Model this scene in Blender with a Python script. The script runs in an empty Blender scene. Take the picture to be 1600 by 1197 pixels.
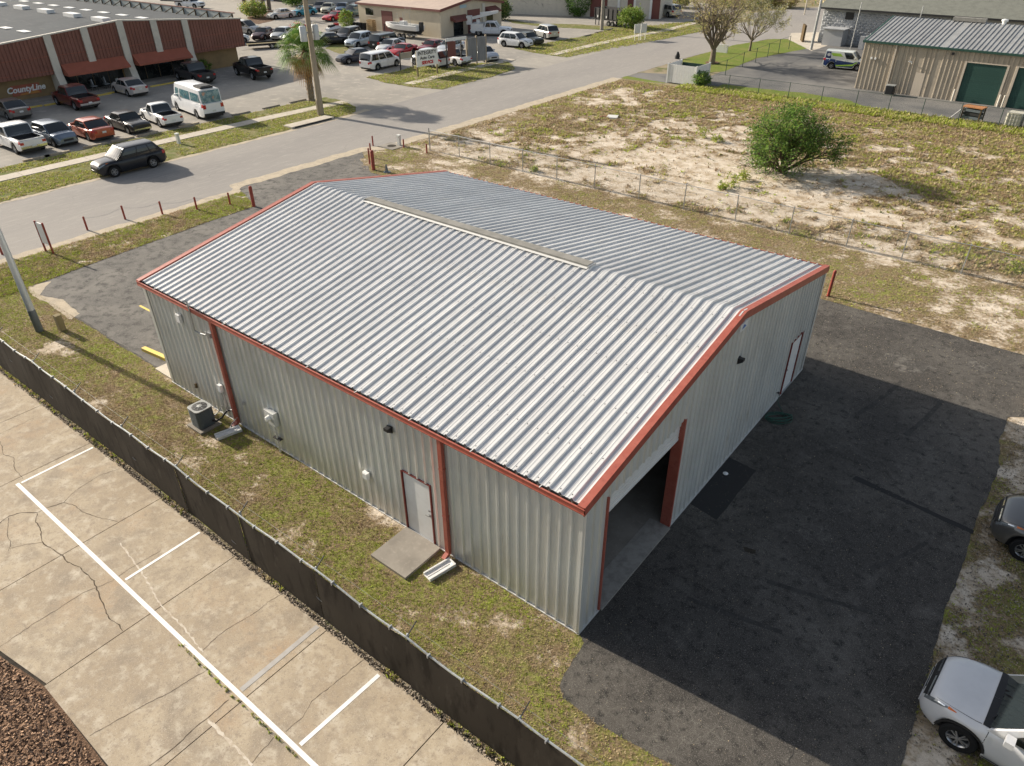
import bpy, bmesh, math, random
import numpy as np
from mathutils import Vector, Matrix
random.seed(7); rng = np.random.default_rng(11)
PI = math.pi; R = math.radians
scene = bpy.context.scene
C = scene.collection

# ---------------- camera ----------------
cam = bpy.data.objects.new('camera', bpy.data.cameras.new('camera')); C.objects.link(cam)
yaw, pitch, roll = 2.242602, 0.581952, -0.00676
cp, sp = math.cos(pitch), math.sin(pitch)
fw = Vector((math.cos(yaw)*cp, math.sin(yaw)*cp, -sp)); rt = Vector((math.sin(yaw), -math.cos(yaw), 0)); up = rt.cross(fw)
r2 = rt*math.cos(roll) + up*math.sin(roll); u2 = up*math.cos(roll) - rt*math.sin(roll)
cam.matrix_world = Matrix(((r2.x, u2.x, -fw.x, 5.8194), (r2.y, u2.y, -fw.y, -9.8403), (r2.z, u2.z, -fw.z, 14.7831), (0, 0, 0, 1)))
cam.data.sensor_width = 36; cam.data.lens = 1124.296/1600*36
cam.data.clip_start = 0.1; cam.data.clip_end = 3000
scene.camera = cam

# ---------------- daylight ----------------
EL, AZ = R(23), R(5.2)          # low sun behind the left side: light travels towards +x
SUN_DIR = Vector((-math.cos(AZ)*math.cos(EL), -math.sin(AZ)*math.cos(EL), math.sin(EL)))
world = bpy.data.worlds.new('World'); scene.world = world; world.use_nodes = True
nt = world.node_tree; nt.nodes.clear()
sky = nt.nodes.new('ShaderNodeTexSky'); sky.sky_type = 'NISHITA'; sky.sun_disc = False
sky.sun_elevation = EL; sky.sun_rotation = math.atan2(SUN_DIR.x, SUN_DIR.y)
sky.air_density = 1.0; sky.dust_density = 2.2; sky.ozone_density = 1.0
bg = nt.nodes.new('ShaderNodeBackground'); bg.inputs['Strength'].default_value = 0.092
wo = nt.nodes.new('ShaderNodeOutputWorld')
hs_ = nt.nodes.new('ShaderNodeHueSaturation'); hs_.inputs['Saturation'].default_value = .60   # thin high haze pales the blue
nt.links.new(sky.outputs[0], hs_.inputs['Color']); nt.links.new(hs_.outputs[0], bg.inputs[0]); nt.links.new(bg.outputs[0], wo.inputs[0])
sl = bpy.data.lights.new('sun', 'SUN'); sl.energy = 5.0; sl.angle = R(0.6); sl.color = (1.0, 0.90, 0.765)
so = bpy.data.objects.new('sun', sl); C.objects.link(so); so.rotation_euler = SUN_DIR.to_track_quat('Z', 'Y').to_euler()
so.location = (-60, -4, 40)
scene.view_settings.view_transform = 'Standard'; scene.view_settings.look = 'None'
scene.view_settings.exposure = 0.82; scene.view_settings.gamma = 1; scene.view_settings.use_curve_mapping = False
scene.render.engine = 'CYCLES'
scene.cycles.max_bounces = 6

# ---------------- materials ----------------
def mat(name, col, rough=.7, metal=0., layers=(), bump=None, spec=.4, coat=0., rand=0.):
    """layers: (scale, colour, lo, hi, detail[, stretch]) noise masks laid one over the other"""
    m = bpy.data.materials.new(name); m.use_nodes = True; t = m.node_tree; N = t.nodes; K = t.links
    b = N['Principled BSDF']
    b.inputs['Roughness'].default_value = rough; b.inputs['Metallic'].default_value = metal
    b.inputs['Specular IOR Level'].default_value = spec if rough < .85 else min(spec, .12); b.inputs['Coat Weight'].default_value = coat
    b.inputs['Coat Roughness'].default_value = 0.05
    co = (*col, 1); last = None
    if layers or bump or rand:
        tc = N.new('ShaderNodeTexCoord')
    for i, L in enumerate(layers):
        sc, c2, lo, hi, det = L[:5]
        src = tc.outputs['Object']
        if len(L) > 5:
            mp = N.new('ShaderNodeMapping'); mp.inputs['Scale'].default_value = L[5]; K.new(src, mp.inputs[0]); src = mp.outputs[0]
        n = N.new('ShaderNodeTexNoise'); n.inputs['Scale'].default_value = sc; n.inputs['Detail'].default_value = det
        n.inputs['Roughness'].default_value = .62
        K.new(src, n.inputs['Vector'])
        mr = N.new('ShaderNodeMapRange'); mr.inputs[1].default_value = lo; mr.inputs[2].default_value = hi; K.new(n.outputs[0], mr.inputs[0])
        mx = N.new('ShaderNodeMix'); mx.data_type = 'RGBA'; K.new(mr.outputs[0], mx.inputs[0])
        if last is None: mx.inputs[6].default_value = co
        else: K.new(last, mx.inputs[6])
        mx.inputs[7].default_value = (*c2, 1); last = mx.outputs[2]
    if rand:
        oi = N.new('ShaderNodeObjectInfo'); hv = N.new('ShaderNodeHueSaturation')
        mr = N.new('ShaderNodeMapRange'); mr.inputs[3].default_value = 1-rand; mr.inputs[4].default_value = 1+rand; K.new(oi.outputs['Random'], mr.inputs[0])
        K.new(mr.outputs[0], hv.inputs['Value'])
        if last is None: hv.inputs['Color'].default_value = co
        else: K.new(last, hv.inputs['Color'])
        last = hv.outputs[0]
    if last is None: b.inputs['Base Color'].default_value = co
    else: K.new(last, b.inputs['Base Color'])
    if bump:
        n = N.new('ShaderNodeTexNoise'); n.inputs['Scale'].default_value = bump[0]; n.inputs['Detail'].default_value = 6
        K.new(tc.outputs['Object'], n.inputs['Vector'])
        bp = N.new('ShaderNodeBump'); bp.inputs['Strength'].default_value = bump[1]; bp.inputs['Distance'].default_value = bump[2]
        K.new(n.outputs[0], bp.inputs['Height']); K.new(bp.outputs[0], b.inputs['Normal'])
    return m
def crackle(m, scale, width, col, amt=.8, mask=None):
    """a Voronoi crack net mixed over the base colour"""
    t = m.node_tree; N = t.nodes; K = t.links; b = N['Principled BSDF']
    tc = N.new('ShaderNodeTexCoord'); nz = N.new('ShaderNodeTexNoise'); nz.inputs['Scale'].default_value = scale*1.5; nz.inputs['Detail'].default_value = 4
    K.new(tc.outputs['Object'], nz.inputs['Vector'])
    ad = N.new('ShaderNodeMix'); ad.data_type = 'RGBA'; ad.blend_type = 'LINEAR_LIGHT'; ad.inputs[0].default_value = .25/scale
    K.new(tc.outputs['Object'], ad.inputs[6]); K.new(nz.outputs['Color'], ad.inputs[7])
    v = N.new('ShaderNodeTexVoronoi'); v.feature = 'DISTANCE_TO_EDGE'; v.inputs['Scale'].default_value = scale; K.new(ad.outputs[2], v.inputs['Vector'])
    mr = N.new('ShaderNodeMapRange'); mr.inputs[1].default_value = 0; mr.inputs[2].default_value = width*scale; mr.inputs[3].default_value = amt; mr.inputs[4].default_value = 0
    K.new(v.outputs[0], mr.inputs[0]); fac = mr.outputs[0]
    if mask:
        n = N.new('ShaderNodeTexNoise'); n.inputs['Scale'].default_value = mask[0]; n.inputs['Detail'].default_value = 3; K.new(tc.outputs['Object'], n.inputs['Vector'])
        m2 = N.new('ShaderNodeMapRange'); m2.inputs[1].default_value = mask[1]; m2.inputs[2].default_value = mask[2]; K.new(n.outputs[0], m2.inputs[0])
        mu = N.new('ShaderNodeMath'); mu.operation = 'MULTIPLY'; K.new(fac, mu.inputs[0]); K.new(m2.outputs[0], mu.inputs[1]); fac = mu.outputs[0]
    mx = N.new('ShaderNodeMix'); mx.data_type = 'RGBA'; K.new(fac, mx.inputs[0]); mx.inputs[7].default_value = (*col, 1)
    lk = b.inputs['Base Color'].links
    if lk: K.new(lk[0].from_socket, mx.inputs[6])
    else: mx.inputs[6].default_value = b.inputs['Base Color'].default_value
    K.new(mx.outputs[2], b.inputs['Base Color']); return m

# ---------------- mesh helpers ----------------
class MB:
    def __init__(s): s.v = []; s.f = []; s.m = []; s.cur = 0
    def add(s, vs, fs):
        k = len(s.v); s.v += [tuple(p) for p in vs]; s.f += [tuple(i+k for i in f) for f in fs]; s.m += [s.cur]*len(fs); return s
    def box(s, x0, x1, y0, y1, z0, z1, xf=None):
        vs = [(x, y, z) for z in (z0, z1) for y in (y0, y1) for x in (x0, x1)]
        if xf is not None: vs = [tuple(xf @ Vector(p)) for p in vs]
        return s.add(vs, [(0,2,3,1),(4,5,7,6),(0,1,5,4),(2,6,7,3),(0,4,6,2),(1,3,7,5)])
    def bar(s, a, b, w, h=None, up=(0,0,1)):
        a = Vector(a); b = Vector(b); d = (b-a).normalized(); h = h or w; u = Vector(up)
        if abs(d.dot(u)) > .98: u = Vector((1,0,0))
        x = d.cross(u).normalized()*w/2; y = x.cross(d).normalized()*h/2
        vs = [p+q for p in (a, b) for q in (-x-y, x-y, x+y, -x+y)]
        return s.add(vs, [(3,2,1,0),(4,5,6,7),(0,1,5,4),(1,2,6,5),(2,3,7,6),(3,0,4,7)])
    def tube(s, pts, rad, n=8, caps=True):
        pts = [Vector(p) for p in pts]; rr = rad if isinstance(rad, (list, tuple)) else [rad]*len(pts); k = len(s.v); fs = []; vs = []; u = None
        for i, p in enumerate(pts):
            d = (pts[min(i+1, len(pts)-1)] - pts[max(i-1, 0)]).normalized()
            if u is None: u = Vector((0,0,1)) if abs(d.z) < .9 else Vector((1,0,0))
            x = d.cross(u).normalized(); u = x.cross(d).normalized()
            vs += [p + (x*math.cos(2*PI*j/n) + u*math.sin(2*PI*j/n))*rr[i] for j in range(n)]
        for i in range(len(pts)-1):
            for j in range(n): fs.append((i*n+j, i*n+(j+1) % n, (i+1)*n+(j+1) % n, (i+1)*n+j))
        if caps: fs.append(tuple(reversed(range(n)))); fs.append(tuple(range((len(pts)-1)*n, len(pts)*n)))
        return s.add(vs, fs)
    def lathe(s, prof, n=16, o=(0,0,0), axis='z'):
        vs = []; fs = []
        for r_, z in prof:
            for j in range(n):
                a = 2*PI*j/n; x, y = r_*math.cos(a), r_*math.sin(a)
                p = (x, y, z) if axis == 'z' else (x, z, y)
                vs.append((p[0]+o[0], p[1]+o[1], p[2]+o[2]))
        for i in range(len(prof)-1):
            for j in range(n):
                q = (i*n+j, i*n+(j+1) % n, (i+1)*n+(j+1) % n, (i+1)*n+j); fs.append(q if axis == 'z' else q[::-1])
        return s.add(vs, fs)
    def prism(s, poly, z0, z1):
        n = len(poly); vs = [(x, y, z0) for x, y in poly]+[(x, y, z1) for x, y in poly]
        return s.add(vs, [tuple(reversed(range(n))), tuple(range(n, 2*n))]+[(i, (i+1) % n, n+(i+1) % n, n+i) for i in range(n)])
    def mesh(s, name, mats, smooth=False, ang=None):
        me = bpy.data.meshes.new(name); me.from_pydata(s.v, [], s.f)
        for m_ in (mats if isinstance(mats, (list, tuple)) else [mats]): me.materials.append(m_)
        if any(s.m): me.polygons.foreach_set('material_index', s.m)
        if smooth or ang:
            me.polygons.foreach_set('use_smooth', [True]*len(s.f))
            if ang: me.set_sharp_from_angle(angle=R(ang))
        me.update(); return me
    def build(s, name, mats, parent=None, **k): return put(name, s.mesh(name, mats, **k), parent)
def put(name, me, parent=None, loc=None, rz=0):
    o = bpy.data.objects.new(name, me); C.objects.link(o)
    if parent: o.parent = parent
    if loc: o.location = loc
    if rz: o.rotation_euler.z = rz
    return o
def thing(name, label, cat, loc=(0,0,0), rz=0, group=None):
    o = bpy.data.objects.new(name, None); C.objects.link(o); o.location = (*loc, 0)[:3]; o.rotation_euler.z = rz; o.empty_display_size = .2
    return tag(o, label, cat, group)
def tag(o, label, cat, group=None):
    o['label'] = label; o['category'] = cat
    if group: o['group'] = group
    return o
def struct(o): o['kind'] = 'structure'; return o
def stuff(o): o['kind'] = 'stuff'; return o
def copy_tree(o, parent=None):
    c = o.copy(); C.objects.link(c)
    if parent: c.parent = parent
    for ch in list(o.children): copy_tree(ch, c)
    return c
def bm_faces(name, verts, faces, mats, midx=None, parent=None):
    """numpy triangles or quads to one object"""
    me = bpy.data.meshes.new(name); verts = np.asarray(verts, np.float32); faces = np.asarray(faces, np.int32); n, k = faces.shape
    me.vertices.add(len(verts)); me.vertices.foreach_set('co', verts.ravel())
    me.loops.add(n*k); me.loops.foreach_set('vertex_index', faces.ravel())
    me.polygons.add(n); me.polygons.foreach_set('loop_start', np.arange(0, n*k, k, dtype=np.int32)); me.polygons.foreach_set('loop_total', np.full(n, k, np.int32))
    for m_ in (mats if isinstance(mats, (list, tuple)) else [mats]): me.materials.append(m_)
    if midx is not None: me.polygons.foreach_set('material_index', np.asarray(midx, np.int32))
    me.update(); me.validate(); return put(name, me, parent)
def edge_noise(pts, step, amp, seed):
    r_ = random.Random(seed); out = []; n = len(pts); ph = [r_.uniform(0, 6.28) for _ in range(6)]; d = 0
    for i in range(n):
        a = Vector(pts[i]); b = Vector(pts[(i+1) % n]); L = (b-a).length
        if L < 1e-6: continue
        k = max(1, min(400, int(L/step))); nn = Vector((-(b-a).y, (b-a).x))/L
        for j in range(k):
            q = a + (b-a)*(j/k); d += L/k
            o = amp*(.5*math.sin(d*1.7+ph[0])+.35*math.sin(d*4.3+ph[1])+.25*math.sin(d*9.1+ph[2])) + r_.uniform(-.3, .3)*amp
            out.append(q + nn*(o if j else 0))
    return out
def sheet(name, pts, z, m, amp=0., step=.35, seed=1, parent=None, hide=False):
    """flat sheet of paving or soil at height z, with a worn edge"""
    pts = [Vector(p) for p in pts]
    if amp: pts = edge_noise(pts, step, amp, seed)
    bm = bmesh.new(); vs = [bm.verts.new((p.x, p.y, z)) for p in pts]
    es = [bm.edges.new((vs[i], vs[(i+1) % len(vs)])) for i in range(len(vs))]
    bmesh.ops.triangle_fill(bm, edges=es, use_beauty=True, normal=(0, 0, 1))
    bmesh.ops.recalc_face_normals(bm, faces=bm.faces)
    if bm.faces and sum(f.normal.z*f.calc_area() for f in bm.faces) < 0: bmesh.ops.reverse_faces(bm, faces=bm.faces)
    me = bpy.data.meshes.new(name); bm.to_mesh(me); bm.free(); me.materials.append(m)
    return put(name, me, parent)
def ribbon(mb, pts, w, z, taper=True, wob=0.):
    """narrow flat strip following a line (cracks, joints, paint)"""
    P = [Vector(p) for p in pts]; L = []; Q = []
    if wob:
        q2 = []
        for a, b in zip(P, P[1:]):
            n = max(1, int((b-a).length/.09))
            for j in range(n): q2.append(a+(b-a)*(j/n)+Vector((random.uniform(-wob, wob), random.uniform(-wob, wob))))
        q2.append(P[-1]); P = q2
    for i, p in enumerate(P):
        d = (P[min(i+1, len(P)-1)]-P[max(i-1, 0)]).normalized(); n = Vector((-d.y, d.x)); ww = w*(random.uniform(.35, 1.2) if wob else 1)
        Q += [(*(p+n*ww/2), z), (*(p-n*ww/2), z)]
    mb.add(Q, [(2*i, 2*i+1, 2*i+3, 2*i+2) for i in range(len(P)-1)])

# numpy value noise, shared by the soil colour and by where the grass grows
_T = rng.random((256, 256))
def vnoise(x, y):
    xi = np.floor(x).astype(int); yi = np.floor(y).astype(int); fx = x-xi; fy = y-yi
    fx = fx*fx*(3-2*fx); fy = fy*fy*(3-2*fy)
    g = lambda a, b: _T[a & 255, b & 255]
    return (g(xi, yi)*(1-fx)+g(xi+1, yi)*fx)*(1-fy)+(g(xi, yi+1)*(1-fx)+g(xi+1, yi+1)*fx)*fy
def fbm(x, y, o=4):
    s = 0; a = .5; t = 0
    for i in range(o): s = s+a*vnoise(x*2**i+17.3*i, y*2**i+5.1*i); t += a; a *= .55
    return s/t
def sstep(a, b, x): t = np.clip((x-a)/(b-a), 0, 1); return t*t*(3-2*t)
def veg_cover(x, y):
    """0 bare sand .. 1 full grass"""
    n = fbm(x*.35+3, y*.35, 5); n2 = fbm(x*1.3+40, y*1.3+9, 4)
    strip = .76+1.0*(n2-.5)*1.5+.9*(fbm(x*.9, y*.9+70)-.5)
    band = .52+.9*(n-.5)*1.2+1.0*(n2-.5)
    # open field: sandy towards the middle left, weedier to the right and far side
    sand = np.exp(-(((x+16)/14)**2+((y-35.5)/7)**2))*.52 + np.exp(-(((x+2)/5)**2+((y-31)/4)**2))*.25
    field = .52+1.3*(n-.5)+1.1*(n2-.5)-sand+.35*np.exp(-(((x+29)/5)**2+((y-38)/6)**2))
    field = field + .13*sstep(-8, 6, x)
    c = np.where(y < 15, strip, np.where(y < 28.4, band, field))
    c = c + .5*sstep(55.5, 58.5, y)
    c = c - .42*np.exp(-((x-7.35)/.55)**2)*(y < 18.3) - .30*np.exp(-((y+.12)/.22)**2)*((x > -18.3) & (x < 0))
    return np.clip(c, 0, 1)

# =============== the ground ===============
M = {}
M['far_soil'] = mat('far_soil', (.20,.17,.10), 1, 0, [(.05,(.30,.25,.17),.45,.6,5),(.6,(.12,.13,.05),.5,.65,5)])
M['pave'] = mat('worn_pavement', (.33,.305,.265), .95, 0, [(.12,(.25,.235,.21),.42,.62,5),(1.1,(.40,.365,.31),.52,.72,6),(22,(.20,.19,.17),.55,.8,3)], (60,.3,.01))
M['road'] = mat('street_asphalt', (.30,.28,.255), .93, 0, [(.15,(.25,.235,.22),.4,.65,5,(1,.25,1)),(2.2,(.34,.32,.285),.5,.75,6,(2,.35,1)),(40,(.18,.17,.16),.52,.78,3)], (70,.35,.01))
crackle(M['road'], .28, .012, (.14,.13,.12), .55, (.3,.42,.62))
crackle(M['pave'], .22, .012, (.15,.14,.13), .5, (.2,.45,.62))
M['asphalt'] = mat('dark_asphalt', (.074,.068,.061), .9, 0, [(.22,(.125,.115,.101),.44,.60,6),(1.1,(.150,.140,.124),.54,.74,8),(4,(.042,.040,.037),.50,.66,6),(19,(.115,.108,.096),.56,.70,4),(55,(.26,.245,.22),.585,.68,2),(95,(.014,.013,.012),.55,.64,1)], (90,.6,.014))
crackle(M['asphalt'], 3.6, .008, (.20,.19,.165), .6, (.45,.50,.66))
crackle(M['asphalt'], .33, .016, (.15,.14,.12), .45, (.8,.45,.62))
M['asphalt_far'] = mat('grey_asphalt', (.12,.12,.118), .9, 0, [(.2,(.19,.183,.17),.42,.62,5),(1.2,(.20,.19,.17),.55,.75,6,(.4,1.5,1))], (60,.3,.01))
M['fresh'] = mat('sealed_patch', (.040,.039,.038), .9, 0, [(2,(.04,.04,.04),.4,.7,4),(60,(.09,.085,.08),.64,.78,1)], (90,.4,.01))
M['sand'] = mat('road_edge_sand', (.46,.39,.29), 1, 0, [(2,(.36,.31,.24),.4,.65,5),(14,(.55,.49,.39),.5,.8,4)], (30,.5,.02))
M['conc'] = mat('stained_concrete', (.43,.36,.262), .88, 0, [(.35,(.345,.28,.20),.40,.60,6),(.9,(.27,.225,.170),.50,.66,8),(2.2,(.50,.44,.345),.50,.68,7),(.5,(.38,.285,.19),.56,.7,4),(5,(.31,.255,.19),.52,.66,7),(26,(.26,.215,.165),.56,.68,4),(70,(.52,.46,.37),.58,.68,2)], (70,.3,.008))
M['walk'] = mat('sidewalk_concrete', (.50,.45,.37), .9, 0, [(.8,(.42,.375,.31),.4,.65,5),(9,(.56,.51,.43),.5,.8,4)], (60,.3,.008))
M['slab'] = mat('grey_slab_concrete', (.30,.275,.235), .88, 0, [(1.2,(.22,.20,.17),.4,.66,6),(8,(.36,.33,.28),.55,.8,5)], (60,.35,.008))
M['paint'] = mat('white_line_paint', (.80,.79,.76), .75, 0, [(3,(.70,.68,.63),.45,.75,5),(30,(.55,.50,.42),.66,.8,4)])
M['paint_dim'] = mat('faded_line_paint', (.40,.385,.36), .8, 0, [(4,(.34,.315,.28),.4,.7,5)])
M['paint_yel'] = mat('yellow_paint', (.70,.52,.10), .75, 0, [(4,(.5,.42,.2),.5,.8,5)])
M['gap'] = mat('joint_dirt', (.035,.03,.025), 1, 0, [(5,(.07,.06,.045),.4,.7,4)])
M['mulch'] = mat('mulch_soil', (.16,.10,.065), 1, 0, [(5,(.09,.055,.035),.4,.65,5),(25,(.26,.17,.11),.5,.75,5)], (25,1,.05))
M['grass_turf'] = mat('mown_turf', (.15,.19,.035), 1, 0, [(.5,(.21,.20,.06),.45,.65,5),(4,(.10,.15,.03),.45,.7,5),(1.5,(.25,.21,.11),.6,.75,5)], (40,.6,.03))
M['verge'] = mat('dry_verge_turf', (.19,.175,.065), 1, 0, [(.35,(.13,.155,.04),.42,.6,5),(1.3,(.30,.255,.15),.5,.7,6),(9,(.10,.095,.04),.5,.7,5)], (30,.8,.04))

# soil whose colour follows the measured grass cover
def soil_material():
    m = bpy.data.materials.new('sandy_soil'); m.use_nodes = True; t = m.node_tree; N = t.nodes; K = t.links; b = N['Principled BSDF']
    b.inputs['Roughness'].default_value = 1; b.inputs['Specular IOR Level'].default_value = .15
    at = N.new('ShaderNodeAttribute'); at.attribute_name = 'cover'; tc = N.new('ShaderNodeTexCoord')
    def noise(s, d):
        n = N.new('ShaderNodeTexNoise'); n.inputs['Scale'].default_value = s; n.inputs['Detail'].default_value = d; n.inputs['Roughness'].default_value = .65; K.new(tc.outputs['Object'], n.inputs['Vector']); return n.outputs[0]
    def mrange(s, a, b_): r_ = N.new('ShaderNodeMapRange'); r_.inputs[1].default_value = a; r_.inputs[2].default_value = b_; K.new(s, r_.inputs[0]); return r_.outputs[0]
    def mix(f, a, b_):
        x = N.new('ShaderNodeMix'); x.data_type = 'RGBA'; K.new(f, x.inputs[0])
        for i, c in ((6, a), (7, b_)):
            if isinstance(c, tuple): x.inputs[i].default_value = (*c, 1)
            else: K.new(c, x.inputs[i])
        return x.outputs[2]
    ad = N.new('ShaderNodeMath'); ad.operation = 'MULTIPLY_ADD'; K.new(noise(5, 8), ad.inputs[0]); ad.inputs[1].default_value = 1.6; ad.inputs[2].default_value = -.80
    s2 = N.new('ShaderNodeMath'); s2.operation = 'ADD'; K.new(at.outputs['Fac'], s2.inputs[0]); K.new(ad.outputs[0], s2.inputs[1])
    sand = mix(mrange(noise(1.2, 6), .4, .65), (.64,.565,.46), (.40,.315,.215))
    thatch = mix(mrange(noise(11, 6), .38, .62), (.27,.20,.12), (.15,.115,.065))
    green = mix(mrange(noise(2.1, 6), .42, .60), thatch, (.22,.235,.06))
    c1 = mix(mrange(s2.outputs[0], .18, .52), sand, thatch)
    c2 = mix(mrange(s2.outputs[0], .48, .95), c1, green)
    K.new(c2, b.inputs['Base Color'])
    bp = N.new('ShaderNodeBump'); bp.inputs['Strength'].default_value = .7; bp.inputs['Distance'].default_value = .05; K.new(noise(14, 8), bp.inputs['Height']); K.new(bp.outputs[0], b.inputs['Normal'])
    return m
M['soil'] = soil_material()

g = MB().box(-900, 500, -300, 1500, -1.2, 0); struct(g.build('ground', M['far_soil']))
def soil_grid(name, x0, x1, y0, y1, step, z):
    nx = int((x1-x0)/step)+1; ny = int((y1-y0)/step)+1
    X, Y = np.meshgrid(np.linspace(x0, x1, nx), np.linspace(y0, y1, ny)); x = X.ravel(); y = Y.ravel()
    edge = np.minimum.reduce([sstep(0, 1, x-x0), sstep(0, 1, x1-x), sstep(0, 1, y-y0), sstep(0, 1, y1-y)])
    zz = z + .05*edge*np.clip(fbm(x*.5, y*.5+31)-.35, 0, 1)*(y > 22.6)
    I = np.arange(nx*ny).reshape(ny, nx)
    F = np.stack([I[:-1,:-1], I[:-1,1:], I[1:,1:], I[1:,:-1]], -1).reshape(-1, 4)
    o = bm_faces(name, np.stack([x, y, zz], 1), F, M['soil'])
    a = o.data.attributes.new('cover', 'FLOAT', 'POINT'); a.data.foreach_set('value', veg_cover(x, y).astype(np.float32))
    o.data.polygons.foreach_set('use_smooth', [True]*len(o.data.polygons))
    return struct(o)
soil_grid('sandy_field', -35.3, 46, -3.55, 60, .22, .004)

# ---- paved surfaces, each sheet 4 mm above the last ----
struct(sheet('far_pavement', [(-45.2,-60),(-45.2,36),(-45.2,100),(-50.04, 108.96),(-50,128),(-130,150),(-260,100),(-260,-60)], .006, M['pave'], .1, .8, 3))
struct(sheet('street', [(-35.2,-60),(-35.2,14.4),(-36.2,14.6),(-36.2,25.6),(-35.0,27.2),(-35.3,44),(-35.1,59),(-35.2,77),(-33.2,95),(-28,99),(-20,101.5),(40,103),(40,124),(-38.84, 138.98),(-42.95, 131.25),(-45.99, 124.49),(-46.47, 117.61),(-42,112),(-45.6,98),(-45.9,83),(-45.2,58),(-45.9,44),(-45.2,32),(-44.9,14),(-45.1,-60)], .012, M['road'], .10, .5, 4))
struct(sheet('sandy_road_shoulder', [(-35.9,-60),(-35.9,14.2),(-37.0,14.8),(-36.9,25.8),(-35.9,27.0),(-35.9,60),(-34.7,60),(-34.8,28),(-35.0,26.6),(-35.9,25.2),(-36.0,15),(-34.9,14.1),(-34.6,12),(-34.8,-60)], .016, M['sand'], .13, .35, 9))
struct(sheet('sandy_road_shoulder', [(-45.6,-60),(-45.5,30),(-45.9,34.5),(-45.2,34.6),(-44.9,30),(-45.0,-60)], .016, M['sand'], .13, .35, 19))
lot = [(-31.3,.15),(-31.66,3.57),(-32.24,10.46),(-32.3,13.4),(-34.4,14.25),(-36.2,14.7),(-36.25,25.4),(-33.3,23.4),(-31.8,22.2),(-20,21.85),(-8,21.8),(-1.63,21.73),(6.5,21.68),(30,21.6),(30,18.2),(9,18.25),(6.75, 16.58),(6.73, 14.83),(7.0, 13.39),(6.87, 10.73),(6.91, 9.15),(6.89, 6.86),(6.94, 5.18),(6.97, 3.48),(7.07, 2.22),(7.06, 1.39),(7.2,0.2),(7.25,-1.6),(5,-1.55),(3.35,-1.52),(1.89, -1.66),(0.94, -1.65),(0.72, -1.66),(0.47, -1.45),(0.38, -1.17),(0.32, -0.67),(0.27, -0.15),(0.03, 0.01),(-18.2,.02),(-18.3,.1),(-19.6,.1)]
struct(sheet('asphalt_yard', lot, .012, M['asphalt'], .05, .18, 5))
M['litasph'] = mat('sunlit_grey_asphalt', (.135,.128,.117), .92, 0, [(.5,(.185,.174,.155),.44,.62,7),(2.2,(.075,.072,.067),.48,.64,6),(9,(.19,.18,.16),.56,.72,6),(55,(.27,.255,.23),.585,.68,2)], (90,.6,.014)); crackle(M['litasph'], .5, .014, (.05,.047,.042), .45, (.8,.45,.62))  # paler asphalt: the sunlit look of the front lot put into the colour
struct(sheet('sunlit_front_asphalt', [(-31.25,.20),(-31.6,3.57),(-32.18,10.46),(-32.24,13.35),(-34.4,14.3),(-36.1,14.75),(-36.15,25.3),(-33.3,23.3),(-31.75,22.15),(-24,21.9),(-20.5,17),(-18.6,15.6),(-18.6,1.45),(-19.65,1.4),(-19.65,.18)], .0145, M['litasph'], .04, .2, 71))  # overlay sheet that paints the front lot lighter where the sun falls
# sand washed on to the paving along the grass edges
sb = M['sand']
struct(sheet('washed_sand', [(-31.38, 0.24),(-31.12, 1.15),(-29.97, 0.14),(-28.53, 0.59),(-26.68, 0.44),(-26.37, -0.06),(-28.47, -0.01),(-30.25, -0.08)], .016, sb, .06, .12, 3))
struct(sheet('sealed_asphalt_patch', [(.06,5.85),(.98,5.7),(1.02,8.5),(.08,8.6)], .0165, M['fresh'], .02, .2, 3))
struct(sheet('trench_patch', [(3.5,9.92),(4.6,9.84),(5.6,9.74),(6.9,9.60),(6.9,9.78),(5.6,9.93),(4.6,10.06),(3.55,10.16)], .0165, M['fresh'], .03, .2, 6))
struct(sheet('oil_stain', [(2.0, 5.16),(2.2, 5.23),(2.34, 5.28),(2.38, 5.13),(2.23, 5.05),(2.11, 5.04)], .017, M['gap'], .03, .08, 8))
M['scuff'] = mat('pale_scuffed_asphalt', (.082,.077,.070), .95, 0, [(1.5,(.15,.14,.125),.50,.62,8),(7,(.055,.052,.048),.48,.60,6),(14,(.24,.225,.195),.56,.70,6)], (60,.4,.01))
st_ = MB()
for k, (x, y, w, l, a) in enumerate(((2.6,13.6,.16,3.2,1.35),(4.2,13.3,.16,3.0,1.38),(1.6,2.6,.14,2.4,.2),(3.0,4.4,.14,2.6,.25),(5.0,6.5,.12,2.2,1.1))):
    ribbon(st_, [(x+t*l*math.cos(a)+.05*math.sin(4*t), y+t*l*math.sin(a)) for t in (0,.2,.4,.6,.8,1)], w, .0163, wob=.0)
M['tyremark'] = mat('tyre_mark', (.045,.043,.040), .9, 0, [(3,(.066,.063,.058),.40,.58,7),(20,(.10,.095,.085),.56,.7,4)])
stuff(st_.build('tyre_marks', M['tyremark']))
struct(sheet('scuffed_patch', [(2.2, 18.94),(3.04, 18.65),(4.11, 18.47),(3.72, 17.71),(2.99, 17.43),(2.41, 17.87)], .0166, M['scuff'], .12, .15, 2))
struct(sheet('scuffed_patch', [(5.01, 20.18),(6.04, 19.91),(5.61, 19.24),(4.89, 19.37)], .0166, M['scuff'], .12, .15, 12))
cr = MB()
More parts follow.
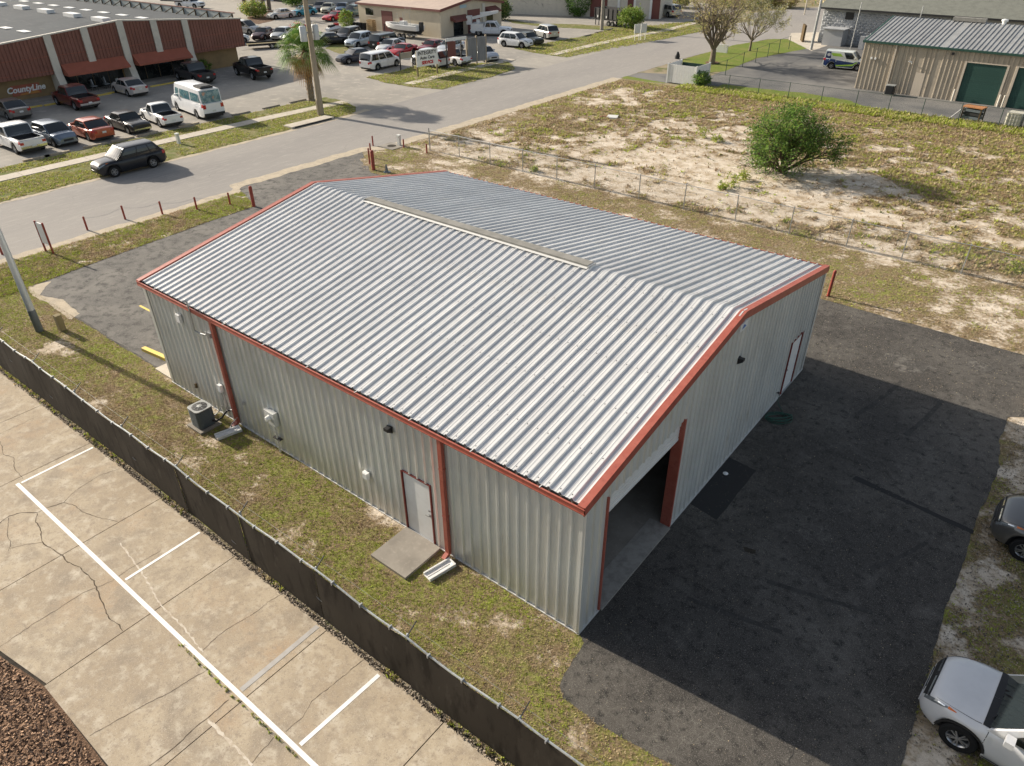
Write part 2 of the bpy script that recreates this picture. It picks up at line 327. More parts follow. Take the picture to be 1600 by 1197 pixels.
for p, w in ([(-0.75, 18.52),(0.18, 18.35),(1.25, 18.14),(2.04, 18.12),(2.6, 18.07)], .05), ([(5.56, 7.43),(5.45, 6.41),(5.54, 5.3),(5.49, 4.04),(5.69, 3.1)], .02), ([(5.24, -0.03),(5.09, 1.03)], .02), ([(2.45, 3.13),(2.39, 1.62),(2.59, 0.88)], .015), ([(3.73, 5.78),(3.53, 4.91),(2.68, 3.58)], .015), ([(1.93, 12.93),(2.92, 12.85),(3.76, 13.19)], .012), ([(3.45, 14.6),(3.96, 12.25),(3.81, 11.51)], .012):
    ribbon(cr, p, w, .0168, wob=.03)
stuff(cr.build('asphalt_cracks', M['scuff']))

# front walk pad beside the building and the back-door pad
p1 = MB().box(-19.62, -18.27, .03, 1.4, .0, .07); tag(p1.build('concrete_pad', M['walk']), 'pale concrete walk pad at the front left corner of the metal building', 'concrete pad')
p2 = MB().box(-5.85, -4.52, -1.42, -.06, 0, .09); tag(p2.build('door_step_slab', M['slab']), 'weathered square concrete slab in front of the side door', 'concrete slab')

# ---- the neighbour's concrete parking lot ----
lotE = thing('concrete_parking_lot', 'sun lit concrete', 'x'); del lotE['label']; del lotE['category']; struct(lotE)
stuffbase = MB().box(-60, 12, -40, -3.62, -.10, .006).build('joint_bed', M['gap'], lotE)
xs = [-60,-45,-41,-37,-33,-28.2,-24.1,-20.6,-17.0,-12.6,-8.8,-4.9,-1.0,2.9,6.8,12]
for i in range(len(xs)-1):
    a, b = xs[i]+.012, xs[i+1]-.012
    jit = [random.uniform(-.03, .03) for _ in range(8)]
    low = -8.72 if a > -8.9 else (-9.1 if a > -13 else -25)
    edge = [(b, low), (a, low)] if low > -20 else [(b, -25), (a, -25)]
    if -13 < a < -12: edge = [(b, -8.66), (-10.6, -8.95), (-11.6, -9.6), (-12.2, -11), (a, -13)]
    up_ = [(a+(b-a)*k/7, -3.72+jit[k]) for k in range(8)]
    MB().prism([(a, -3.72+jit[0])]+up_[1:]+edge, 0, .022).build('concrete_slab', M['conc'], lotE)
bedm = sheet('mulch_bed', [(12,-8.85),(-8.8,-8.72),(-10.6,-9.02),(-11.6,-9.66),(-12.3,-11),(-12.8,-13.2),(-13.4,-25),(12,-25)], .0125, M['mulch'], .02, .3); struct(bedm)
ck = MB(); Z = .0245
for p, w in [([(-19.45, -5.56),(-18.63, -5.78),(-18.22, -5.63),(-17.62, -5.85),(-16.85, -5.91)],.03),([(-15.28, -7.18),(-15.41, -6.88),(-15.26, -6.59),(-14.88, -6.3),(-14.87, -6.02),(-14.72, -5.62)],.045),([(-14.72, -5.62),(-14.88, -5.38),(-15.01, -5.01),(-15.1, -4.36),(-14.92, -3.79)],.02),([(-14.72, -5.62),(-14.37, -5.48),(-13.88, -5.48),(-13.22, -5.27),(-12.65, -5.03)],.035),([(-14.88, -6.3),(-14.54, -6.5),(-14.07, -6.56),(-13.5, -6.75),(-13.14, -6.71),(-12.58, -6.63),(-12.21, -6.65),(-11.85, -6.54),(-11.0, -6.52)],.05),([(-11.0, -6.52),(-10.55, -6.63),(-9.98, -6.76),(-9.49, -6.88),(-9.07, -6.82),(-8.84, -6.85)],.05),([(-10.73, -8.92),(-10.76, -8.54),(-10.8, -7.98),(-10.78, -7.49),(-10.82, -6.97),(-10.72, -6.6),(-10.6, -6.24),(-10.64, -5.67),(-10.6, -4.88)],.022),([(-6.78, -8.64),(-6.64, -8.06),(-6.54, -7.56),(-6.37, -7.03),(-6.32, -6.66),(-6.22, -6.12)],.022),([(-6.77, -5.98),(-6.87, -5.48),(-6.84, -5.05),(-6.72, -4.44),(-6.76, -4.11),(-6.68, -3.61)],.018),([(-5.15, -8.19),(-5.11, -7.67),(-5.15, -7.05),(-5.16, -6.31)],.035),([(-3.51, -6.9),(-3.57, -6.62),(-3.63, -6.23)],.02),([(-3.53, -5.98),(-3.52, -5.57),(-3.66, -5.19),(-3.64, -4.98),(-3.55, -3.62)],.02),([(-13.93, -7.48),(-14.17, -7.3),(-14.58, -7.24),(-15.33, -6.92)],.02),([(-13.99, -7.41),(-13.81, -7.08),(-13.52, -6.74)],.02),([(-19.93, -5.4),(-19.95, -4.78),(-20.0, -4.15)],.018),([(-16.96, -2.35),(-15.93, -2.34)],.015)]:
    ribbon(ck, p, w*.62, Z, wob=.016)
M['crackc'] = mat('crack_dirt', (.10,.078,.055), 1)
stuff(ck.build('concrete_cracks', M['crackc'], lotE))
pl = MB()
lines = [([(-16.74,-6.12),(-2.6,-6.08),(3,-6.06),(9,-6.05)],.105,'paint'),([(-16.68,-6.02),(-16.68,-3.80)],.085,'paint'),([(-10.36,-5.99),(-10.38,-3.8)],.085,'paint'),([(-5.15,-6.0),(-5.17,-3.8)],.13,'paint_dim'),([(-3.05,-5.98),(-2.97,-3.8)],.10,'paint'),([(0.6,-5.98),(.6,-3.8)],.1,'paint')]
for p, w, k in lines:
    b_ = MB(); ribbon(b_, p, w, .0262 if w < .12 or k == 'paint_dim' else .0258); o = b_.build('painted_line', M[k], lotE)
M['scrape'] = mat('pale_scrape', (.58,.52,.43), .9, 0, [(6,(.42,.345,.255),.45,.65,6)])
sc_ = MB()
ribbon(sc_, [(-11.75, -5.42),(-10.27, -5.58),(-8.91, -5.84),(-7.65, -5.88),(-6.73, -5.97)], .05, .0248, wob=.02)
ribbon(sc_, [(-5.11, -6.87),(-4.28, -6.86),(-3.47, -6.87)], .07, .0248, wob=.02)
stuff(sc_.build('scrape_marks', M['scrape'], lotE))

# =============== the metal building ===============
L_, W_, HE, HR = 18.25, 15.25, 4.21, 5.60
P = L_/60
M['roof'] = mat('galvalume_roof', (.62,.62,.605), .42, .12, [(.5,(.56,.56,.55),.42,.60,5),(2.5,(.66,.655,.635),.5,.65,5,(1,.25,1)),(.4,(.55,.51,.44),.58,.74,6),(6,(.55,.545,.53),.54,.70,5,(1,.15,1)),(30,(.50,.50,.49),.6,.8,2)], (3,.05,.01), spec=.5, rand=.05)
M['wall'] = mat('light_metal_siding', (.64,.65,.62), .34, .22, [(.7,(.60,.60,.565),.42,.62,4),(2.5,(.71,.70,.65),.5,.65,4,(1,1,.12)),(1.2,(.55,.53,.47),.60,.74,6,(1,1,.4))], (1.5,.08,.01), spec=.5, rand=.03)
M['red'] = mat('rust_red_trim', (.34,.088,.060), .5, 0, [(2.5,(.38,.115,.08),.4,.65,5),(9,(.28,.07,.05),.52,.7,4)], spec=.4, rand=.03)
M['redd'] = mat('dark_red_frame', (.17,.035,.028), .6)
M['white'] = mat('white_paint', (.72,.72,.70), .45, 0, [(3,(.66,.655,.63),.45,.7,5)])
M['galv'] = mat('galvanized_steel', (.42,.43,.43), .45, .6, [(6,(.34,.35,.35),.4,.7,4)])
M['black'] = mat('black_plastic', (.018,.018,.019), .5)
M['vent'] = mat('grey_ridge_vent', (.27,.26,.235), .85, 0, [(2,(.20,.195,.175),.4,.65,5)])
M['ivory'] = mat('ivory_flashing', (.58,.575,.55), .5, .1)
M['debris'] = mat('gutter_leaves', (.07,.05,.03), 1, 0, [(20,(.14,.10,.05),.4,.7,3)])
M['int'] = mat('interior_steel', (.30,.29,.27), .8)
M['lens'] = mat('lamp_lens', (.7,.7,.66), .15, 0, spec=.6)
wh = thing('metal_warehouse', 'grey metal warehouse with ribbed gable roof and rust red trim, one roll-up door half open', 'warehouse')
MAJ = [(0,0),(.024,.047),(.060,.047),(.084,0)]; MIN = [(.140,0),(.148,.006),(.162,.006),(.170,0),(.216,0),(.224,.006),(.238,.006),(.246,0)]
def prof(a, b, p=P):
    """ribbed sheet profile between two distances along the wall"""
    out = []; k = math.floor(a/p)-1
    pts = []
    while k*p < b+p:
        pts += [(k*p+x, h) for x, h in MAJ+MIN]; k += 1
    for (x0, h0), (x1, h1) in zip(pts, pts[1:]):
        if x0 <= a < x1: out.append((a, h0+(h1-h0)*(a-x0)/(x1-x0)))
        if a < x1 < b: out.append((x1, h1))
        if x0 < b <= x1: out.append((b, h0+(h1-h0)*(b-x0)/(x1-x0)))
    return out
def strip_panel(mb, a, b, z0, zt, place):
    """zt may depend on the distance; place(s, h, z) gives the point"""
    pr = prof(a, b); f = zt if callable(zt) else (lambda s: zt)
    vs = []; 
    for s_, h in pr: vs += [place(s_, h, z0), place(s_, h, f(s_))]
    mb.add(vs, [(2*i, 2*i+2, 2*i+3, 2*i+1) for i in range(len(pr)-1)])
# roof: 20 lapped sheets a side, one shared mesh each
sl_ = (HR-HE)/(W_/2); 
def roof_panel(side):
    mb = MB(); vs = []; pr = prof(0, L_/20+.03); n = len(pr)
    ys = [-.07, W_/2]
    for i, y in enumerate(ys):
        for s_, h in pr:
            yy = y if side > 0 else W_-y
            vs.append((-s_, yy, HE+.03+sl_*y+h))
    fs = [(i, i+n, i+n+1, i+1) if side > 0 else (i+1, i+n+1, i+n, i) for i in range(n-1)]
    mb.add(vs, fs); return mb.mesh('roof_panel', M['roof'])
for side in (1, -1):
    me = roof_panel(side)
    for k in range(20):
        o = put('roof_panel', me, wh, (-k*L_/20, 0, .0012*(k % 2)))
# ridge cap sheets outside the vent
VX0, VX1 = -14.95, -4.95
pr = prof(0, L_/20)
def cap_panel():
    mb = MB(); rows = [(-.36, HR+.035-.36*sl_), (-.06, HR+.045-.06*sl_), (.06, HR+.045-.06*sl_), (.36, HR+.035-.36*sl_)]; vs = []
    for y, z in rows: vs += [(-s_, W_/2+y, z+h) for s_, h in pr]
    n = len(pr)
    mb.add(vs, [(r_*n+i, (r_+1)*n+i, (r_+1)*n+i+1, r_*n+i+1) for r_ in range(3) for i in range(n-1)]); return mb.mesh('ridge_cap', M['roof'])
cme = cap_panel()
for k in range(20):
    x1 = -k*L_/20; x0 = x1-L_/20
    if x0 > VX1-.45 or x1 < VX0+.45: put('ridge_cap', cme, wh, (x1, 0, 0))
v = MB().box(VX0, VX1, W_/2-.17, W_/2+.17, HR+.02, HR+.13); 
rv = v.build('ridge_vent', M['vent'], wh)
f_ = MB(); f_.add([(VX0, W_/2-.172, HR+.07), (VX1, W_/2-.172, HR+.07), (VX1, W_/2-.25, HR+.082-.25*sl_), (VX0, W_/2-.25, HR+.082-.25*sl_)], [(3,2,1,0)])
f_.add([(VX0, W_/2+.172, HR+.07), (VX1, W_/2+.172, HR+.07), (VX1, W_/2+.28, HR+.08-.28*sl_), (VX0, W_/2+.28, HR+.08-.28*sl_)], [(0,1,2,3)])
f_.build('vent_flashing', M['ivory'], rv)
MB().box(VX1, VX1+.06, W_/2-.2, W_/2+.2, HR+.0, HR+.12).build('end_cap', M['galv'], rv); MB().box(VX0-.06, VX0, W_/2-.2, W_/2+.2, HR+.0, HR+.12).build('end_cap', M['galv'], rv)
# screws
s_ = MB()
for side in (0, 1):
    for row in [.05, 1.25, 2.75, 4.25, 5.75, 7.15]:
        for k in range(60):
            for dx in (.100,):
                x = -(k*P+dx); y = row if side == 0 else W_-row; z = HE+.03+sl_*row+.003
                s_.box(x-.010, x+.010, y-.012, y+.012, z, z+.014)
stuff(s_.build('roof_screws', M['black'], wh))
# rake trim both gables, both slopes
def rake(xc, name):
    for side in (0, 1):
        ya, yb = (-.16, W_/2) if side == 0 else (W_+.16, W_/2)
        za, zb = HE+.085-.16*sl_, HR+.085
        sg = 1 if xc > -1 else -1
        x0, x1 = sorted((xc-sg*.13, xc+sg*.055))
        mb = MB(); vs = []
        for y, z in ((ya, za), (yb, zb)): vs += [(x0, y, z-.05), (x1, y, z-.05), (x1, y, z), (x0, y, z)]
        # outer face hangs lower
        xo = x1 if sg > 0 else x0; xi = xo-sg*.03
        mb.add(vs, [(0,1,2,3),(7,6,5,4),(0,4,5,1),(1,5,6,2),(2,6,7,3),(3,7,4,0)])
        vs = []
        lo, hi = sorted((xi, xo+sg*.002))
        for y, z in ((ya, za), (yb, zb)): vs += [(lo, y, z-.24), (hi, y, z-.24), (hi, y, z+.002), (lo, y, z+.002)]
        mb.add(vs, [(0,1,2,3),(7,6,5,4),(0,4,5,1),(1,5,6,2),(2,6,7,3),(3,7,4,0)])
        mb.build('rake_trim', M['red'], wh)
rake(0, 'r'); rake(-L_, 'l')
# gutters with straps
for sy in (0, 1):
    y0 = -.005 if sy == 0 else W_+.005; d = -1 if sy == 0 else 1
    yo = y0+d*.165; mb = MB(); a, b = sorted((y0, yo)); t = .012
    mb.box(-L_-.06, .06, a, b, HE-.14, HE-.128)
    oy = sorted((yo-d*t, yo)); mb.box(-L_-.06, .06, *oy, HE-.128, HE-.005)
    lip = sorted((yo-d*.03, yo+d*.012)); mb.box(-L_-.06, .06, *lip, HE-.005, HE+.012)
    lip = sorted((yo, yo+d*.012)); mb.box(-L_-.06, .06, *lip, HE-.14, HE-.115)
    mb.box(-L_-.06, -L_-.045, a, b, HE-.128, HE-.005); mb.box(.045, .06, a, b, HE-.128, HE-.005)
    gt = mb.build('gutter', M['red'], wh)
    mb = MB(); mb.box(-L_-.04, .04, *sorted((y0+d*.002, yo-d*t)), HE-.126, HE-.095); stuff(mb.build('leaf_litter', M['debris'], wh))
    for k in range(10):
        x = -1.15-2.01*k+.02
        if x < -L_: break
        MB().box(x-.014, x+.014, *sorted((y0-d*.03, yo+d*.004)), HE+.013, HE+.019).build('gutter_strap', M['ivory'], wh)
# side wall (y = 0): sheets with the side door left open
DX0, DX1, DH = -5.84, -4.74, 2.20
EPS = 1e-4
def wall_set(n, length, place, ztop, holes, z0=.05):
    w = length/n
    for k in range(n):
        a, b = k*w, (k+1)*w; mb = MB(); cuts = sorted({a, b}|{c for h in holes for c in h[:2] if a < c < b})
        for c0, c1 in zip(cuts, cuts[1:]):
            mid = (c0+c1)/2; zb = z0
            for h in holes:
                if h[0] < mid < h[1]: zb = h[2]
            strip_panel(mb, c0+(.0005 if c0 > 0 else 0), c1, zb, ztop, place)
        mb.build('wall_panel', M['wall'], wh)
wall_set(20, L_, lambda s, h, z: (-s, -h, z), HE-.03, [(-DX1, -DX0, DH)])
wall_set(20, L_, lambda s, h, z: (-s, W_+h, z), HE-.03, [])
gz = lambda s: HE+.02+sl_*min(s, W_-s)
RY0, RY1, RZ = .90, 4.56, 3.78
GD0, GD1 = 13.05, 14.15
wall_set(17, W_, lambda s, h, z: (h, s, z), gz, [(RY0, RY1, RZ), (GD0, GD1, 2.2)])
wall_set(17, W_, lambda s, h, z: (-L_-h, s, z), gz, [(5, 6.1, 2.2)])
# corner trims, base trims
for x, y in ((0, 0), (-L_, 0), (0, W_), (-L_, W_)):
    sx = 1 if x == 0 else -1; sy = -1 if y == 0 else 1
    mb = MB(); mb.box(*sorted((x+sx*.036, x+sx*.042)), *sorted((y-sy*.13, y+sy*.042)), .05, HE-.02); mb.box(*sorted((x-sx*.13, x+sx*.036)), *sorted((y+sy*.036, y+sy*.042)), .05, HE-.02)
    mb.build('corner_trim', M['wall'], wh)
mb = MB(); mb.box(-L_-.05, .05, -.055, -.002, .02, .05).box(-L_-.05, .05, W_+.002, W_+.055, .02, .05).box(-L_-.055, -L_-.051, -.05, W_+.05, .02, .05)
mb.box(.002, .055, -.054, RY0, .02, .05).box(.002, .055, RY1, W_+.05, .02, .05)
mb.build('base_trim', M['ivory'], wh)
# structure inside: floor slab, frames, inner faces
fl = MB().box(-L_+.02, -.02, .02, W_-.02, .013, .06).build('floor_slab', M['slab'], wh)
th = MB().box(-.55, .10, RY0+.02, RY1-.02, .0135, .066); 
M['lip'] = mat('pale_door_lip', (.36,.34,.30), .9, 0, [(5,(.25,.235,.21),.42,.68,6)], (50,.4,.01)); th.build('door_sill', M['lip'], wh)
for k in range(5):
    x = -.35-k*(L_-.7)/4; fr = MB()
    fr.box(x-.08, x+.08, .05, .35, .06, HE-.2); fr.box(x-.08, x+.08, W_-.35, W_-.05, .06, HE-.2)
    fr.bar((x, .2, HE-.35), (x, W_/2, HR-.3), .16, .35); fr.bar((x, W_-.2, HE-.35), (x, W_/2, HR-.3), .16, .35)
    fr.build('steel_frame', M['int'], wh)
iw = MB().box(-8.0, -7.9, .1, W_-.1, .06, 3.9).build('partition_wall', M['int'], wh)
# roll-up door: jambs, header, curtain slats, drum
rd = MB(); rd.box(-.24, .058, RY1, RY1+.07, .05, RZ+.06); MB().box(-.24, .058, RY0-.04, RY0, .05, RZ+.04).build('door_jamb', M['red'], wh)
ru = MB().box(-.125, -.060, RY0+.02, RY1-.02, 3.14, 3.20).build('rollup_door', M['white'], wh)
for k in range(11):
    z = 3.20+.055*k; MB().box(-.105, -.075+(k % 2)*.006, RY0+.01, RY1-.01, z, z+.053).build('door_slat', M['white'], ru)
MB().lathe([(0, RY0+.05), (.2, RY0+.05), (.2, RY1-.05), (0, RY1-.05)], 14, (-.42, 0, 3.98), 'y').build('door_drum', M['white'], ru)
rd.build('door_jamb', M['red'], wh)
# side door
def man_door(name, face, x0, x1, zt, knob_right, mk=True):
    """face 'y' on the side wall, 'x' on the gable"""
    q = (lambda a, b, c, d, e, f: (a, b, c, d, e, f)) if face == 'y' else (lambda a, b, c, d, e, f: (-d, -c, a, b, e, f))
    dr = MB().box(*q(x0+.06, x1-.06, -.010, .02, .07, zt-.05)).build('walk_door', M['white'], wh)
    fm = MB(); fm.box(*q(x0, x0+.038, -.050, .03, .03, zt)).box(*q(x1-.038, x1, -.050, .03, .03, zt)).box(*q(x0+.038, x1-.038, -.048, .03, zt-.03, zt+.002)); fm.build('door_frame', M['redd'], dr)
    kx = x1-.14 if knob_right else x0+.14
    kb = MB(); kb.box(*q(kx-.03, kx+.03, -.022, -.010, 1.0, 1.10)); kb.box(*q(min(kx, kx-.12), kx, -.065, -.045, 1.03, 1.055)); kb.box(*q(kx-.012, kx+.012, -.05, -.02, 1.03, 1.055)); kb.box(*q(kx-.025, kx+.025, -.03, -.010, 1.2, 1.25)); kb.build('handle', M['galv'], dr)
    th_ = MB().box(*q(x0+.055, x1-.055, -.06, .0, .02, .068)).build('threshold', M['galv'], dr)
man_door('d', 'y', DX0, DX1, DH, True); man_door('d', 'x', GD0, GD1, 2.2, False)
# downspouts with kick-outs
for x in (-4.57*.915-.0, -15.27*.915):
    mb = MB(); mb.box(x-.065, x+.065, -.155, -.045, .12, HE-.141); mb.bar((x, -.10, .16), (x, -.30, .06), .125, .10)
    mb.box(x-.075, x+.075, -.16, -.035, 1.5, 1.53).box(x-.075, x+.075, -.16, -.035, 3.1, 3.13)
    mb.build('downspout', M['red'], wh)
# wall packs (lights)
def wall_light(x, y, z, face):
    mb = MB(); e = wh
    X = Matrix.Translation((x, y, z)) @ Matrix.Rotation(R(90) if face == 'x' else 0, 4, 'Z')
    mb.box(-.09, .09, -.06, -.03, -.10, .10, X); mb.box(-.07, .07, -.20, -.06, .0, .09, X); mb.add([X @ Vector(p) for p in [(-.07,-.20,0),(.07,-.20,0),(.07,-.06,-.09),(-.07,-.06,-.09),(-.07,-.06,0),(.07,-.06,0)]], [(0,3,2,1),(0,4,3),(1,2,5)])
    o = mb.build('wall_light', M['black'], wh)
    mb = MB(); mb.add([X @ Vector(p) for p in [(-.06,-.194,-.008),(.06,-.194,-.008),(.06,-.07,-.10),(-.06,-.07,-.10)]], [(0,3,2,1)]); mb.build('lamp_lens', M['lens'], o)
wall_light(-6.06, 0, 3.46, 'y'); wall_light(0, 7.72, 4.1, 'x')
# small fittings on the side wall
mb = MB().box(-7.40, -7.20, -.14, -.035, 1.13, 1.37); mb.box(-7.385, -7.215, -.155, -.14, 1.15, 1.35); mb.build('outlet_box', M['white'], wh)
mb = MB().box(-16.25, -16.02, -.12, -.035, 3.28, 3.60); mb.box(-16.235, -16.035, -.13, -.12, 3.30, 3.58); mb.build('cable_box', M['white'], wh)
mt = MB().box(-11.78, -11.42, -.20, -.035, 1.12, 1.62)
m_ = mt.build('meter_box', mat('meter_enclosure', (.55,.56,.54), .5, .2), wh)
MB().lathe([(0, -.33), (.08, -.325), (.095, -.29), (.10, -.20), (0, -.20)], 14, (-11.66, 0, 1.40), 'y').build('meter_dial', M['lens'], m_, ang=40)
mb = MB(); mb.box(-11.98, -11.80, -.16, -.035, 1.25, 1.58); mb.tube([(-11.60,-.12,1.12),(-11.60,-.12,.02)], .032, 8); mb.tube([(-11.88,-.12,1.25),(-11.86,-.12,.95),(-11.66,-.12,.85)], .012, 6); mb.build('conduit', M['ivory'], m_)
MB().box(-11.78, -11.42, -.165, -.037, .55, .58).build('bracket', M['black'], m_)
mb = MB().box(-14.66, -14.48, -.15, -.035, 1.15, 1.42); o = mb.build('disconnect_box', M['white'], wh)
mb = MB(); mb.tube([(-14.55,-.10,1.15),(-14.50,-.11,.9),(-14.62,-.14,.6),(-14.66,-.30,.42),(-14.68,-.38,.35),(-14.70,-.5,.32)], .017, 6); mb.tube([(-14.45,-.08,1.15),(-14.35,-.10,.7),(-14.55,-.13,.35)], .014, 6); mb.build('whip_conduit', M['galv'], o)
mb = MB(); mb.tube([(-14.2,-.04,.50),(-14.45,-.12,.42),(-14.52,-.34,.22),(-14.50,-.55,.20),(-14.58,-.66,.26)], .035, 8); mb.build('refrigerant_line', M['black'], o)
mb = MB(); mb.tube([(-14.0,-.05,.40),(-13.9,-.12,.36),(-14.1,-.28,.08),(-13.85,-.55,.04)], .014, 6); mb.build('drain_pipe', M['white'], wh)
mb = MB(); mb.tube([(-14.99,-.20,4.45),(-14.99,-.20,3.42),(-14.80,-.14,3.34),(-14.55,-.10,3.36)], .028, 8); mb.tube([(-14.99,-.20,4.45),(-15.03,-.24,4.52),(-15.03,-.30,4.48)], .045, 8)
mb.box(-14.42, -14.22, -.14, -.035, 3.35, 3.52); mb.build('service_mast', M['galv'], wh)
mb = MB(); mb.box(-16.40,-16.34,-.10,-.03,.55,.72); mb.tube([(-16.37,-.06,.62),(-16.36,-.14,.60)], .015, 6); mb.build('hose_bib', M['debris'], wh)
mb = MB(); mb.tube([(.03,12.50,.42),(.12,12.50,.42),(.15,12.50,.34)], .017, 6); mb.lathe([(0,.0),(.04,.0),(.04,.012),(0,.012)], 8, (.10,12.5,.455)); mb.build('hose_bib', M['black'], wh)
mb = MB(); mb.box(-13.36,-13.28,-.09,-.03,1.12,1.22); mb.build('sensor_box', M['galv'], wh)
# builder's badge on the gable apex
bd = MB().box(.05, .075, W_/2-.30, W_/2+.20, HR-.44, HR-.20).build('badge', M['white'], wh)
M['blue'] = mat('blue_print', (.06,.16,.42), .5)
mb = MB(); mb.add([(.0785, W_/2-.20, HR-.38), (.0785, W_/2+.10, HR-.38), (.0785, W_/2+.0, HR-.30), (.0785, W_/2-.1, HR-.26)], [(0,1,2,3)]); mb.build('badge_print', M['blue'], bd)
# splash blocks, condenser, hose and the like stand on their own
def splash(x, y, rz, label):
    t = MB(); t.box(-.16, .16, -.42, .42, 0, .05); t.box(-.16, -.12, -.42, .42, .05, .10); t.box(.12, .16, -.42, .42, .05, .10); t.box(-.12, .12, .38, .42, .05, .10); t.box(-.015,.015,-.4,.3,.05,.062)
    o = t.build('splash_block', M['white']); o.location = (x, y, .01); o.rotation_euler.z = rz; tag(o, label, 'splash block', 'splash blocks under the downspouts')
splash(-4.02, -.62, R(-12), 'white splash block beside the concrete step slab at the near downspout'); splash(-13.80, -.60, R(-14), 'white splash block under the downspout nearest the air conditioner')
ac = thing('air_conditioner', 'round-cornered grey outdoor air conditioner on a concrete pad by the side wall', 'air conditioner', (-14.88, -.82, 0)); ac.scale = (.84, .84, .90)
M['acgrey'] = mat('ac_casing', (.13,.155,.17), .5, .3); M['actop'] = mat('ac_top', (.30,.31,.30), .5, .2)
MB().box(-.50, .50, -.48, .48, .0, .09).build('pad', M['slab'], ac)
def rbox(h, r_, n=4):
    pts = []
    for cx, cy, a0 in ((h-r_, h-r_, 0), (-h+r_, h-r_, 90), (-h+r_, -h+r_, 180), (h-r_, -h+r_, 270)):
        for k in range(n+1): a = R(a0+90*k/n); pts.append((cx+r_*math.cos(a), cy+r_*math.sin(a)))
    return pts
MB().prism(rbox(.345, .12), .10, .84).build('casing', M['black'], ac)
for k in range(13): MB().prism(rbox(.365, .13), .13+k*.053, .165+k*.053).build('louver', M['acgrey'], ac)
MB().prism(rbox(.375, .14), .84, .89).build('top_cover', M['actop'], ac)
MB().lathe([(.30,.891),(.30,.898),(.11,.905),(.11,.891)], 24).build('fan_grille', M['black'], ac)
MB().lathe([(.105,.89),(.105,.915),(0,.925)], 16).build('fan_hub', M['actop'], ac)
for k in range(8):
    a = k*PI/4; MB().bar((.1*math.cos(a),.1*math.sin(a),.91),(.30*math.cos(a),.30*math.sin(a),.90),.01).build('grille_spoke', M['actop'], ac)
hs = MB()
for k in range(7):
    rr = .36+.035*math.sin(k*2.1); cx, cy = random.uniform(-.05,.05), random.uniform(-.06,.06); z = .015+.019*k
    hs.tube([(cx+rr*math.cos(a*PI/12)*(1+.05*math.sin(k)), cy+rr*.95*math.sin(a*PI/12+.2*k), z+.008*math.sin(a*PI/12+k)) for a in range(25)], .011, 6)
hs.tube([(.30,.05,.03),(.0,.45,.02),(-.25,.75,.02),(-.36,.80,.20),(-.34,.86,.33)], .011, 6)
M['hose'] = mat('green_hose', (.012,.075,.05), .45, spec=.5)
o = hs.build('garden_hose', M['hose'], smooth=True); o.location = (.50, 11.62, .013); tag(o, 'dark green garden hose coiled on the asphalt below the tap', 'hose')
o = MB().lathe([(0,.0),(.07,.0),(.085,.02),(.05,.05),(0,.06)], 14, (.32,7.76,.017)).build('round_marker', M['white'], ang=40); tag(o, 'small round white cap lying on the dark sealed asphalt patch', 'cap')

# =============== dark screened fence along the side ===============
M['screen'] = mat('dark_screen_fabric', (.038,.032,.025), .9, 0, [(.8,(.042,.035,.027),.42,.62,6),(3.5,(.022,.018,.014),.5,.66,4,(1,1,.3)),(6,(.06,.052,.042),.60,.72,6,(1,1,.25))], (120,.5,.004), spec=.5)
M['rail'] = mat('weathered_rail', (.36,.38,.38), .55, .4, [(8,(.22,.23,.23),.45,.7,4)])
sf = thing('screened_fence', 'chain-link fence covered in dark brown privacy screen beside the concrete lot', 'fence', (0, -3.5, 0))
FH = 1.74; px_ = [-45.0+3.06*i for i in range(18)]
def top_z(x): return FH+.035*math.sin(x*.9)+.02*math.sin(x*2.7+1)
for i in range(len(px_)-1):
    a, b = px_[i]+.005, px_[i+1]-.005; mb = MB(); nx, nz = 14, 5; vs = []
    dips = random.uniform(.02, .07); bel = random.uniform(-.02, .05)
    for s_ in (0, .008):
        for j in range(nz+1):
            for k in range(nx+1):
                u = k/nx; w = j/nz; x = a+(b-a)*u; sag = dips*math.sin(PI*u)
                z = .03+(top_z(x)-sag-.03)*w; y = -.045-s_-bel*math.sin(PI*u)*math.sin(PI*w)-.012*math.sin(u*9+i)*(w)-.02*math.sin(u*3+i)*(1-w)
                vs.append((x, y, z))
    n1 = (nx+1)*(nz+1); fs = []
    for j in range(nz):
        for k in range(nx):
            q = j*(nx+1)+k; fs.append((q+n1, q+1+n1, q+nx+2+n1, q+nx+1+n1)); fs.append((q, q+nx+1, q+nx+2, q+1))
    mb.add(vs, fs); mb.build('screen_panel', M['screen'], sf, smooth=True)
    mb = MB(); mb.tube([(a+(b-a)*k/10, -.012-.0*k, top_z(a+(b-a)*k/10)-dips*math.sin(PI*k/10)+.012) for k in range(11)], .024, 6); mb.build('top_rail', M['rail'], sf)
    for k in range(3):
        x = a+(b-a)*(k+.7)/3.2; MB().box(x-.015, x+.015, -.075, .02, top_z(x)-dips*.6-.02, top_z(x)+.03).build('tie', M['galv'], sf)
for i, x in enumerate(px_):
    mb = MB(); mb.tube([(x, .03, 0), (x, .03, FH+.04)], .03, 8); mb.lathe([(.034, FH+.04), (.02, FH+.07), (0, FH+.075)], 8, (x, .03, 0)); mb.build('post', M['rail'], sf)
    MB().bar((x, .04, FH+.02), (x+.02, .30, FH+.24), .022).build('barb_arm', M['black'], sf)
for k, (yy, zz) in enumerate(((.20, .13),)):
    MB().bar((px_[0], yy, FH+zz), (px_[-1], yy, FH+zz), .0035).build('barbed_wire', M['galv'], sf)
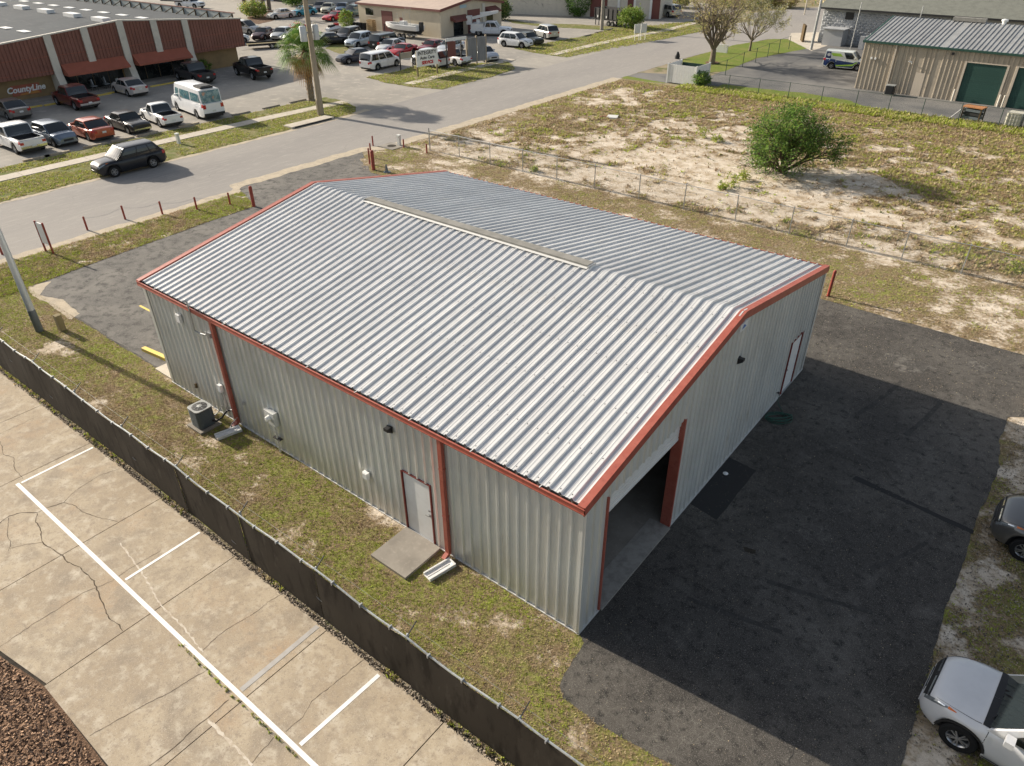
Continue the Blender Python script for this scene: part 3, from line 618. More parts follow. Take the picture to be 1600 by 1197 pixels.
def chain_mesh(x0, x1, z0, z1, w=.0035, pitch=.085):
    """diagonal wires of chain-link as long thin bars, on the plane y = 0"""
    mb = MB(); h = z1-z0; s = x0-h
    while s < x1:
        for sg in (1, -1):
            ax, bx = (s, s+h) if sg > 0 else (s+h, s); za, zb = z0, z1
            # clip to x0..x1
            pts = []
            for t in (0, 1): pts.append([ax+(bx-ax)*t, za+(zb-za)*t])
            A, B = pts; 
            def cl(P_, Q_):
                if P_[0] < x0: t = (x0-P_[0])/(Q_[0]-P_[0]); return [x0, P_[1]+(Q_[1]-P_[1])*t]
                if P_[0] > x1: t = (x1-P_[0])/(Q_[0]-P_[0]); return [x1, P_[1]+(Q_[1]-P_[1])*t]
                return P_
            if max(A[0], B[0]) <= x0 or min(A[0], B[0]) >= x1: continue
            A2, B2 = cl(A, B), cl(B, A)
            if abs(A2[0]-B2[0]) < .01: continue
            y = .003*sg; mb.bar((A2[0], y, A2[1]), (B2[0], y, B2[1]), w)
        s += pitch
    return mb
stuff(chain_mesh(px_[0], px_[-1], .05, FH, .0035, .14).build('chain_link', M['galv'], sf))
M['tear'] = mat('torn_screen_edge', (.30,.29,.27), .9)
for x, z in ((-22.6, 1.1), (-19.6, .75), (-13.9, .85), (-8.8, .5), (-5.1, .9)):
    mb = MB(); mb.tube([(x+.16*math.cos(a), -.115-.02*math.sin(a), z+.10*math.sin(a)) for a in (3.4, 3.9, 4.4, 4.9)], [.003, .010, .008, .002], 5); mb.build('torn_flap', M['tear'], sf)
# gravel and debris along the foot of the screen
# --------------- chain-link fence of the field ---------------
cf = thing('chain_link_fence', 'thin grey chain-link fence along the near edge of the sandy field', 'fence', (-32.2, 28.45, 0))
fx = [0, 2.9, 5.75, 8.6, 11.4, 14.3, 17.5, 20.5, 23.7, 26.8, 29.8, 32.5, 35.2, 38.2, 41.2, 44.2, 47.2, 50.2]
for i, x in enumerate(fx):
    h = 1.55 if i else 1.62; lean = random.uniform(-.03, .03)
    MB().tube([(x, .02, 0), (x+lean, .02, h)], .030 if i else .045, 7).build('post', M['galv'], cf)
for a, b in zip(fx, fx[1:]):
    MB().tube([(a, 0, 1.49), ((a+b)/2, 0, 1.465), (b, 0, 1.49)], .016, 6).build('top_rail', M['galv'], cf)
stuff(chain_mesh(0, fx[-1], .05, 1.48, .0032, .085).build('chain_link', M['galv'], cf))
# --------------- green fence beside the tan building ---------------
M['greenp'] = mat('dark_green_post', (.02,.05,.038), .5)
gf = thing('green_fence', 'dark green wire fence between the sandy field and the tan metal building', 'fence', (-28.6, 60.65, 0))
gx = [2.0, 5.2, 8.2, 11.05, 14.05, 17.05, 19.75, 22.4, 25.2, 28.1, 31, 34, 37, 40, 43]
for x in gx: MB().tube([(x, 0, 0), (x, 0, 1.5)], .03, 7).build('post', M['greenp'], gf)
MB().tube([(gx[0], 0, 1.46), (gx[-1], 0, 1.46)], .014, 6).build('top_wire', M['greenp'], gf)
stuff(chain_mesh(gx[0], gx[-1], .05, 1.45, .003, .12).build('wire_mesh', M['greenp'], gf))

# =============== vehicles ===============
M['glass'] = mat('car_glass', (.014,.019,.021), 0.0, 0, spec=.7)
M['glassin'] = mat('tinted_glass', (.03,.05,.055), .06, 0, spec=.8)
M['tyre'] = mat('tyre_rubber', (.018,.018,.018), .85)
M['rim'] = mat('alloy_rim', (.42,.43,.44), .3, .8)
M['trimblk'] = mat('black_trim', (.02,.02,.021), .6)
M['headl'] = mat('headlamp', (.22,.24,.25), .15, .3, spec=.7)
M['taill'] = mat('tail_lamp', (.40,.012,.012), .2, spec=.7)
M['amber'] = mat('amber_lamp', (.65,.16,.02), .2, spec=.7)
M['chrome'] = mat('chrome', (.65,.66,.67), .14, .9)
M['plate'] = mat('number_plate', (.62,.64,.62), .5)
M['seam'] = mat('panel_gap', (.012,.012,.012), .9)
PAINTS = {}
def paint(col, metal=.25):
    k = (col, metal)
    if k not in PAINTS: PAINTS[k] = mat('car_paint', col, .30, metal if max(col) > .05 else 0, [(1.3, tuple(c*.9 for c in col), .4, .7, 4)], coat=.6 if max(col) > .05 else .35, spec=.45 if max(col) > .05 else .25)
    return PAINTS[k]
def lerp(pts, x):
    if x <= pts[0][0]: return pts[0][1]
    for (a, p), (b, q) in zip(pts, pts[1:]):
        if x <= b: t = (x-a)/(b-a); return p+(q-p)*t
    return pts[-1][1]
def smoothlerp(pts, x):
    if x <= pts[0][0]: return pts[0][1]
    for (a, p), (b, q) in zip(pts, pts[1:]):
        if x <= b: t = (x-a)/(b-a); t = t*t*(3-2*t); return p+(q-p)*t
    return pts[-1][1]
# x is measured from the middle, + is the nose. base/roof give the glasshouse: windscreen foot, roof front, roof rear, rear glass foot
SPEC = dict(
 sedan=dict(L=4.7,W=1.82,H=1.44,wb=2.75,hood=.93,belt=.95,tail=1.00,gh=(1.00,.30,-.95,-1.70),rw=.32,gc=.20),
 coupe=dict(L=4.8,W=1.85,H=1.32,wb=2.65,hood=.86,belt=.90,tail=.95,gh=(.75,.05,-.75,-1.60),rw=.33,gc=.18),
 oldsedan=dict(L=4.6,W=1.74,H=1.38,wb=2.62,hood=.90,belt=.92,tail=.92,gh=(.80,.28,-.85,-1.35),rw=.31,gc=.22),
 hatch=dict(L=4.3,W=1.78,H=1.52,wb=2.6,hood=.95,belt=.98,tail=1.05,gh=(1.15,.35,-1.45,-2.02),rw=.31,gc=.20),
 suv=dict(L=4.65,W=1.86,H=1.70,wb=2.70,hood=1.04,belt=1.08,tail=1.10,gh=(1.12,.40,-1.65,-2.15),rw=.36,gc=.24),
 bigsuv=dict(L=5.2,W=2.0,H=1.88,wb=3.0,hood=1.14,belt=1.18,tail=1.2,gh=(1.15,.55,-2.20,-2.50),rw=.40,gc=.27),
 minivan=dict(L=5.0,W=1.95,H=1.78,wb=3.0,hood=1.02,belt=1.06,tail=1.06,gh=(1.62,.75,-2.15,-2.42),rw=.34,gc=.20),
 pickup=dict(L=5.7,W=1.98,H=1.84,wb=3.55,hood=1.14,belt=1.14,tail=1.10,gh=(1.25,.62,-.62,-.92),rw=.40,gc=.34,bed=(-1.02,-2.72)),
 compick=dict(L=5.0,W=1.75,H=1.62,wb=3.0,hood=1.00,belt=1.02,tail=.98,gh=(.95,.45,-.30,-.62),rw=.35,gc=.27,bed=(-.75,-2.36)),
 van=dict(L=6.9,W=2.0,H=2.45,wb=4.1,hood=1.25,belt=1.38,tail=1.4,gh=(2.30,1.75,-3.15,-3.30),rw=.36,gc=.26),
 cargovan=dict(L=4.45,W=1.84,H=1.83,wb=2.68,hood=1.08,belt=1.12,tail=1.12,gh=(1.42,.68,-2.08,-2.18),rw=.33,gc=.2),
)
class CarShape:
    def __init__(s, k):
        s.__dict__.update(SPEC[k]); s.k = k; s.h = s.L/2
        s.fx = s.wb/2+.02*s.L; s.rx = s.fx-s.wb; s.bed = SPEC[k].get('bed')
        boxy = k in ('pickup', 'compick', 'van', 'cargovan', 'bigsuv', 'oldsedan')
        g = s.gh; h = s.h; nose = s.hood-(.10 if boxy else .20)
        s.top = [(-h, s.tail-.06), (-h+.10, s.tail), (g[3], s.belt), (g[0], s.hood+.01), (g[0]+(h-g[0])*.5, s.hood-.02), (h-.22, nose+.03), (h, nose-.10)]
        s.plan = [(-h, .80 if not boxy else .92), (-h+.14, .93), (-h+.5, .985), (0, 1.0), (h-.95, .985), (h-.5, .945), (h-.2, .88 if not boxy else .92), (h, (.78 if k == 'suv' else .66) if not boxy else .84)]
        s.round = k == 'suv'
        s.bot = [(-h, s.gc+.22), (-h+.12, s.gc+.08), (-h+.4, s.gc), (h-.4, s.gc), (h-.1, s.gc+.04), (h, s.gc+.14)]
        s.arch = s.rw*1.24
    def sec(s, x):
        w = s.W/2*smoothlerp(s.plan, x); zt = smoothlerp(s.top, x)
        if s.round:
            u = max(0, (x-(s.h-1.35))/1.35); w = s.W/2*.99*(1-.30*u**3.0-.14*u**14) if u > 0 else w
            v = max(0, (x-(s.h-1.1))/1.1); zt = (s.hood-.01)*(1-v)+(s.hood-.05)*v-.20*v**4-.14*v**16 if v > 0 else zt
        zb = lerp(s.bot, x)
        for wx in (s.fx, s.rx):
            d = abs(x-wx)
            if d < s.arch: zb = max(zb, s.rw+math.sqrt(s.arch**2-d*d)*.97)
        zb = min(zb, zt-.10); sh = zt-.055*(1 if s.k not in ('van',) else .5); wai = zb+(sh-zb)*.62
        fl = 1.0+.012*sum(math.exp(-((x-wx)/.42)**2) for wx in (s.fx, s.rx))
        return [(w*.93, zb), (w*.985*fl, zb+.04), (w*fl, zb+(sh-zb)*.35), (w*.992*fl, wai), (w*.965, wai+(sh-wai)*.6), (w*.925, sh), (w*.86, zt-.012), (w*.55, zt+.018), (0, zt+.035)]
    def pt(s, x, t, side=1, off=0.):
        """point on the lower body skin; t runs 0 (sill) .. 8 (centre line)"""
        q = s.sec(x); i = min(int(t), 7); f = t-i; a, b = q[i], q[i+1]; y = a[0]+(b[0]-a[0])*f; z = a[1]+(b[1]-a[1])*f
        dy, dz = b[1]-a[1], a[0]-b[0]; L = math.hypot(dy, dz) or 1
        return (x, side*(y+off*dy/L), z+off*dz/L)
    def patch(s, mb, x0, x1, t0, t1, side, off=.006, nx=5, ntt=3, t0b=None, t1b=None):
        vs = []; t0b = t0 if t0b is None else t0b; t1b = t1 if t1b is None else t1b
        for i in range(nx+1):
            u = i/nx
            for j in range(ntt+1):
                a = t0+(t0b-t0)*u; b = t1+(t1b-t1)*u; vs.append(s.pt(x0+(x1-x0)*u, a+(b-a)*j/ntt, side, off))
        fs = []
        for i in range(nx):
            for j in range(ntt):
                q = i*(ntt+1)+j; f = (q, q+ntt+1, q+ntt+2, q+1); fs.append(f if (side > 0) != (x1 > x0) else f[::-1])
        mb.add(vs, fs)
    def ghp(s, u, v, side, off=0.):
        """side skin of the glasshouse: u 0 front .. 1 rear, v 0 belt .. 1 roof"""
        g = s.gh; xb = g[0]+(g[3]-g[0])*u; xt = g[1]+(g[2]-g[1])*u; x = xb+(xt-xb)*v
        tum = .80 if s.k not in ('van', 'cargovan', 'bigsuv', 'minivan', 'pickup') else .87
        wb = s.W/2*.925*smoothlerp(s.plan, xb)/1.0; wt = s.W/2*tum
        bulge = .03*math.sin(PI*v); y = wb+(wt-wb)*v+bulge
        zb = smoothlerp(s.top, xb)-.05; zr = s.H-.035-.03*abs(u-.45)
        return (x, side*(y+off), zb+(zr-zb)*v+off*.2)
def car_meshes(kind, detail):
    s = CarShape(kind); D = {}
    n = 56 if detail else 30
    xs = sorted(set([round(-s.h+s.L*i/n, 4) for i in range(n+1)]+[round(wx+s.arch*c, 4) for wx in (s.fx, s.rx) for c in (-.999,-.96,-.87,-.6,-.3,0,.3,.6,.87,.96,.999)]+([s.bed[0], s.bed[1]] if s.bed else [])))
    xs = [x for i, x in enumerate(xs) if i == 0 or x-xs[i-1] > .006 or (s.bed and x in s.bed)]
    mb = MB(); vs = []; fs = []
    for x in xs:
        q = s.sec(x); vs += [(x, y, z) for y, z in q]+[(x, -y, z) for y, z in q[:-1][::-1]]
    m = 17
    for i in range(len(xs)-1):
        xm = (xs[i]+xs[i+1])/2
        for j in range(m-1):
            if s.bed and s.bed[1] < xm < s.bed[0] and 6 <= j <= 9: continue
            fs.append((i*m+j, i*m+j+1, (i+1)*m+j+1, (i+1)*m+j))
    fs.append(tuple(range(m))[::-1]); fs.append(tuple(range((len(xs)-1)*m, len(xs)*m))); mb.add(vs, fs)
    D['body'] = (mb, 'paint', 62 if detail else 38)
    mb = MB()
    mb.box(-s.h+.16, s.h-.20, -s.W/2*.76, s.W/2*.76, s.gc-.02, s.hood-.22); 
    D['underbody'] = (mb, 'trimblk', None)
    if s.bed:
        a, b = s.bed; w = s.W/2*.80; z0 = s.gc+.38; mb = MB(); zt = s.belt-.01
        mb.add([(b,-w,z0),(a,-w,z0),(a,w,z0),(b,w,z0),(b,-w,zt),(a,-w,zt),(a,w,zt),(b,w,zt)], [(0,1,2,3),(0,4,5,1),(1,5,6,2),(2,6,7,3),(3,7,4,0)])
        D['cargo_bed'] = (mb, 'trimblk', None)
        mb = MB(); mb.box(b-.02, a, -w-.06, -w, zt-.03, zt+.025); mb.box(b-.02, a, w, w+.06, zt-.03, zt+.025); mb.box(b-.07, b, -w-.06, w+.06, zt-.03, zt+.02); D['bed_rail'] = (mb, 'paint', None)
    # glasshouse
    mb = MB(); us = [0, .12, .3, .5, .7, .88, 1]; vv = [0, .35, .7, 1.0]; vs = []; 
    rows = []
    for u in us:
        r_ = [s.ghp(u, v, 1) for v in vv]; e = r_[-1]
        r_ += [(e[0], e[1]*.90, e[2]+.028), (e[0]+(.03 if u == 0 else -.03 if u == 1 else 0), e[1]*.5, e[2]+.045), (e[0]+(.04 if u == 0 else -.04 if u == 1 else 0), 0, e[2]+.05)]
        rows.append(r_+[(p[0], -p[1], p[2]) for p in r_[:-1][::-1]])
    m = len(rows[0]); vs = [p for r_ in rows for p in r_]; fs = []
    for i in range(len(us)-1):
        for j in range(m-1): fs.append((i*m+j, (i+1)*m+j, (i+1)*m+j+1, i*m+j+1))
    # front and rear faces as strips between mirrored points
    hm = m//2
    for i, fl in ((0, False), (len(us)-1, True)):
        for j in range(hm):
            a, b, c, d = i*m+j, i*m+j+1, i*m+m-2-j, i*m+m-1-j
            f = (a, b, c, d) if b != c else (a, b, d); fs.append(f if not fl else f[::-1])
    mb.add(vs, fs); D['cabin'] = (mb, 'paint', 35)
    # glass panes
    def quadgrid(fn, nu=4, nv=3, flip=False):
        mb = MB(); vs = [fn(i/nu, j/nv) for i in range(nu+1) for j in range(nv+1)]; fs = []
        for i in range(nu):
            for j in range(nv): q = i*(nv+1)+j; f = (q, q+nv+1, q+nv+2, q+1); fs.append(f[::-1] if flip else f)
        mb.add(vs, fs); return mb
    def ws(front):
        u = 0 if front else 1; sg = 1 if front else -1
        def fn(a, b):
            y = (a*2-1)*.93; v = .05+.88*b; A = s.ghp(u, v, 1); yy = A[1]*y
            crown = (1-y*y)*.045*(1 if v > .4 else v/.4)
            return (A[0]+sg*(.014+crown*.9), yy, A[2]+.010+.02*(1-y*y)*b)
        return quadgrid(fn, 6, 3, flip=not front)
    D['windscreen'] = (ws(True), 'glass', None); D['rear_window'] = (ws(False), 'glass', None)
    if kind in ('pickup', 'compick'): cuts = [(.10,.52),(.57,.92)] if kind == 'pickup' else [(.12,.85)]
    elif kind in ('van',): cuts = [(.05,.17),(.22,.60),(.64,.95)]
    elif kind == 'cargovan': cuts = [(.06,.34)]
    elif kind in ('coupe',): cuts = [(.10,.62),(.66,.86)]
    elif kind in ('minivan', 'bigsuv'): cuts = [(.06,.34),(.37,.64),(.67,.94)]
    elif kind in ('suv', 'hatch'): cuts = [(.07,.40),(.43,.72),(.75,.92)]
    else: cuts = [(.09,.48),(.52,.90)]
    D['side_window'] = []
    for a, b in cuts:
        for side in (1, -1):
            v1 = .90 if kind != 'van' else .72; v0 = .10
            D['side_window'].append((quadgrid(lambda p, q: s.ghp(a+(b-a)*p, v0+(v1-v0)*q, side, .012), 4, 3, flip=side < 0), 'glass', None))
    # lamps
    D['headlight'] = []; D['taillight'] = []; D['mirror'] = []; D['turn_signal'] = []; D['grille_band'] = []; D['chrome_strip'] = []; D['cowl'] = []; D['lamp_bowl'] = []
    for side in (1, -1):
        mb = MB(); s.patch(mb, s.h-.52, s.h-.05, 4.9, 5.35, side, .010, 5, 2, 3.9, 5.3); D['headlight'].append((mb, 'headl', None))
        if detail:
            mb = MB(); s.patch(mb, s.h-.66, s.h-.50, 5.0, 5.25, side, .011, 3, 2, 4.7, 5.6); D['turn_signal'].append((mb, 'amber', None))
        mb = MB(); s.patch(mb, -s.h+.26, -s.h+.01, 3.4, 5.3, side, .010, 4, 3); 
        q = s.sec(-s.h); yb = side*q[3][0]; 
        y0, y1 = sorted((yb*.98, yb*.70)); mb.box(-s.h-.012, -s.h+.05, y0, y1, q[3][1]-.02, q[5][1]-.01)
        D['taillight'].append((mb, 'taill', None))
        A = s.ghp(.10, .12, side); mb = MB(); y0, y1 = sorted((A[1]+side*.02, A[1]+side*.24)); mb.box(A[0]-.07, A[0]+.09, y0, y1, A[2]+.02, A[2]+.17); D['mirror'].append((mb, 'paint', None))
    if detail:
        for side in (1, -1):
            mb = MB(); s.patch(mb, s.h-.13, s.h-.015, 5.1, 8, side, .007, 3, 6); D['grille_band'].append((mb, 'trimblk', None))
            mb = MB(); s.patch(mb, s.h-.105, s.h-.080, 5.3, 7.8, side, .016, 1, 6); D['chrome_strip'].append((mb, 'chrome', None))
            mb = MB(); s.patch(mb, s.gh[0]-.10, s.gh[0]+.085, 5.9, 8, side, .010, 3, 6); D['cowl'].append((mb, 'trimblk', None))
            mb = MB(); s.patch(mb, s.h-.44, s.h-.30, 4.95, 5.25, side, .014, 3, 2); D['lamp_bowl'].append((mb, 'chrome', None))
        mb = MB()
        for y0_, y1_ in ((.55, -.08), (-.05, -.62)):
            A = s.ghp(.03, .04, 1); mb.tube([(A[0]+.10, y0_, A[2]+.055), (A[0]-.02, (y0_+y1_)/2, A[2]+.09), (A[0]-.03, y1_, A[2]+.10)], .011, 5)
        D['wiper'] = (mb, 'trimblk', None)
    # nose and tail pieces
    zt = smoothlerp(s.top, s.h); q = s.sec(s.h); wn = q[3][0]
    mb = MB(); mb.box(s.h-.03, s.h+.012, -wn*.62, wn*.62, zt-.20, zt-.05); D['grille'] = (mb, 'trimblk', None)
    mb = MB(); mb.box(s.h-.08, s.h+.018, -wn*.95, wn*.95, lerp(s.bot, s.h)-.01, lerp(s.bot, s.h)+.10)
    D['front_bumper'] = (mb, 'bumper', None)
    mb = MB(); q = s.sec(-s.h); mb.box(-s.h-.03, -s.h+.10, -q[3][0]*.98, q[3][0]*.98, lerp(s.bot, -s.h)-.04, lerp(s.bot, -s.h)+.13); D['rear_bumper'] = (mb, 'bumper', None)
    mb = MB(); zz = s.gc+.44 if not s.bed else s.gc+.28; mb.box(-s.h-.042, -s.h-.02, -.15, .15, zz, zz+.14); D['number_plate'] = (mb, 'plate', None)
    # panel gaps
    mb = MB()
    gx_ = [s.gh[0]-.05, s.gh[0]+(s.gh[3]-s.gh[0])*(cuts[0][1]+.02)]
    if len(cuts) > 1 and kind not in ('van', 'cargovan'): gx_.append(s.gh[0]+(s.gh[3]-s.gh[0])*(cuts[1][1]+.03))
    for gx1 in gx_:
        if abs(gx1-s.rx) < s.arch*.6: gx1 = s.rx+s.arch*.75
        for side in (1, -1): s.patch(mb, gx1-.006, gx1+.006, .9, 5.6, side, .003, 1, 6)
    for side in (1, -1): s.patch(mb, s.gh[0]+.1, s.h-.25, 5.95, 6.02, side, .004, 8, 1, 5.9, 5.98)
    for side in (1, -1):
        for gx1 in gx_[1:]:
            s.patch(mb, gx1+.10, gx1+.28, 4.15, 4.32, side, .016, 1, 1)
    D['panel_gap'] = (mb, 'seam', None)
    mb = MB()
    for side in (1, -1): s.patch(mb, s.rx+s.arch+.01, s.fx-s.arch-.01, .0, 1.25, side, .012, 8, 2)
    for wx in (s.fx, s.rx):
        for side in (1, -1):
            vs = []
            for k in range(13):
                a = PI*(.03+.94*k/12); 
                for rr in (s.arch*.97, s.arch*.97+.055): x = wx+rr*math.cos(a); z = s.rw+rr*math.sin(a)*.98; vs.append((x, side*(s.W/2*smoothlerp(s.plan, max(-s.h, min(s.h, x)))*1.0+.012), z))
            fs = [(2*k, 2*k+1, 2*k+3, 2*k+2) for k in range(12)]; mb.add(vs, fs if side > 0 else [f[::-1] for f in fs])
    D['cladding'] = (mb, 'trimblk', None)
    return s, D
WHEELS = {}
def wheel_mesh(r_, detail, style=0):
    k = (r_, detail, style)
    if k in WHEELS: return WHEELS[k]
    n = 28 if detail else 16; w = .115
    t = MB().lathe([(r_*.62,-w*.8),(r_*.66,-w),(r_*.92,-w),(r_,-w*.72),(r_,w*.72),(r_*.92,w),(r_*.66,w),(r_*.62,w*.8)], n, axis='y').mesh('wheel', M['tyre'], smooth=True, ang=40)
    mb = MB()
    mb.lathe([(r_*.64, w*.75),(r_*.60, w*.80),(r_*.55, w*.60),(r_*.52, w*.30),(0, w*.28)], n, axis='y')
    mb.cur = 1
    mb.lathe([(r_*.52, w*.32),(0,w*.31)], n, axis='y')
    mb.cur = 0
    sp = 10 if style == 0 else 5
    for i in range(sp):
        a = 2*PI*i/sp+(0 if style else (.12 if i % 2 else -.12)); mb.bar((.02*math.cos(a), w*.62, .02*math.sin(a)), (r_*.60*math.cos(a), w*.70, r_*.60*math.sin(a)), .028 if style == 0 else .075, .03, up=(0,1,0))
    mb.lathe([(r_*.14, w*.5),(r_*.12, w*.78),(0, w*.80)], 10, axis='y')
    WHEELS[k] = (t, mb.mesh('rim', [M['rim'], M['black']], ang=35)); return WHEELS[k]
CARS = {}; CAR_N = 0
def car(kind, x, y, hd, col, label, cat, name, metal=.25, bumper=None, detail=False, clad=False, style=0, glass='glass', group=None, z=0., lift=0., extra=None):
    key = (kind, detail)
    if key not in CARS:
        s, D = car_meshes(kind, detail); CARS[key] = [s, D, {}]
    s, D, cache = CARS[key]; pm = paint(col, metal)
    mm = dict(paint=pm, bumper=M[bumper] if bumper else pm)
    t = thing(name, label, cat, (x, y, z), R(hd), group)
    for nm, val in D.items():
        if nm == 'cladding' and not clad: continue
        for i, (mb, mk, ang) in enumerate(val if isinstance(val, list) else [val]):
            m_ = mm.get(mk) or (M[glass] if mk == 'glass' else M[mk]); ck_ = (nm, i, m_.name)
            if ck_ not in cache: cache[ck_] = mb.mesh(nm, m_, smooth=bool(ang), ang=ang)
            o = put(nm, cache[ck_], t, (0, 0, lift))
            if nm in ('cladding', 'panel_gap', 'wiper'): stuff(o)
    tw, tr = wheel_mesh(s.rw*(1.12 if lift else 1), detail, style); rz = s.rw*(1.12 if lift else 1)
    for wx in (s.fx, s.rx):
        for side in (1, -1):
            w = put('wheel', tw, t, (wx, side*(s.W/2-.13), rz)); 
            if side < 0: w.rotation_euler.z = PI
            put('rim', tr, w)
    return t, s
G1 = 'cars parked in the front lot along the street'
G2 = 'cars parked on the corner lot'
# ---- across the street, in front of the brown building ----
car('suv', -45.35, 12.62, -91, (.012,.014,.018), 'black sport utility vehicle parked half on the grass at the edge of the street', 'suv', 'parked_suv', detail=True, clad=False, group=None)
car('pickup', -57.3, 10.35, 180, (.72,.72,.72), 'white crew cab pickup truck at the far left of the row by the verge', 'pickup truck', 'pickup_truck', bumper='chrome', metal=.05, group=G1)
car('hatch', -56.75, 12.75, 2, (.16,.20,.25), 'blue grey hatchback facing the street between a white pickup and a red sedan', 'car', 'parked_car', metal=.6, group=G1)
car('sedan', -56.3, 15.25, 180, (.38,.085,.045), 'faded orange red sedan with its tail to the street', 'car', 'parked_car', group=G1)
t5, s5 = car('oldsedan', -56.0, 18.15, 0, (.035,.032,.03), 'old black sedan with bronze roof facing the street beside a red sedan', 'car', 'parked_car', bumper='chrome', group=G1)
car('compick', -55.9, 20.95, 174, (.74,.74,.73), 'white single cab pickup truck with black bed next to the tall white van', 'pickup truck', 'pickup_truck', bumper='white', metal=.02, group=G1)
M['vanwin'] = mat('teal_van_window', (.05,.14,.17), .1, 0, [(3,(.20,.30,.30),.45,.6,3),(1.2,(.45,.22,.12),.62,.70,3)], spec=.7)
tv, sv = car('van', -56.6, 24.75, 172, (.78,.79,.80), 'tall white passenger van with teal windows at the end of the row by the verge', 'van', 'passenger_van', glass='vanwin', bumper='trimblk', metal=.02, group=G1)
MB().box(-2.9, -1.5, -.55, .55, 2.46, 2.60).box(-2.75, -1.65, -.42, .42, 2.60, 2.64).build('roof_air_unit', M['trimblk'], tv)
car('sedan', -68.7, 14.3, 180, (.22,.22,.21), 'grey sedan nose-in at the far left of the building front', 'car', 'parked_car', metal=.6, group=G1)
tp, sp_ = car('pickup', -68.0, 19.55, 180, (.11,.012,.012), 'dark red pickup truck with silver lower sides parked at the brown building', 'pickup truck', 'pickup_truck', bumper='chrome', group=G1)
car('sedan', -69.4, 25.3, 178, (.62,.58,.54), 'pearl white sedan parked nose-in at the yellow wheel stops', 'car', 'parked_car', metal=.3, group=G1)
car('pickup', -69.9, 32.6, 176, (.045,.045,.047), 'charcoal pickup truck with closed bed parked by the shop window', 'pickup truck', 'pickup_truck', group=G1)
car('pickup', -66.9, 37.6, 172, (.008,.009,.010), 'black lifted pickup truck with big tyres near the lot entrance', 'pickup truck', 'pickup_truck', lift=.14, group=G1)
# ---- corner lot cars ----
car('sedan', -64.9, 50.2, -98, (.018,.022,.035), 'dark navy sedan beside the white minivan on the corner lot', 'car', 'parked_car', group=G2)
car('minivan', -59.75, 49.35, 93, (.66,.66,.66), 'white minivan with grey lower sides parked alone beside the grass corner', 'minivan', 'parked_minivan', metal=.05, clad=True, group=G2)
car('minivan', -56.2, 53.6, 176, (.60,.62,.63), 'silver white minivan right behind the auto care sign', 'minivan', 'parked_minivan', metal=.3, group=G2)
car('compick', -54.9, 56.0, 172, (.72,.72,.71), 'white pickup truck with open bed between the minivan and the tall sign boards', 'pickup truck', 'pickup_truck', bumper='chrome', metal=.02, group=G2)
car('sedan', -53.9, 60.4, -20, (.40,.43,.47), 'silver blue sedan to the right of the tall sign boards', 'car', 'parked_car', metal=.6, group=G2)
car('coupe', -63.7, 56.6, -77, (.42,.012,.012), 'bright red sedan in the middle row of the corner lot', 'car', 'parked_car', group=G2)
car('sedan', -67.0, 57.8, -76, (.62,.64,.63), 'pale sedan hidden behind the bright red sedan', 'car', 'parked_car', group=G2)
car('bigsuv', -69.0, 59.2, 95, (.012,.018,.024), 'large black sport utility vehicle in the middle of the corner lot', 'suv', 'parked_suv', group=G2)
car('suv', -73.3, 58.2, -76, (.45,.50,.54), 'silver blue sport utility vehicle with its nose to the entrance', 'suv', 'parked_suv', metal=.5, group=G2)
car('suv', -78.2, 60.6, -80, (.10,.09,.08), 'dark brown sport utility vehicle behind the silver blue one', 'suv', 'parked_suv', group=G2)
car('sedan', -77.6, 57.4, 60, (.010,.011,.012), 'black sedan seen just right of the palm crown', 'car', 'parked_car', group=G2)
car('hatch', -83.6, 56.3, -80, (.62,.64,.64), 'white hatchback seen just left of the utility pole', 'car', 'parked_car', group=G2)
car('coupe', -90.3, 61.3, -110, (.48,.03,.03), 'red sports coupe beyond the silver sedan', 'car', 'parked_car', group=G2)
car('sedan', -87.2, 56.6, -62, (.52,.53,.52), 'silver sedan behind the empty car trailer', 'car', 'parked_car', metal=.5, group=G2)
car('sedan', -89.3, 55.0, -60, (.06,.022,.022), 'dark maroon sedan left of the silver sedan', 'car', 'parked_car', group=G2)
car('minivan', -95.9, 56.4, 18, (.46,.46,.45), 'silver minivan just beyond the corner of the brown building', 'minivan', 'parked_minivan', metal=.4, group=G2)
car('hatch', -89.6, 50.3, 60, (.68,.68,.66), 'white car half hidden by the corner of the brown building', 'car', 'parked_car', group=G2)
car('oldsedan', -62.6, 60.6, -80, (.22,.02,.025), 'maroon sedan right of the bright red sedan', 'car', 'parked_car', group=G2)
car('sedan', -60.6, 61.9, -78, (.55,.58,.60), 'pale silver sedan behind the white pickup truck', 'car', 'parked_car', metal=.4, group=G2)
car('sedan', -106.2, 70.5, -96, (.58,.57,.54), 'cream white sedan parked by the planting bed with palms', 'car', 'parked_car', group=G2)
car('sedan', -106.2, 75.1, -93, (.03,.26,.34), 'turquoise sedan behind the cream white sedan', 'car', 'parked_car', group=G2)
car('coupe', -96.8, 74.1, -86, (.44,.012,.018), 'red car standing in front of the row at the top', 'car', 'parked_car', group=G2)
car('sedan', -109.2, 81.2, -52, (.10,.10,.11), 'dark grey sedan at the left end of the far row', 'car', 'parked_car', group=G2)
car('sedan', -106.4, 80.6, -54, (.62,.60,.48), 'pale cream sedan second in the far row', 'car', 'parked_car', group=G2)
car('sedan', -104.6, 82.3, -54, (.10,.16,.24), 'blue sedan third in the far row', 'car', 'parked_car', group=G2)
car('sedan', -102.0, 83.0, -54, (.45,.48,.5), 'silver sedan fourth in the far row', 'car', 'parked_car', group=G2)
car('suv', -98.6, 79.4, -80, (.09,.15,.14), 'dark green sport utility vehicle at the right end of the far row', 'suv', 'parked_suv', group=G2)
G3 = 'cars on the lot by the dump trailer'
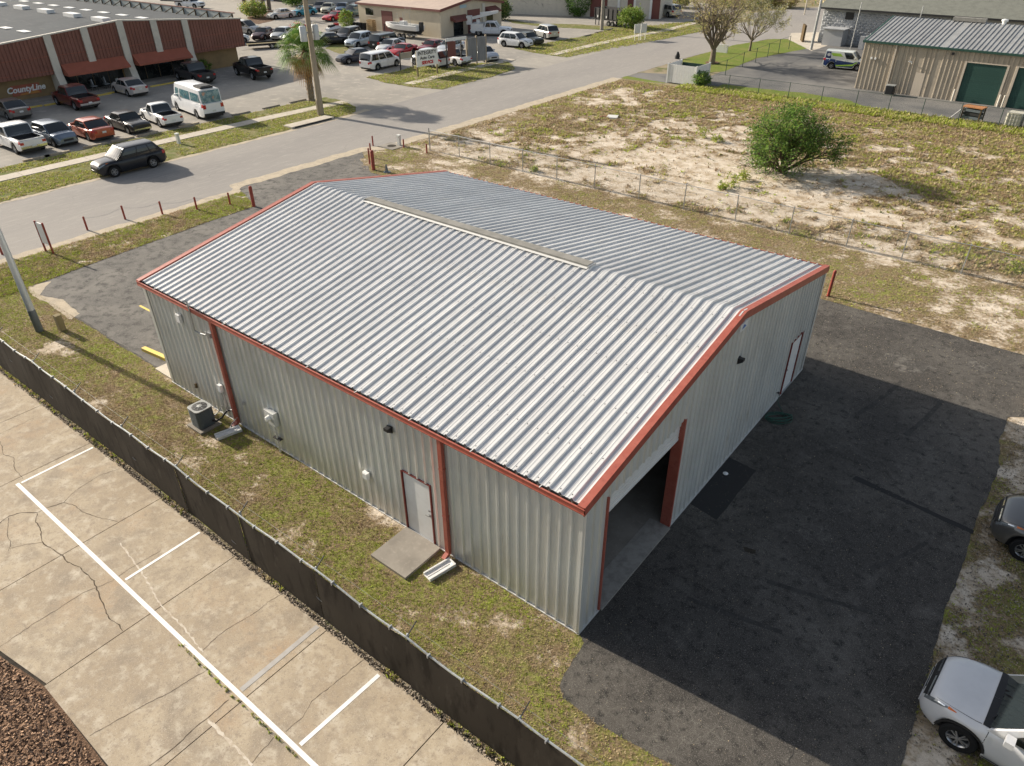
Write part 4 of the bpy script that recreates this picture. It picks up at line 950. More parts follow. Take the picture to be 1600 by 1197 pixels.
car('suv', -56.6, 69.9, 5, (.72,.72,.71), 'white sport utility vehicle facing the street on the shaded lot', 'suv', 'parked_suv', group=G3, metal=.02)
car('oldsedan', -56.9, 73.0, -12, (.03,.035,.03), 'old dark green sedan between the white and the beige sport utility vehicles', 'car', 'parked_car', group=G3)
car('suv', -58.1, 78.5, 157, (.46,.46,.44), 'light beige silver sport utility vehicle nose-in on the shaded lot', 'suv', 'parked_suv', metal=.4, group=G3)
car('bigsuv', -55.9, 109.3, 154, (.50,.50,.46), 'silver beige sport utility vehicle near the far end of the street', 'suv', 'parked_suv', metal=.4, group=G3)
car('pickup', -64.3, 121.5, 176, (.010,.012,.014), 'black pickup truck at the top beyond the silver beige vehicle', 'pickup truck', 'pickup_truck', group=G3)
# ---- the graphic van by the tan building ----
tg, sg_ = car('cargovan', -18.2, 79.2, 6, (.66,.70,.66), 'small white cargo van with dark blue and lime green wrap beside the tan metal building', 'van', 'cargo_van', metal=.02, bumper='white')
M['navy'] = mat('navy_wrap', (.012,.03,.11), .3, spec=.5); M['lime'] = mat('lime_wrap', (.33,.55,.06), .3, spec=.5)
for side in (1, -1):
    mb = MB(); sg_.patch(mb, -sg_.h+.1, sg_.h-.5, 1.2, 4.6, side, .007, 24, 3, 1.2, 3.2); mb.build('navy_wrap', M['navy'], tg)
    mb = MB(); sg_.patch(mb, -.9, sg_.h-.9, 1.3, 1.75, side, .010, 16, 1, 2.1, 2.9); mb.build('lime_stripe', M['lime'], tg)
    def qg(u0, u1, v0, v1, m_, nm, sl=0.):
        mb = MB(); vs = [sg_.ghp(u0+(u1-u0)*i/4+sl*j/3, v0+(v1-v0)*j/3, side, .011) for i in range(5) for j in range(4)]
        fs = [(i*4+j, i*4+4+j, i*4+5+j, i*4+1+j) for i in range(4) for j in range(3)]; mb.add(vs, fs if side > 0 else [f[::-1] for f in fs]); mb.build(nm, m_, tg)
    qg(.42, .74, .35, .75, M['lime'], 'lime_panel', .06); qg(.80, .96, .0, .92, M['navy'], 'navy_corner')
    mb = MB(); c0 = Vector(sg_.ghp(.87, .50, side, .016))
    mb.add([c0+Vector((.17*math.cos(a*PI/8), 0, .17*math.sin(a*PI/8))) for a in range(16)], [tuple(range(16)) if side < 0 else tuple(range(16))[::-1]]); mb.build('round_logo', M['white'], tg)
# ---- two cars on the right of the yard ----
car('suv', 9.30, 3.22, 176, (.62,.63,.64), 'white sport utility vehicle with its nose at the asphalt edge, bottom right', 'suv', 'parked_suv', detail=True, clad=True, metal=.05)
car('suv', 9.52, 10.2, 181, (.17,.165,.155), 'bronze grey sport utility vehicle nosing in from the right edge', 'suv', 'parked_suv', detail=True, clad=False, metal=.6)

# =============== other buildings ===============
M['brown'] = mat('brown_metal_band', (.20,.083,.058), .6, .1, [(1.2,(.17,.07,.05),.42,.66,5),(.4,(.23,.10,.075),.5,.75,4)], rand=.04)
M['tanwall'] = mat('tan_block_wall', (.27,.19,.10), .9, 0, [(1.5,(.22,.155,.085),.42,.66,5)], rand=.05)
M['creamcol'] = mat('cream_column', (.58,.54,.46), .7, 0, [(2,(.50,.47,.40),.45,.7,5)])
M['awning'] = mat('rust_awning', (.33,.10,.06), .7, 0, [(2,(.28,.085,.05),.4,.7,4)])
M['bluroof'] = mat('grey_blue_roof', (.060,.070,.078), .95, .0, [(.5,(.05,.058,.066),.42,.62,6),(2,(.10,.11,.115),.55,.75,5,(.3,2,1))])
M['shopglass'] = mat('shop_glass', (.012,.014,.015), .08, 0, [(1.2,(.03,.035,.03),.45,.7,4)], spec=.7)
cb = thing('brown_shop_building', 'low gabled shop building with brown ribbed fascia, cream columns and rust awnings across the street', 'building', (-73.4, 27.9, 0))
FX = -73.4-(-73.4); # local frame: x 0 at the fascia, y 0 at the peak
zr = lambda y: 5.9-abs(y)*.078
Y0, Y1 = -27.0, 13.6
def yz_prism(mb, poly, x0, x1):
    n = len(poly); mb.add([(x0, y, z) for y, z in poly]+[(x1, y, z) for y, z in poly], [tuple(reversed(range(n))), tuple(range(n, 2*n))]+[(i, (i+1) % n, n+(i+1) % n, n+i) for i in range(n)])
# fascia sheets, each ribbed
nP = 40; w_ = (Y1-Y0)/nP
for k in range(nP):
    a, b = Y0+k*w_+.004, Y0+(k+1)*w_-.004; mb = MB(); q = w_/3
    for j in range(3):
        ya = a+j*q; poly = [(ya, 0), (ya+q*.72, 0), (ya+q*.80, -.035), (ya+q*.95, -.035), (ya+q-.008, 0)]
        for (y0_, x0_), (y1_, x1_) in zip(poly, poly[1:]): mb.add([(x0_, y0_, 2.0), (x0_, y1_, 2.0) if False else (x1_, y1_, 2.0), (x1_, y1_, zr(y1_)-.06), (x0_, y0_, zr(y0_)-.06)], [(0,1,2,3)])
    mb.build('fascia_panel', M['brown'], cb)
MB().box(-.02,.02,Y0,Y1,3.55,3.575).box(-.02,.02,Y0,Y1,2.32,2.345).build('fascia_seam', M['awning'], cb)
mb = MB(); yz_prism(mb, [(Y0-.05, 2.0), (Y1+.05, 2.0), (Y1+.05, zr(Y1)-.08), (0, 5.82), (Y0-.05, zr(Y0)-.08)], -.9, -.05); mb.build('fascia_core', M['brown'], cb)
mb = MB(); yz_prism(mb, [(Y0-.1, zr(Y0)-.08), (0, 5.83), (Y1+.1, zr(Y1)-.08), (Y1+.1, zr(Y1)+.04), (0, 5.95), (Y0-.1, zr(Y0)+.04)], -.25, .06); mb.build('coping', M['creamcol'], cb)
mb = MB(); mb.box(-1.15, -.95, Y0, Y1-.6, 0, 2.0); mb.build('wall', M['tanwall'], cb)
M['roofdeck'] = M['bluroof']
mb = MB(); yz_prism(mb, [(Y0, zr(Y0)-.35), (0, 5.55), (Y1-.7, zr(Y1)-.35), (Y1-.7, 0), (Y0, 0)], -62, -1.16); mb.build('wall', M['tanwall'], cb)
for s_, (ya, yb) in (('a', (Y0, 0)), ('b', (0, Y1-.5))):
    mb = MB(); za, zb = zr(ya)-.33, zr(yb)-.33; mb.add([(-62.2, ya, za), (-.95, ya, za), (-.95, yb, zb), (-62.2, yb, zb), (-62.2, ya, za+.06), (-.95, ya, za+.06), (-.95, yb, zb+.06), (-62.2, yb, zb+.06)], [(3,2,1,0),(4,5,6,7),(0,1,5,4),(1,2,6,5),(2,3,7,6),(3,0,4,7)])
    mb.build('roof', M['bluroof'], cb)
for k in range(14):     # translucent strips and ridge vents
    x = -6-4.2*k
    for yy in (5.5, -6.5): MB().box(x-.9, x+.9, yy-.35, yy+.35, zr(yy)-.26, zr(yy)-.21).build('skylight', M['white'], cb)
MB().box(-60, -1.3, -.35, .35, 5.50, 5.60).build('ridge_cap', M['white'], cb)
for k in range(9): x = -3.5-6.2*k; MB().box(x-1.2, x+1.2, -.42, .42, 5.60, 5.95).build('ridge_vent', M['white'], cb)
# side parapet with braces standing on the right eave
pg_ = mat('parapet_back', (.33,.37,.37), .6, .2, [(1,(.27,.31,.31),.4,.7,4)])
for k in range(24):
    x = -1.2-2.5*k; MB().box(x-2.45, x, Y1-.06, Y1-.02, 4.3, 5.25).build('parapet_panel', pg_, cb)
    b_ = MB(); b_.bar((x-.1, Y1-.1, 4.35), (x-.1, Y1-.1, 5.2), .10); b_.bar((x-.1, Y1-.1, 5.1), (x-.1, Y1-1.25, 4.62), .07); b_.bar((x-.1, Y1-.15, 4.5), (x-.1, Y1-1.3, 4.55), .07); b_.build('parapet_brace', M['debris'], cb)
MB().box(-61.5, -.9, Y1-.1, Y1+.06, 5.25, 5.33).build('parapet_cap', M['brown'], cb)
for yc, full in ((-7.0, 1), (-3.55, 0), (0, 1), (3.45, 0), (6.85, 1)):
    mb = MB(); zt = zr(yc)-.02
    mb.box(.0, .16, yc-.33, yc+.33, 2.6 if not full else 2.0, zt)
    if full: mb.add([(-.95, yc-.33, 0), (.85, yc-.33, 0), (.85, yc+.33, 0), (-.95, yc+.33, 0), (-.95, yc-.33, 2.0), (.16, yc-.33, 2.0), (.16, yc+.33, 2.0), (-.95, yc+.33, 2.0)], [(3,2,1,0),(0,1,5,4),(1,2,6,5),(2,3,7,6),(3,0,4,7),(4,5,6,7)])
    mb.build('column', M['creamcol'], cb)
for ya, yb in ((-6.55, -.45), (.45, 6.4)):
    mb = MB(); mb.add([(.03, ya, 2.75), (1.05, ya, 1.95), (1.05, yb, 1.95), (.03, yb, 2.75), (.03, ya, 1.78), (1.05, ya, 1.78), (1.05, yb, 1.78), (.03, yb, 1.78)], [(0,1,2,3),(7,6,5,4),(1,5,6,2),(0,4,5,1),(3,2,6,7)]); mb.build('awning', M['awning'], cb)
    n = 4; ww = (yb-ya)/n
    for k in range(n):
        wd = MB().box(-.96, -.93, ya+k*ww+.05, ya+(k+1)*ww-.05, .12, 1.85).build('shop_window', M['shopglass'], cb)
        MB().box(-.95, -.90, ya+k*ww-.0, ya+k*ww+.05, .05, 1.9).build('window_frame', M['trimblk'], wd)
mb = MB(); mb.box(-.94, .95, -25, 9, 0, .13); mb.build('entrance_walk', M['slab'], cb)
# sign on the tan wall
sg = thing('shop_sign', 'white cursive shop sign on a rust backing on the tan wall at the left', 'sign', (-74.33, 18.0, .95))
MB().box(0, .06, -1.25, 1.25, -.45, .45).build('sign_board', M['awning'], sg)
def text(name, body, size, m_, parent, loc, rot, extrude=.01, font_shear=0., bold=0.):
    cu = bpy.data.curves.new(name, 'FONT'); cu.body = body; cu.size = size; cu.extrude = extrude; cu.align_x = 'CENTER'; cu.align_y = 'CENTER'; cu.shear = font_shear; cu.offset = bold; cu.resolution_u = 3
    o = bpy.data.objects.new(name, cu); me = bpy.data.meshes.new_from_object(o); bpy.data.objects.remove(o); me.name = name
    me.materials.clear(); me.materials.append(m_)
    o = put(name, me, parent, loc); o.rotation_euler = rot; return o
text('lettering', 'CountyLine', .72, M['white'], sg, (.075, 0, .06), (R(90), 0, R(90)), .015, .25, .02)
M['orange'] = mat('orange_band', (.45,.20,.05), .7)
MB().add([(.07,-.7,-.42),(.07,1.15,-.42),(.07,.9,-.16),(.07,-.5,-.30)], [(0,1,2,3)]).build('sign_band', M['orange'], sg)
# yellow wheel stops in front of the shop
for k, (px0) in enumerate([(-70.87, 16.78), (-70.71, 18.5), (-70.97, 23.28), (-71.18, 24.39), (-70.87, 28.82), (-70.89, 30.01)]):
    o = MB().box(-.09, .09, -.8, .8, 0, .12).build('wheel_stop', M['paint_yel']); o.location = (px0[0]+.2, px0[1], .006); tag(o, ['yellow wheel stop nearest the cursive shop sign','yellow wheel stop left of the dark red pickup truck','yellow wheel stop between the red pickup and the pearl sedan','yellow wheel stop just left of the pearl white sedan','yellow wheel stop right of the pearl white sedan','yellow wheel stop left of the charcoal pickup truck'][k], 'wheel stop', 'yellow wheel stops at the shop')
# small things before the shop window
for k, (x, y, l) in enumerate(((-73.0, 23.6, 'grey patio chair under the left awning, leftmost'), (-73.1, 24.9, 'grey patio chair under the left awning, beside the white board'))):
    t = thing('patio_chair', l, 'chair', (x, y, .13), group='patio chairs under the awning')
    MB().box(-.25,.25,-.25,.25,.38,.43).build('seat', M['galv'], t); MB().bar((-.24,0,.42),(-.42,0,.95),.5,.04,up=(0,1,0)).build('backrest', M['galv'], t)
    for a in (-.22, .22):
        for b in (-.22, .22): MB().box(a-.015,a+.015,b-.015,b+.015,0,.38).build('leg', M['black'], t)
t = MB().bar((0,0,0),(-.18,0,.78),.5,.04,up=(0,1,0)).build('sandwich_board', M['white']); t.location = (-72.7, 25.9, .13); tag(t, 'small white board leaning under the left awning', 'board')

# ---------------- cream garage building ----------------
M['cream'] = mat('cream_block', (.56,.49,.37), .85, 0, [(.6,(.50,.435,.33),.42,.64,5),(3,(.46,.40,.30),.6,.8,4)])
M['maroon'] = mat('maroon_fascia', (.16,.055,.045), .6)
M['pinkroof'] = mat('faded_roof', (.42,.33,.27), .8, 0, [(.6,(.36,.28,.235),.42,.65,6),(3,(.48,.39,.32),.55,.75,5)])
cg = thing('cream_garage', 'cream block garage building with faded low roof and maroon trim behind the corner lot', 'building', (-69.4, 69.6, 0))
D_ = 22.0; zg = lambda y: 3.45+1.5*(1-abs(y-6.6)/6.6)*.55
def xz(mb, poly, y0, y1): n = len(poly); mb.add([(x, y0, z) for x, z in poly]+[(x, y1, z) for x, z in poly], [tuple(range(n)), tuple(reversed(range(n, 2*n)))]+[(i, n+i, n+(i+1) % n, (i+1) % n) for i in range(n)])
mb = MB(); yz_prism(mb, [(0,0),(13.2,0),(13.2,3.45),(6.6,4.35),(0,3.45)], -16.5, 0); mb.build('wall', M['cream'], cg)
for a, b in ((-.25, 6.6), (13.45, 6.6)):
    mb = MB(); za, zb = 3.42, 4.37; mb.add([(-16.8, a, za), (.3, a, za), (.3, b, zb), (-16.8, b, zb), (-16.8, a, za+.1), (.3, a, za+.1), (.3, b, zb+.1), (-16.8, b, zb+.1)], [(3,2,1,0),(4,5,6,7),(0,1,5,4),(1,2,6,5),(2,3,7,6),(3,0,4,7)]); mb.build('roof', M['pinkroof'], cg)
mb = MB(); mb.box(-16.8, .3, -.30, -.26, 3.28, 3.56); mb.build('fascia', M['maroon'], cg)
for a, b in ((-.30, 6.6), (13.5, 6.6)):
    mb = MB(); mb.add([(.31, a, 3.26), (.35, a, 3.26), (.35, b, 4.22), (.31, b, 4.22), (.31, a, 3.60), (.35, a, 3.60), (.35, b, 4.55), (.31, b, 4.55)], [(3,2,1,0),(4,5,6,7),(0,1,5,4),(1,2,6,5),(2,3,7,6),(3,0,4,7)]); mb.build('fascia', M['maroon'], cg)
d = MB().box(-11.6, -9.3, -.03, .05, 0, 2.75).build('garage_door', M['maroon'], cg)
for k in range(6): MB().box(-11.55, -9.35, -.045, -.03, .05+k*.45, .46+k*.45).build('door_panel', M['maroon'], d)
w = MB().box(-14.9, -13.3, -.03, .05, 2.0, 2.9).build('window', M['shopglass'], cg); MB().box(-15.0, -13.2, -.05, -.035, 1.9, 1.99).build('sill', M['creamcol'], w)
MB().box(-7.9, -7.3, -.03, .05, 1.15, 2.1).build('window', M['maroon'], cg)
for y0, y1 in ((3.9, 8.0),):
    d = MB().box(-.05, .03, 5.6, 8.3, 0, 3.0).build('garage_door', M['maroon'], cg)
    for k in range(6): MB().box(.03, .045, 5.65, 8.25, .05+k*.49, .5+k*.49).build('door_panel', M['maroon'], d)
mb = MB(); mb.add([(.0,2.0,2.55),(.0,5.2,2.55),(1.0,5.2,2.1),(1.0,2.0,2.1),(0,2.0,2.0),(0,5.2,2.0),(1,5.2,1.85),(1,2.0,1.85)], [(3,2,1,0),(0,1,5,4),(2,3,7,6),(4,5,6,7),(0,4,7,3),(1,2,6,5)]); mb.build('awning', M['maroon'], cg)
MB().box(-.02,.03,2.6,4.6,0,2.0).build('window', M['shopglass'], cg)
mb = MB(); mb.add([(.0,9.4,3.1),(.0,11.9,3.1),(1.1,11.9,2.6),(1.1,9.4,2.6),(0,9.4,2.5),(0,11.9,2.5),(1.1,11.9,2.4),(1.1,9.4,2.4)], [(3,2,1,0),(0,1,5,4),(2,3,7,6),(4,5,6,7),(0,4,7,3),(1,2,6,5)]); mb.build('awning', M['maroon'], cg)
MB().box(-.02,.03,9.8,11.2,0,2.3).build('entrance_door', M['shopglass'], cg)
MB().box(.0,.14,8.75,9.35,0,3.6).build('column', M['creamcol'], cg)
MB().box(.04,.06,4.0,5.4,3.35,3.75).build('blue_notice', mat('pale_blue_board', (.35,.47,.52), .6), cg)
# cream unit row behind, at the top edge
M['graff'] = mat('dark_painted_drawing', (.06,.06,.06), .8)
ur = thing('cream_unit_row', 'long cream unit building with brown roller doors behind the dump trailer', 'building', (-89.0, 93.5, 0), R(19))
MB().box(0, 36, 0, 12, 0, 4.3).build('wall', M['creamcol'], ur)
MB().box(-.3, 36.3, -.3, 12.3, 4.3, 4.5).build('roof', M['pinkroof'], ur)
for x0, x1, z1, k in ((1.2,5.4,3.6,0),(8.6,9.9,3.0,0),(24.5,27.3,3.4,0),(30.6,31.9,3.6,1),(34.2,35.8,3.6,1)):
    d = MB().box(x0, x1, -.05, .03, 0, z1).build('roller_door', M['awning'] if x0 < 3 else M['maroon'], ur)
    if x1-x0 > 2:
        for j in range(7): MB().box(x0+.03, x1-.03, -.065, -.05, .05+j*.48, .49+j*.48).build('door_panel', M['awning'] if x0 < 3 else M['maroon'], d)
mb = MB()
for k in range(26):
    x = 12.5+random.gauss(3.2, 1.6); z = 1.5+random.gauss(1.0, .55); a = random.uniform(0, PI); l = random.uniform(.15, .5)
    mb.bar((x-l*math.cos(a), -.012, z-l*math.sin(a)), (x+l*math.cos(a), -.012, z+l*math.sin(a)), .035, .015)
stuff(mb.build('wall_drawing', M['graff'], ur))
for k in range(3): MB().box(29.0+2.6*k, 29.35+2.6*k, -.2, 0, 0, 4.25).build('pilaster', M['white'], ur)
# far pale building behind the palms, and the open garage at the top left
fb = thing('pale_far_building', 'pale grey building behind the palm planting at the top edge', 'building', (-150, 84, 0), R(6))
MB().box(0, 34, 0, 14, 0, 4.2).build('wall', mat('pale_grey_wall', (.42,.42,.42), .8), fb); MB().box(-.3, 34.3, -.3, 14.3, 4.2, 4.45).build('roof', M['roof'], fb)
for k, x0 in enumerate((12.5, 20.5)): MB().box(x0, x0+5, -.06, .02, 0, 3.4).build('bay_opening', M['black'], fb)
for x0 in (12.2, 17.7, 25.7): MB().box(x0, x0+.4, -.12, -.01, 0, 4.2).build('column', M['white'], fb)

# ---------------- tan metal building with green doors ----------------
M['tanmetal'] = mat('tan_metal_siding', (.40,.345,.27), .5, .15, [(1,(.36,.31,.245),.42,.66,4),(2.5,(.43,.375,.30),.5,.7,4,(1,1,.2))], rand=.04)
M['grnmetal'] = mat('green_door', (.018,.060,.048), .6, 0, rand=.06)
M['roof2'] = mat('dull_metal_roof', (.30,.305,.30), .6, .1, [(1,(.26,.265,.26),.42,.62,5)], rand=.04)
M['grntrim'] = mat('green_trim', (.02,.065,.048), .5)
M['tantrim'] = mat('tan_trim', (.52,.45,.36), .5)
tb = thing('tan_metal_building', 'tan ribbed metal building with dark green roller doors and a silver ribbed roof', 'building', (-14.2, 69.4, 0), R(-2.2))
BL, BD, BH, BR = 34.0, 14.6, 4.25, 5.62
Pt = BL/88
def wallx(s, h, z): return (s, -h, z)
def prof2(a, b, p):
    out = [(a, 0)]; k = math.ceil(a/p-1e-6)
    while k*p < b-.02: x = k*p; out += [(x+.02, 0), (x+.05, .05), (x+.13, .05), (x+.16, 0)]; k += 1
    return [q for q in out if q[0] <= b+1e-6]+[(b, 0)]
gh_ = [(8.95, 12.2, 3.3), (12.95, 16.2, 3.3), (17.0, 20.25, 3.3), (21.0, 24.25, 3.3), (5.05, 5.95, 2.05)]
cuts = sorted({k*BL/36 for k in range(37)}|{c for h in gh_ for c in h[:2]})
for a, b in zip(cuts, cuts[1:]):
    if b-a < .03: continue
    mid = (a+b)/2; z0 = .02
    for h in gh_:
        if h[0] < mid < h[1]: z0 = h[2]
    mb = MB(); pr = prof2(a, b-.003, Pt); vs = []
    for s_, h in pr: vs += [(s_, -h, z0), (s_, -h, BH)]
    mb.add(vs, [(2*i, 2*i+2, 2*i+3, 2*i+1) for i in range(len(pr)-1)]); mb.build('wall_panel', M['tanmetal'], tb)
mb = MB(); yz_prism(mb, [(.02, 0), (BD, 0), (BD, BH), (BD/2, BR-.05), (.02, BH-.02)], .02, .06); yz_prism(mb, [(.02, 0), (BD, 0), (BD, BH), (BD/2, BR-.05), (.02, BH-.02)], BL-.06, BL-.02); mb.build('end_wall', M['tanmetal'], tb)
MB().box(.07, BL-.07, BD-.05, BD, 0, BH).build('rear_wall', M['tanmetal'], tb)
MB().box(.07, BL-.07, .5, .55, 0, BH-.1).build('inner_wall', M['int'], tb)
gs = (BR-BH)/(BD/2)
for side in (0, 1):
    for k in range(36):
        a, b = k*BL/36, (k+1)*BL/36; mb = MB(); pr = prof2(a, b, Pt*1.0); vs = []
        for yy in (-.12, BD/2):
            for s_, h in pr: vs.append((s_, yy if side == 0 else BD-yy, BH+.04+gs*yy+h*1.1))
        n = len(pr); mb.add(vs, [(i, i+1, n+i+1, n+i) if side == 0 else (i+1, i, n+i, n+i+1) for i in range(n-1)]); mb.build('roof_panel', M['roof2'], tb)
mb = MB(); mb.box(-.15, BL+.1, -.28, -.13, BH-.12, BH+.06); mb.build('gutter', M['grntrim'], tb)
for xx in (-.12, BL+.02):
    for side in (0, 1):
        mb = MB(); ya, yb = (-.2, BD/2) if side == 0 else (BD+.2, BD/2); za, zb = BH+.05, BR+.12
        mb.add([(xx, ya, za-.2), (xx+.12, ya, za-.2), (xx+.12, yb, zb-.2), (xx, yb, zb-.2), (xx, ya, za), (xx+.12, ya, za), (xx+.12, yb, zb), (xx, yb, zb)], [(3,2,1,0),(4,5,6,7),(0,1,5,4),(1,2,6,5),(2,3,7,6),(3,0,4,7)]); mb.build('rake_trim', M['grntrim'], tb)
MB().box(5.4, 8.2, BD/2-.3, BD/2+.3, BR+.08, BR+.38).build('ridge_vent', M['vent'], tb)
MB().lathe([(.18,0),(.18,.25),(.28,.28),(.28,.42),(0,.5)], 12, (9.6, BD/2+.5, BR-.05)).build('roof_cap', M['white'], tb, ang=40)
for x0, x1, z1 in gh_[:4]:
    d = MB().box(x0+.06, x1-.06, .02, .06, .02, z1-.03).build('roller_door', M['grnmetal'], tb)
    for j in range(19): MB().box(x0+.08, x1-.08, .0+.004*(j % 2), .02, .04+j*.172, .205+j*.172).build('door_slat', M['grnmetal'], d)
    f = MB(); f.box(x0-.12, x0+.05, -.08, .06, 0, z1+.06); f.box(x1-.05, x1+.12, -.08, .06, 0, z1+.06); f.box(x0+.05, x1-.05, -.07, .06, z1-.03, z1+.055); f.build('door_trim', M['tantrim'], tb)
    for xx in (x0-.2, x1+.2): MB().lathe([(.075,0),(.075,1.0),(0,1.06)], 10, (xx, -.28, 0)).build('bollard', M['creamcol'], tb, ang=40)
d = MB().box(5.08, 5.92, -.02, .03, .02, 2.03).build('walk_door', M['tantrim'], tb); MB().lathe([(.03,0),(.03,.05),(0,.06)], 8, (5.80,-.08,1.0)).build('handle', M['galv'], d)
for x0 in (2.9, 2.9+19): MB().box(x0-.07, x0+.07, -.18, -.06, .1, BH-.12).build('downspout', M['tantrim'], tb)
for x0, z in ((.95,2.75),(1.3,2.75)): MB().box(x0-.08, x0+.08, -.22, -.05, z, z+.16).build('flood_light', M['white'], tb)
MB().box(7.6, 7.8, -.2, -.05, 3.75, 3.95).build('wall_light', M['black'], tb)
mb = MB(); mb.tube([(4.55,-.1,2.7),(4.55,-.2,2.85),(4.3,-.3,2.9)], .05, 8); mb.build('mast_hood', M['white'], tb)
at_ = thing('air_conditioner', 'small dark outdoor air conditioner in front of the tan metal building', 'air conditioner', (-10.7, 68.2, 0)); MB().box(-.5,.5,-.45,.45,0,.1).build('pad', M['slab'], at_); MB().prism(rbox(.38,.1), .1, .85).build('casing', M['black'], at_); MB().prism(rbox(.39,.1), .85, .90).build('top_cover', M['actop'], at_)

# ---------------- grey stone warehouse ----------------
M['greyst'] = mat('grey_block_wall', (.36,.37,.38), .85, 0, [(.7,(.32,.33,.34),.42,.66,5)])
M['shing'] = mat('grey_green_shingles', (.17,.175,.15), .95, 0, [(1.5,(.13,.135,.115),.42,.66,6),(14,(.22,.225,.20),.5,.72,4)], (30,.5,.02))
gb = thing('grey_stone_warehouse', 'large grey building with rough stone wall and broad grey green shingle roof', 'building', (-26.9, 96.4, 0), R(-1))
MB().box(0, 60, 0, 26, 0, 4.1).build('wall', M['greyst'], gb)
mb = MB(); mb.add([(-.6,-.6,4.1),(60.6,-.6,4.1),(60.6,13,8.2),(-.6,13,8.2),(-.6,26.6,4.1),(60.6,26.6,4.1)], [(0,1,2,3),(3,2,5,4),(0,3,4),(1,5,2),(0,4,5,1)]); mb.build('roof', M['shing'], gb)
MB().box(-.6,60.6,-.66,-.6,3.95,4.15).build('fascia', M['trimblk'], gb)
st = []; 
for k in range(300):
    r0, c0 = divmod(k, 25); x = .25+c0*.62+(.31 if r0 % 2 else 0)+random.uniform(-.05,.05); z = .25+r0*.30
    if z > 3.9 or x > 15.2: continue
    w2, h2 = random.uniform(.22,.29), random.uniform(.11,.14); dd = random.uniform(.04,.12)
    mb = MB(); mb.add([(x-w2,0,z-h2),(x+w2,0,z-h2),(x+w2,0,z+h2),(x-w2,0,z+h2),(x-w2*.7,-dd,z-h2*.6),(x+w2*.6,-dd*.8,z-h2*.7),(x+w2*.75,-dd,z+h2*.6),(x-w2*.6,-dd*1.1,z+h2*.7)], [(4,5,6,7),(0,1,5,4),(1,2,6,5),(2,3,7,6),(3,0,4,7)]); mb.build('stone', M['greyst'], gb)
MB().box(2.8, 3.8, -.12, .0, 2.9, 3.7).build('wall_vent', M['trimblk'], gb)
mb = MB(); mb.box(-.15,-.02,.2,.8,.0,3.6); mb.build('corner_board', M['white'], gb)
mb = MB(); mb.box(1.2,3.6,-2.2,-.13,0,1.9); mb.build('block_enclosure', M['greyst'], gb)
mb = MB(); mb.box(6.0,8.4,-3.0,-2.7,0,1.5); mb.build('low_stone_wall', M['greyst'], gb)
MB().box(1.0, 3.8, -2.4, -.13, 1.9, 2.0).build('enclosure_roof', M['greyst'], gb)
for x in (5.2, 12.1): MB().tube([(x, -3.2, 0), (x+.1, -3.2, 5.2)], .06, 8).build('utility_mast', M['galv'], gb)
o = MB().box(-.12,.12,-.9,.9,0,2.0).build('open_door_leaf', M['debris'], gb, ); o.location = (-1.9, -.6, 0); o.rotation_euler.z = .5

# white dumpster enclosure
we = thing('white_enclosure', 'white vinyl panel dumpster enclosure at the corner of the green lawn', 'enclosure', (-30.1, 60.9, 0))
ex = MB()
def vin(x0, y0, x1, y1, n):
    for k in range(n):
        a = Vector((x0, y0)).lerp((x1, y1), k/n); b = Vector((x0, y0)).lerp((x1, y1), (k+1)/n); d_ = (b-a).normalized()*.008
        MB().bar((*(a+d_), .95), (*(b-d_), .95), .04, 1.7, up=(0,0,1)).build('vinyl_board', M['white'], we)
vin(0, 0, 3.1, 0, 12); vin(0, 0, -.05, 2.9, 11); vin(3.1, 0, 3.1, 2.9, 11)
for x, y in ((0,0),(3.1,0),(-.05,2.9),(3.1,2.9)): MB().box(x-.07,x+.07,y-.07,y+.07,0,1.86).build('post', M['white'], we)
MB().box(.1,3.0,2.84,2.88,.1,1.6).build('gate', M['greenp'], we)
for k, x in enumerate((.9, 2.1)):
    t = thing('waste_bin', ['dark green waste bin on the left inside the white enclosure','dark green waste bin on the right inside the white enclosure'][k], 'bin', (-30.1+x, 62.3, 0), group='waste bins in the enclosure'); mb = MB(); mb.add([(-.35,-.35,.08),(.35,-.35,.08),(.35,.35,.08),(-.35,.35,.08),(-.45,-.45,1.15),(.45,-.45,1.15),(.45,.45,1.15),(-.45,.45,1.15)], [(3,2,1,0),(0,1,5,4),(1,2,6,5),(2,3,7,6),(3,0,4,7),(4,5,6,7)]); mb.build('bin_body', M['grntrim'], t); MB().box(-.48,.48,-.48,.48,1.15,1.21).build('lid', M['trimblk'], t)

# =============== verges, sidewalks and street things ===============
# far side of the street
struct(sheet('verge', [(-45.35,-40),(-53.0,-40),(-53.0,20),(-52.9,33.2),(-52.66, 35.69),(-50.11, 35.55),(-47.65, 34.78),(-46.04, 33.52),(-45.67, 32.03),(-45.6,33),(-45.3,20)], .020, M['verge'], .12, .3, 31))
struct(sheet('verge', [(-56.92, 44.55),(-53.39, 43.81),(-49.67, 43.79),(-46.25, 44.8),(-46.55, 48.47),(-46.32, 51.97),(-47.07, 57.73),(-50.44, 60.72),(-53.08, 57.75),(-53.67, 53.83),(-57.42, 52.54),(-56.54, 48.87)], .024, M['verge'], .12, .3, 33))
struct(sheet('verge', [(-55.93, 68.67),(-52.39, 67.62),(-49.63, 67.31),(-46.78, 67.15),(-46.56, 76.12),(-44.35, 86.38),(-43.57, 95.92),(-46.09, 111.77),(-49.14, 113.63),(-49.85, 105.24),(-51.5, 98.6),(-53.91, 95.12),(-54.99, 89.31),(-54.73, 81.75),(-55.24, 74.35)], .0205, M['verge'], .12, .3, 35))
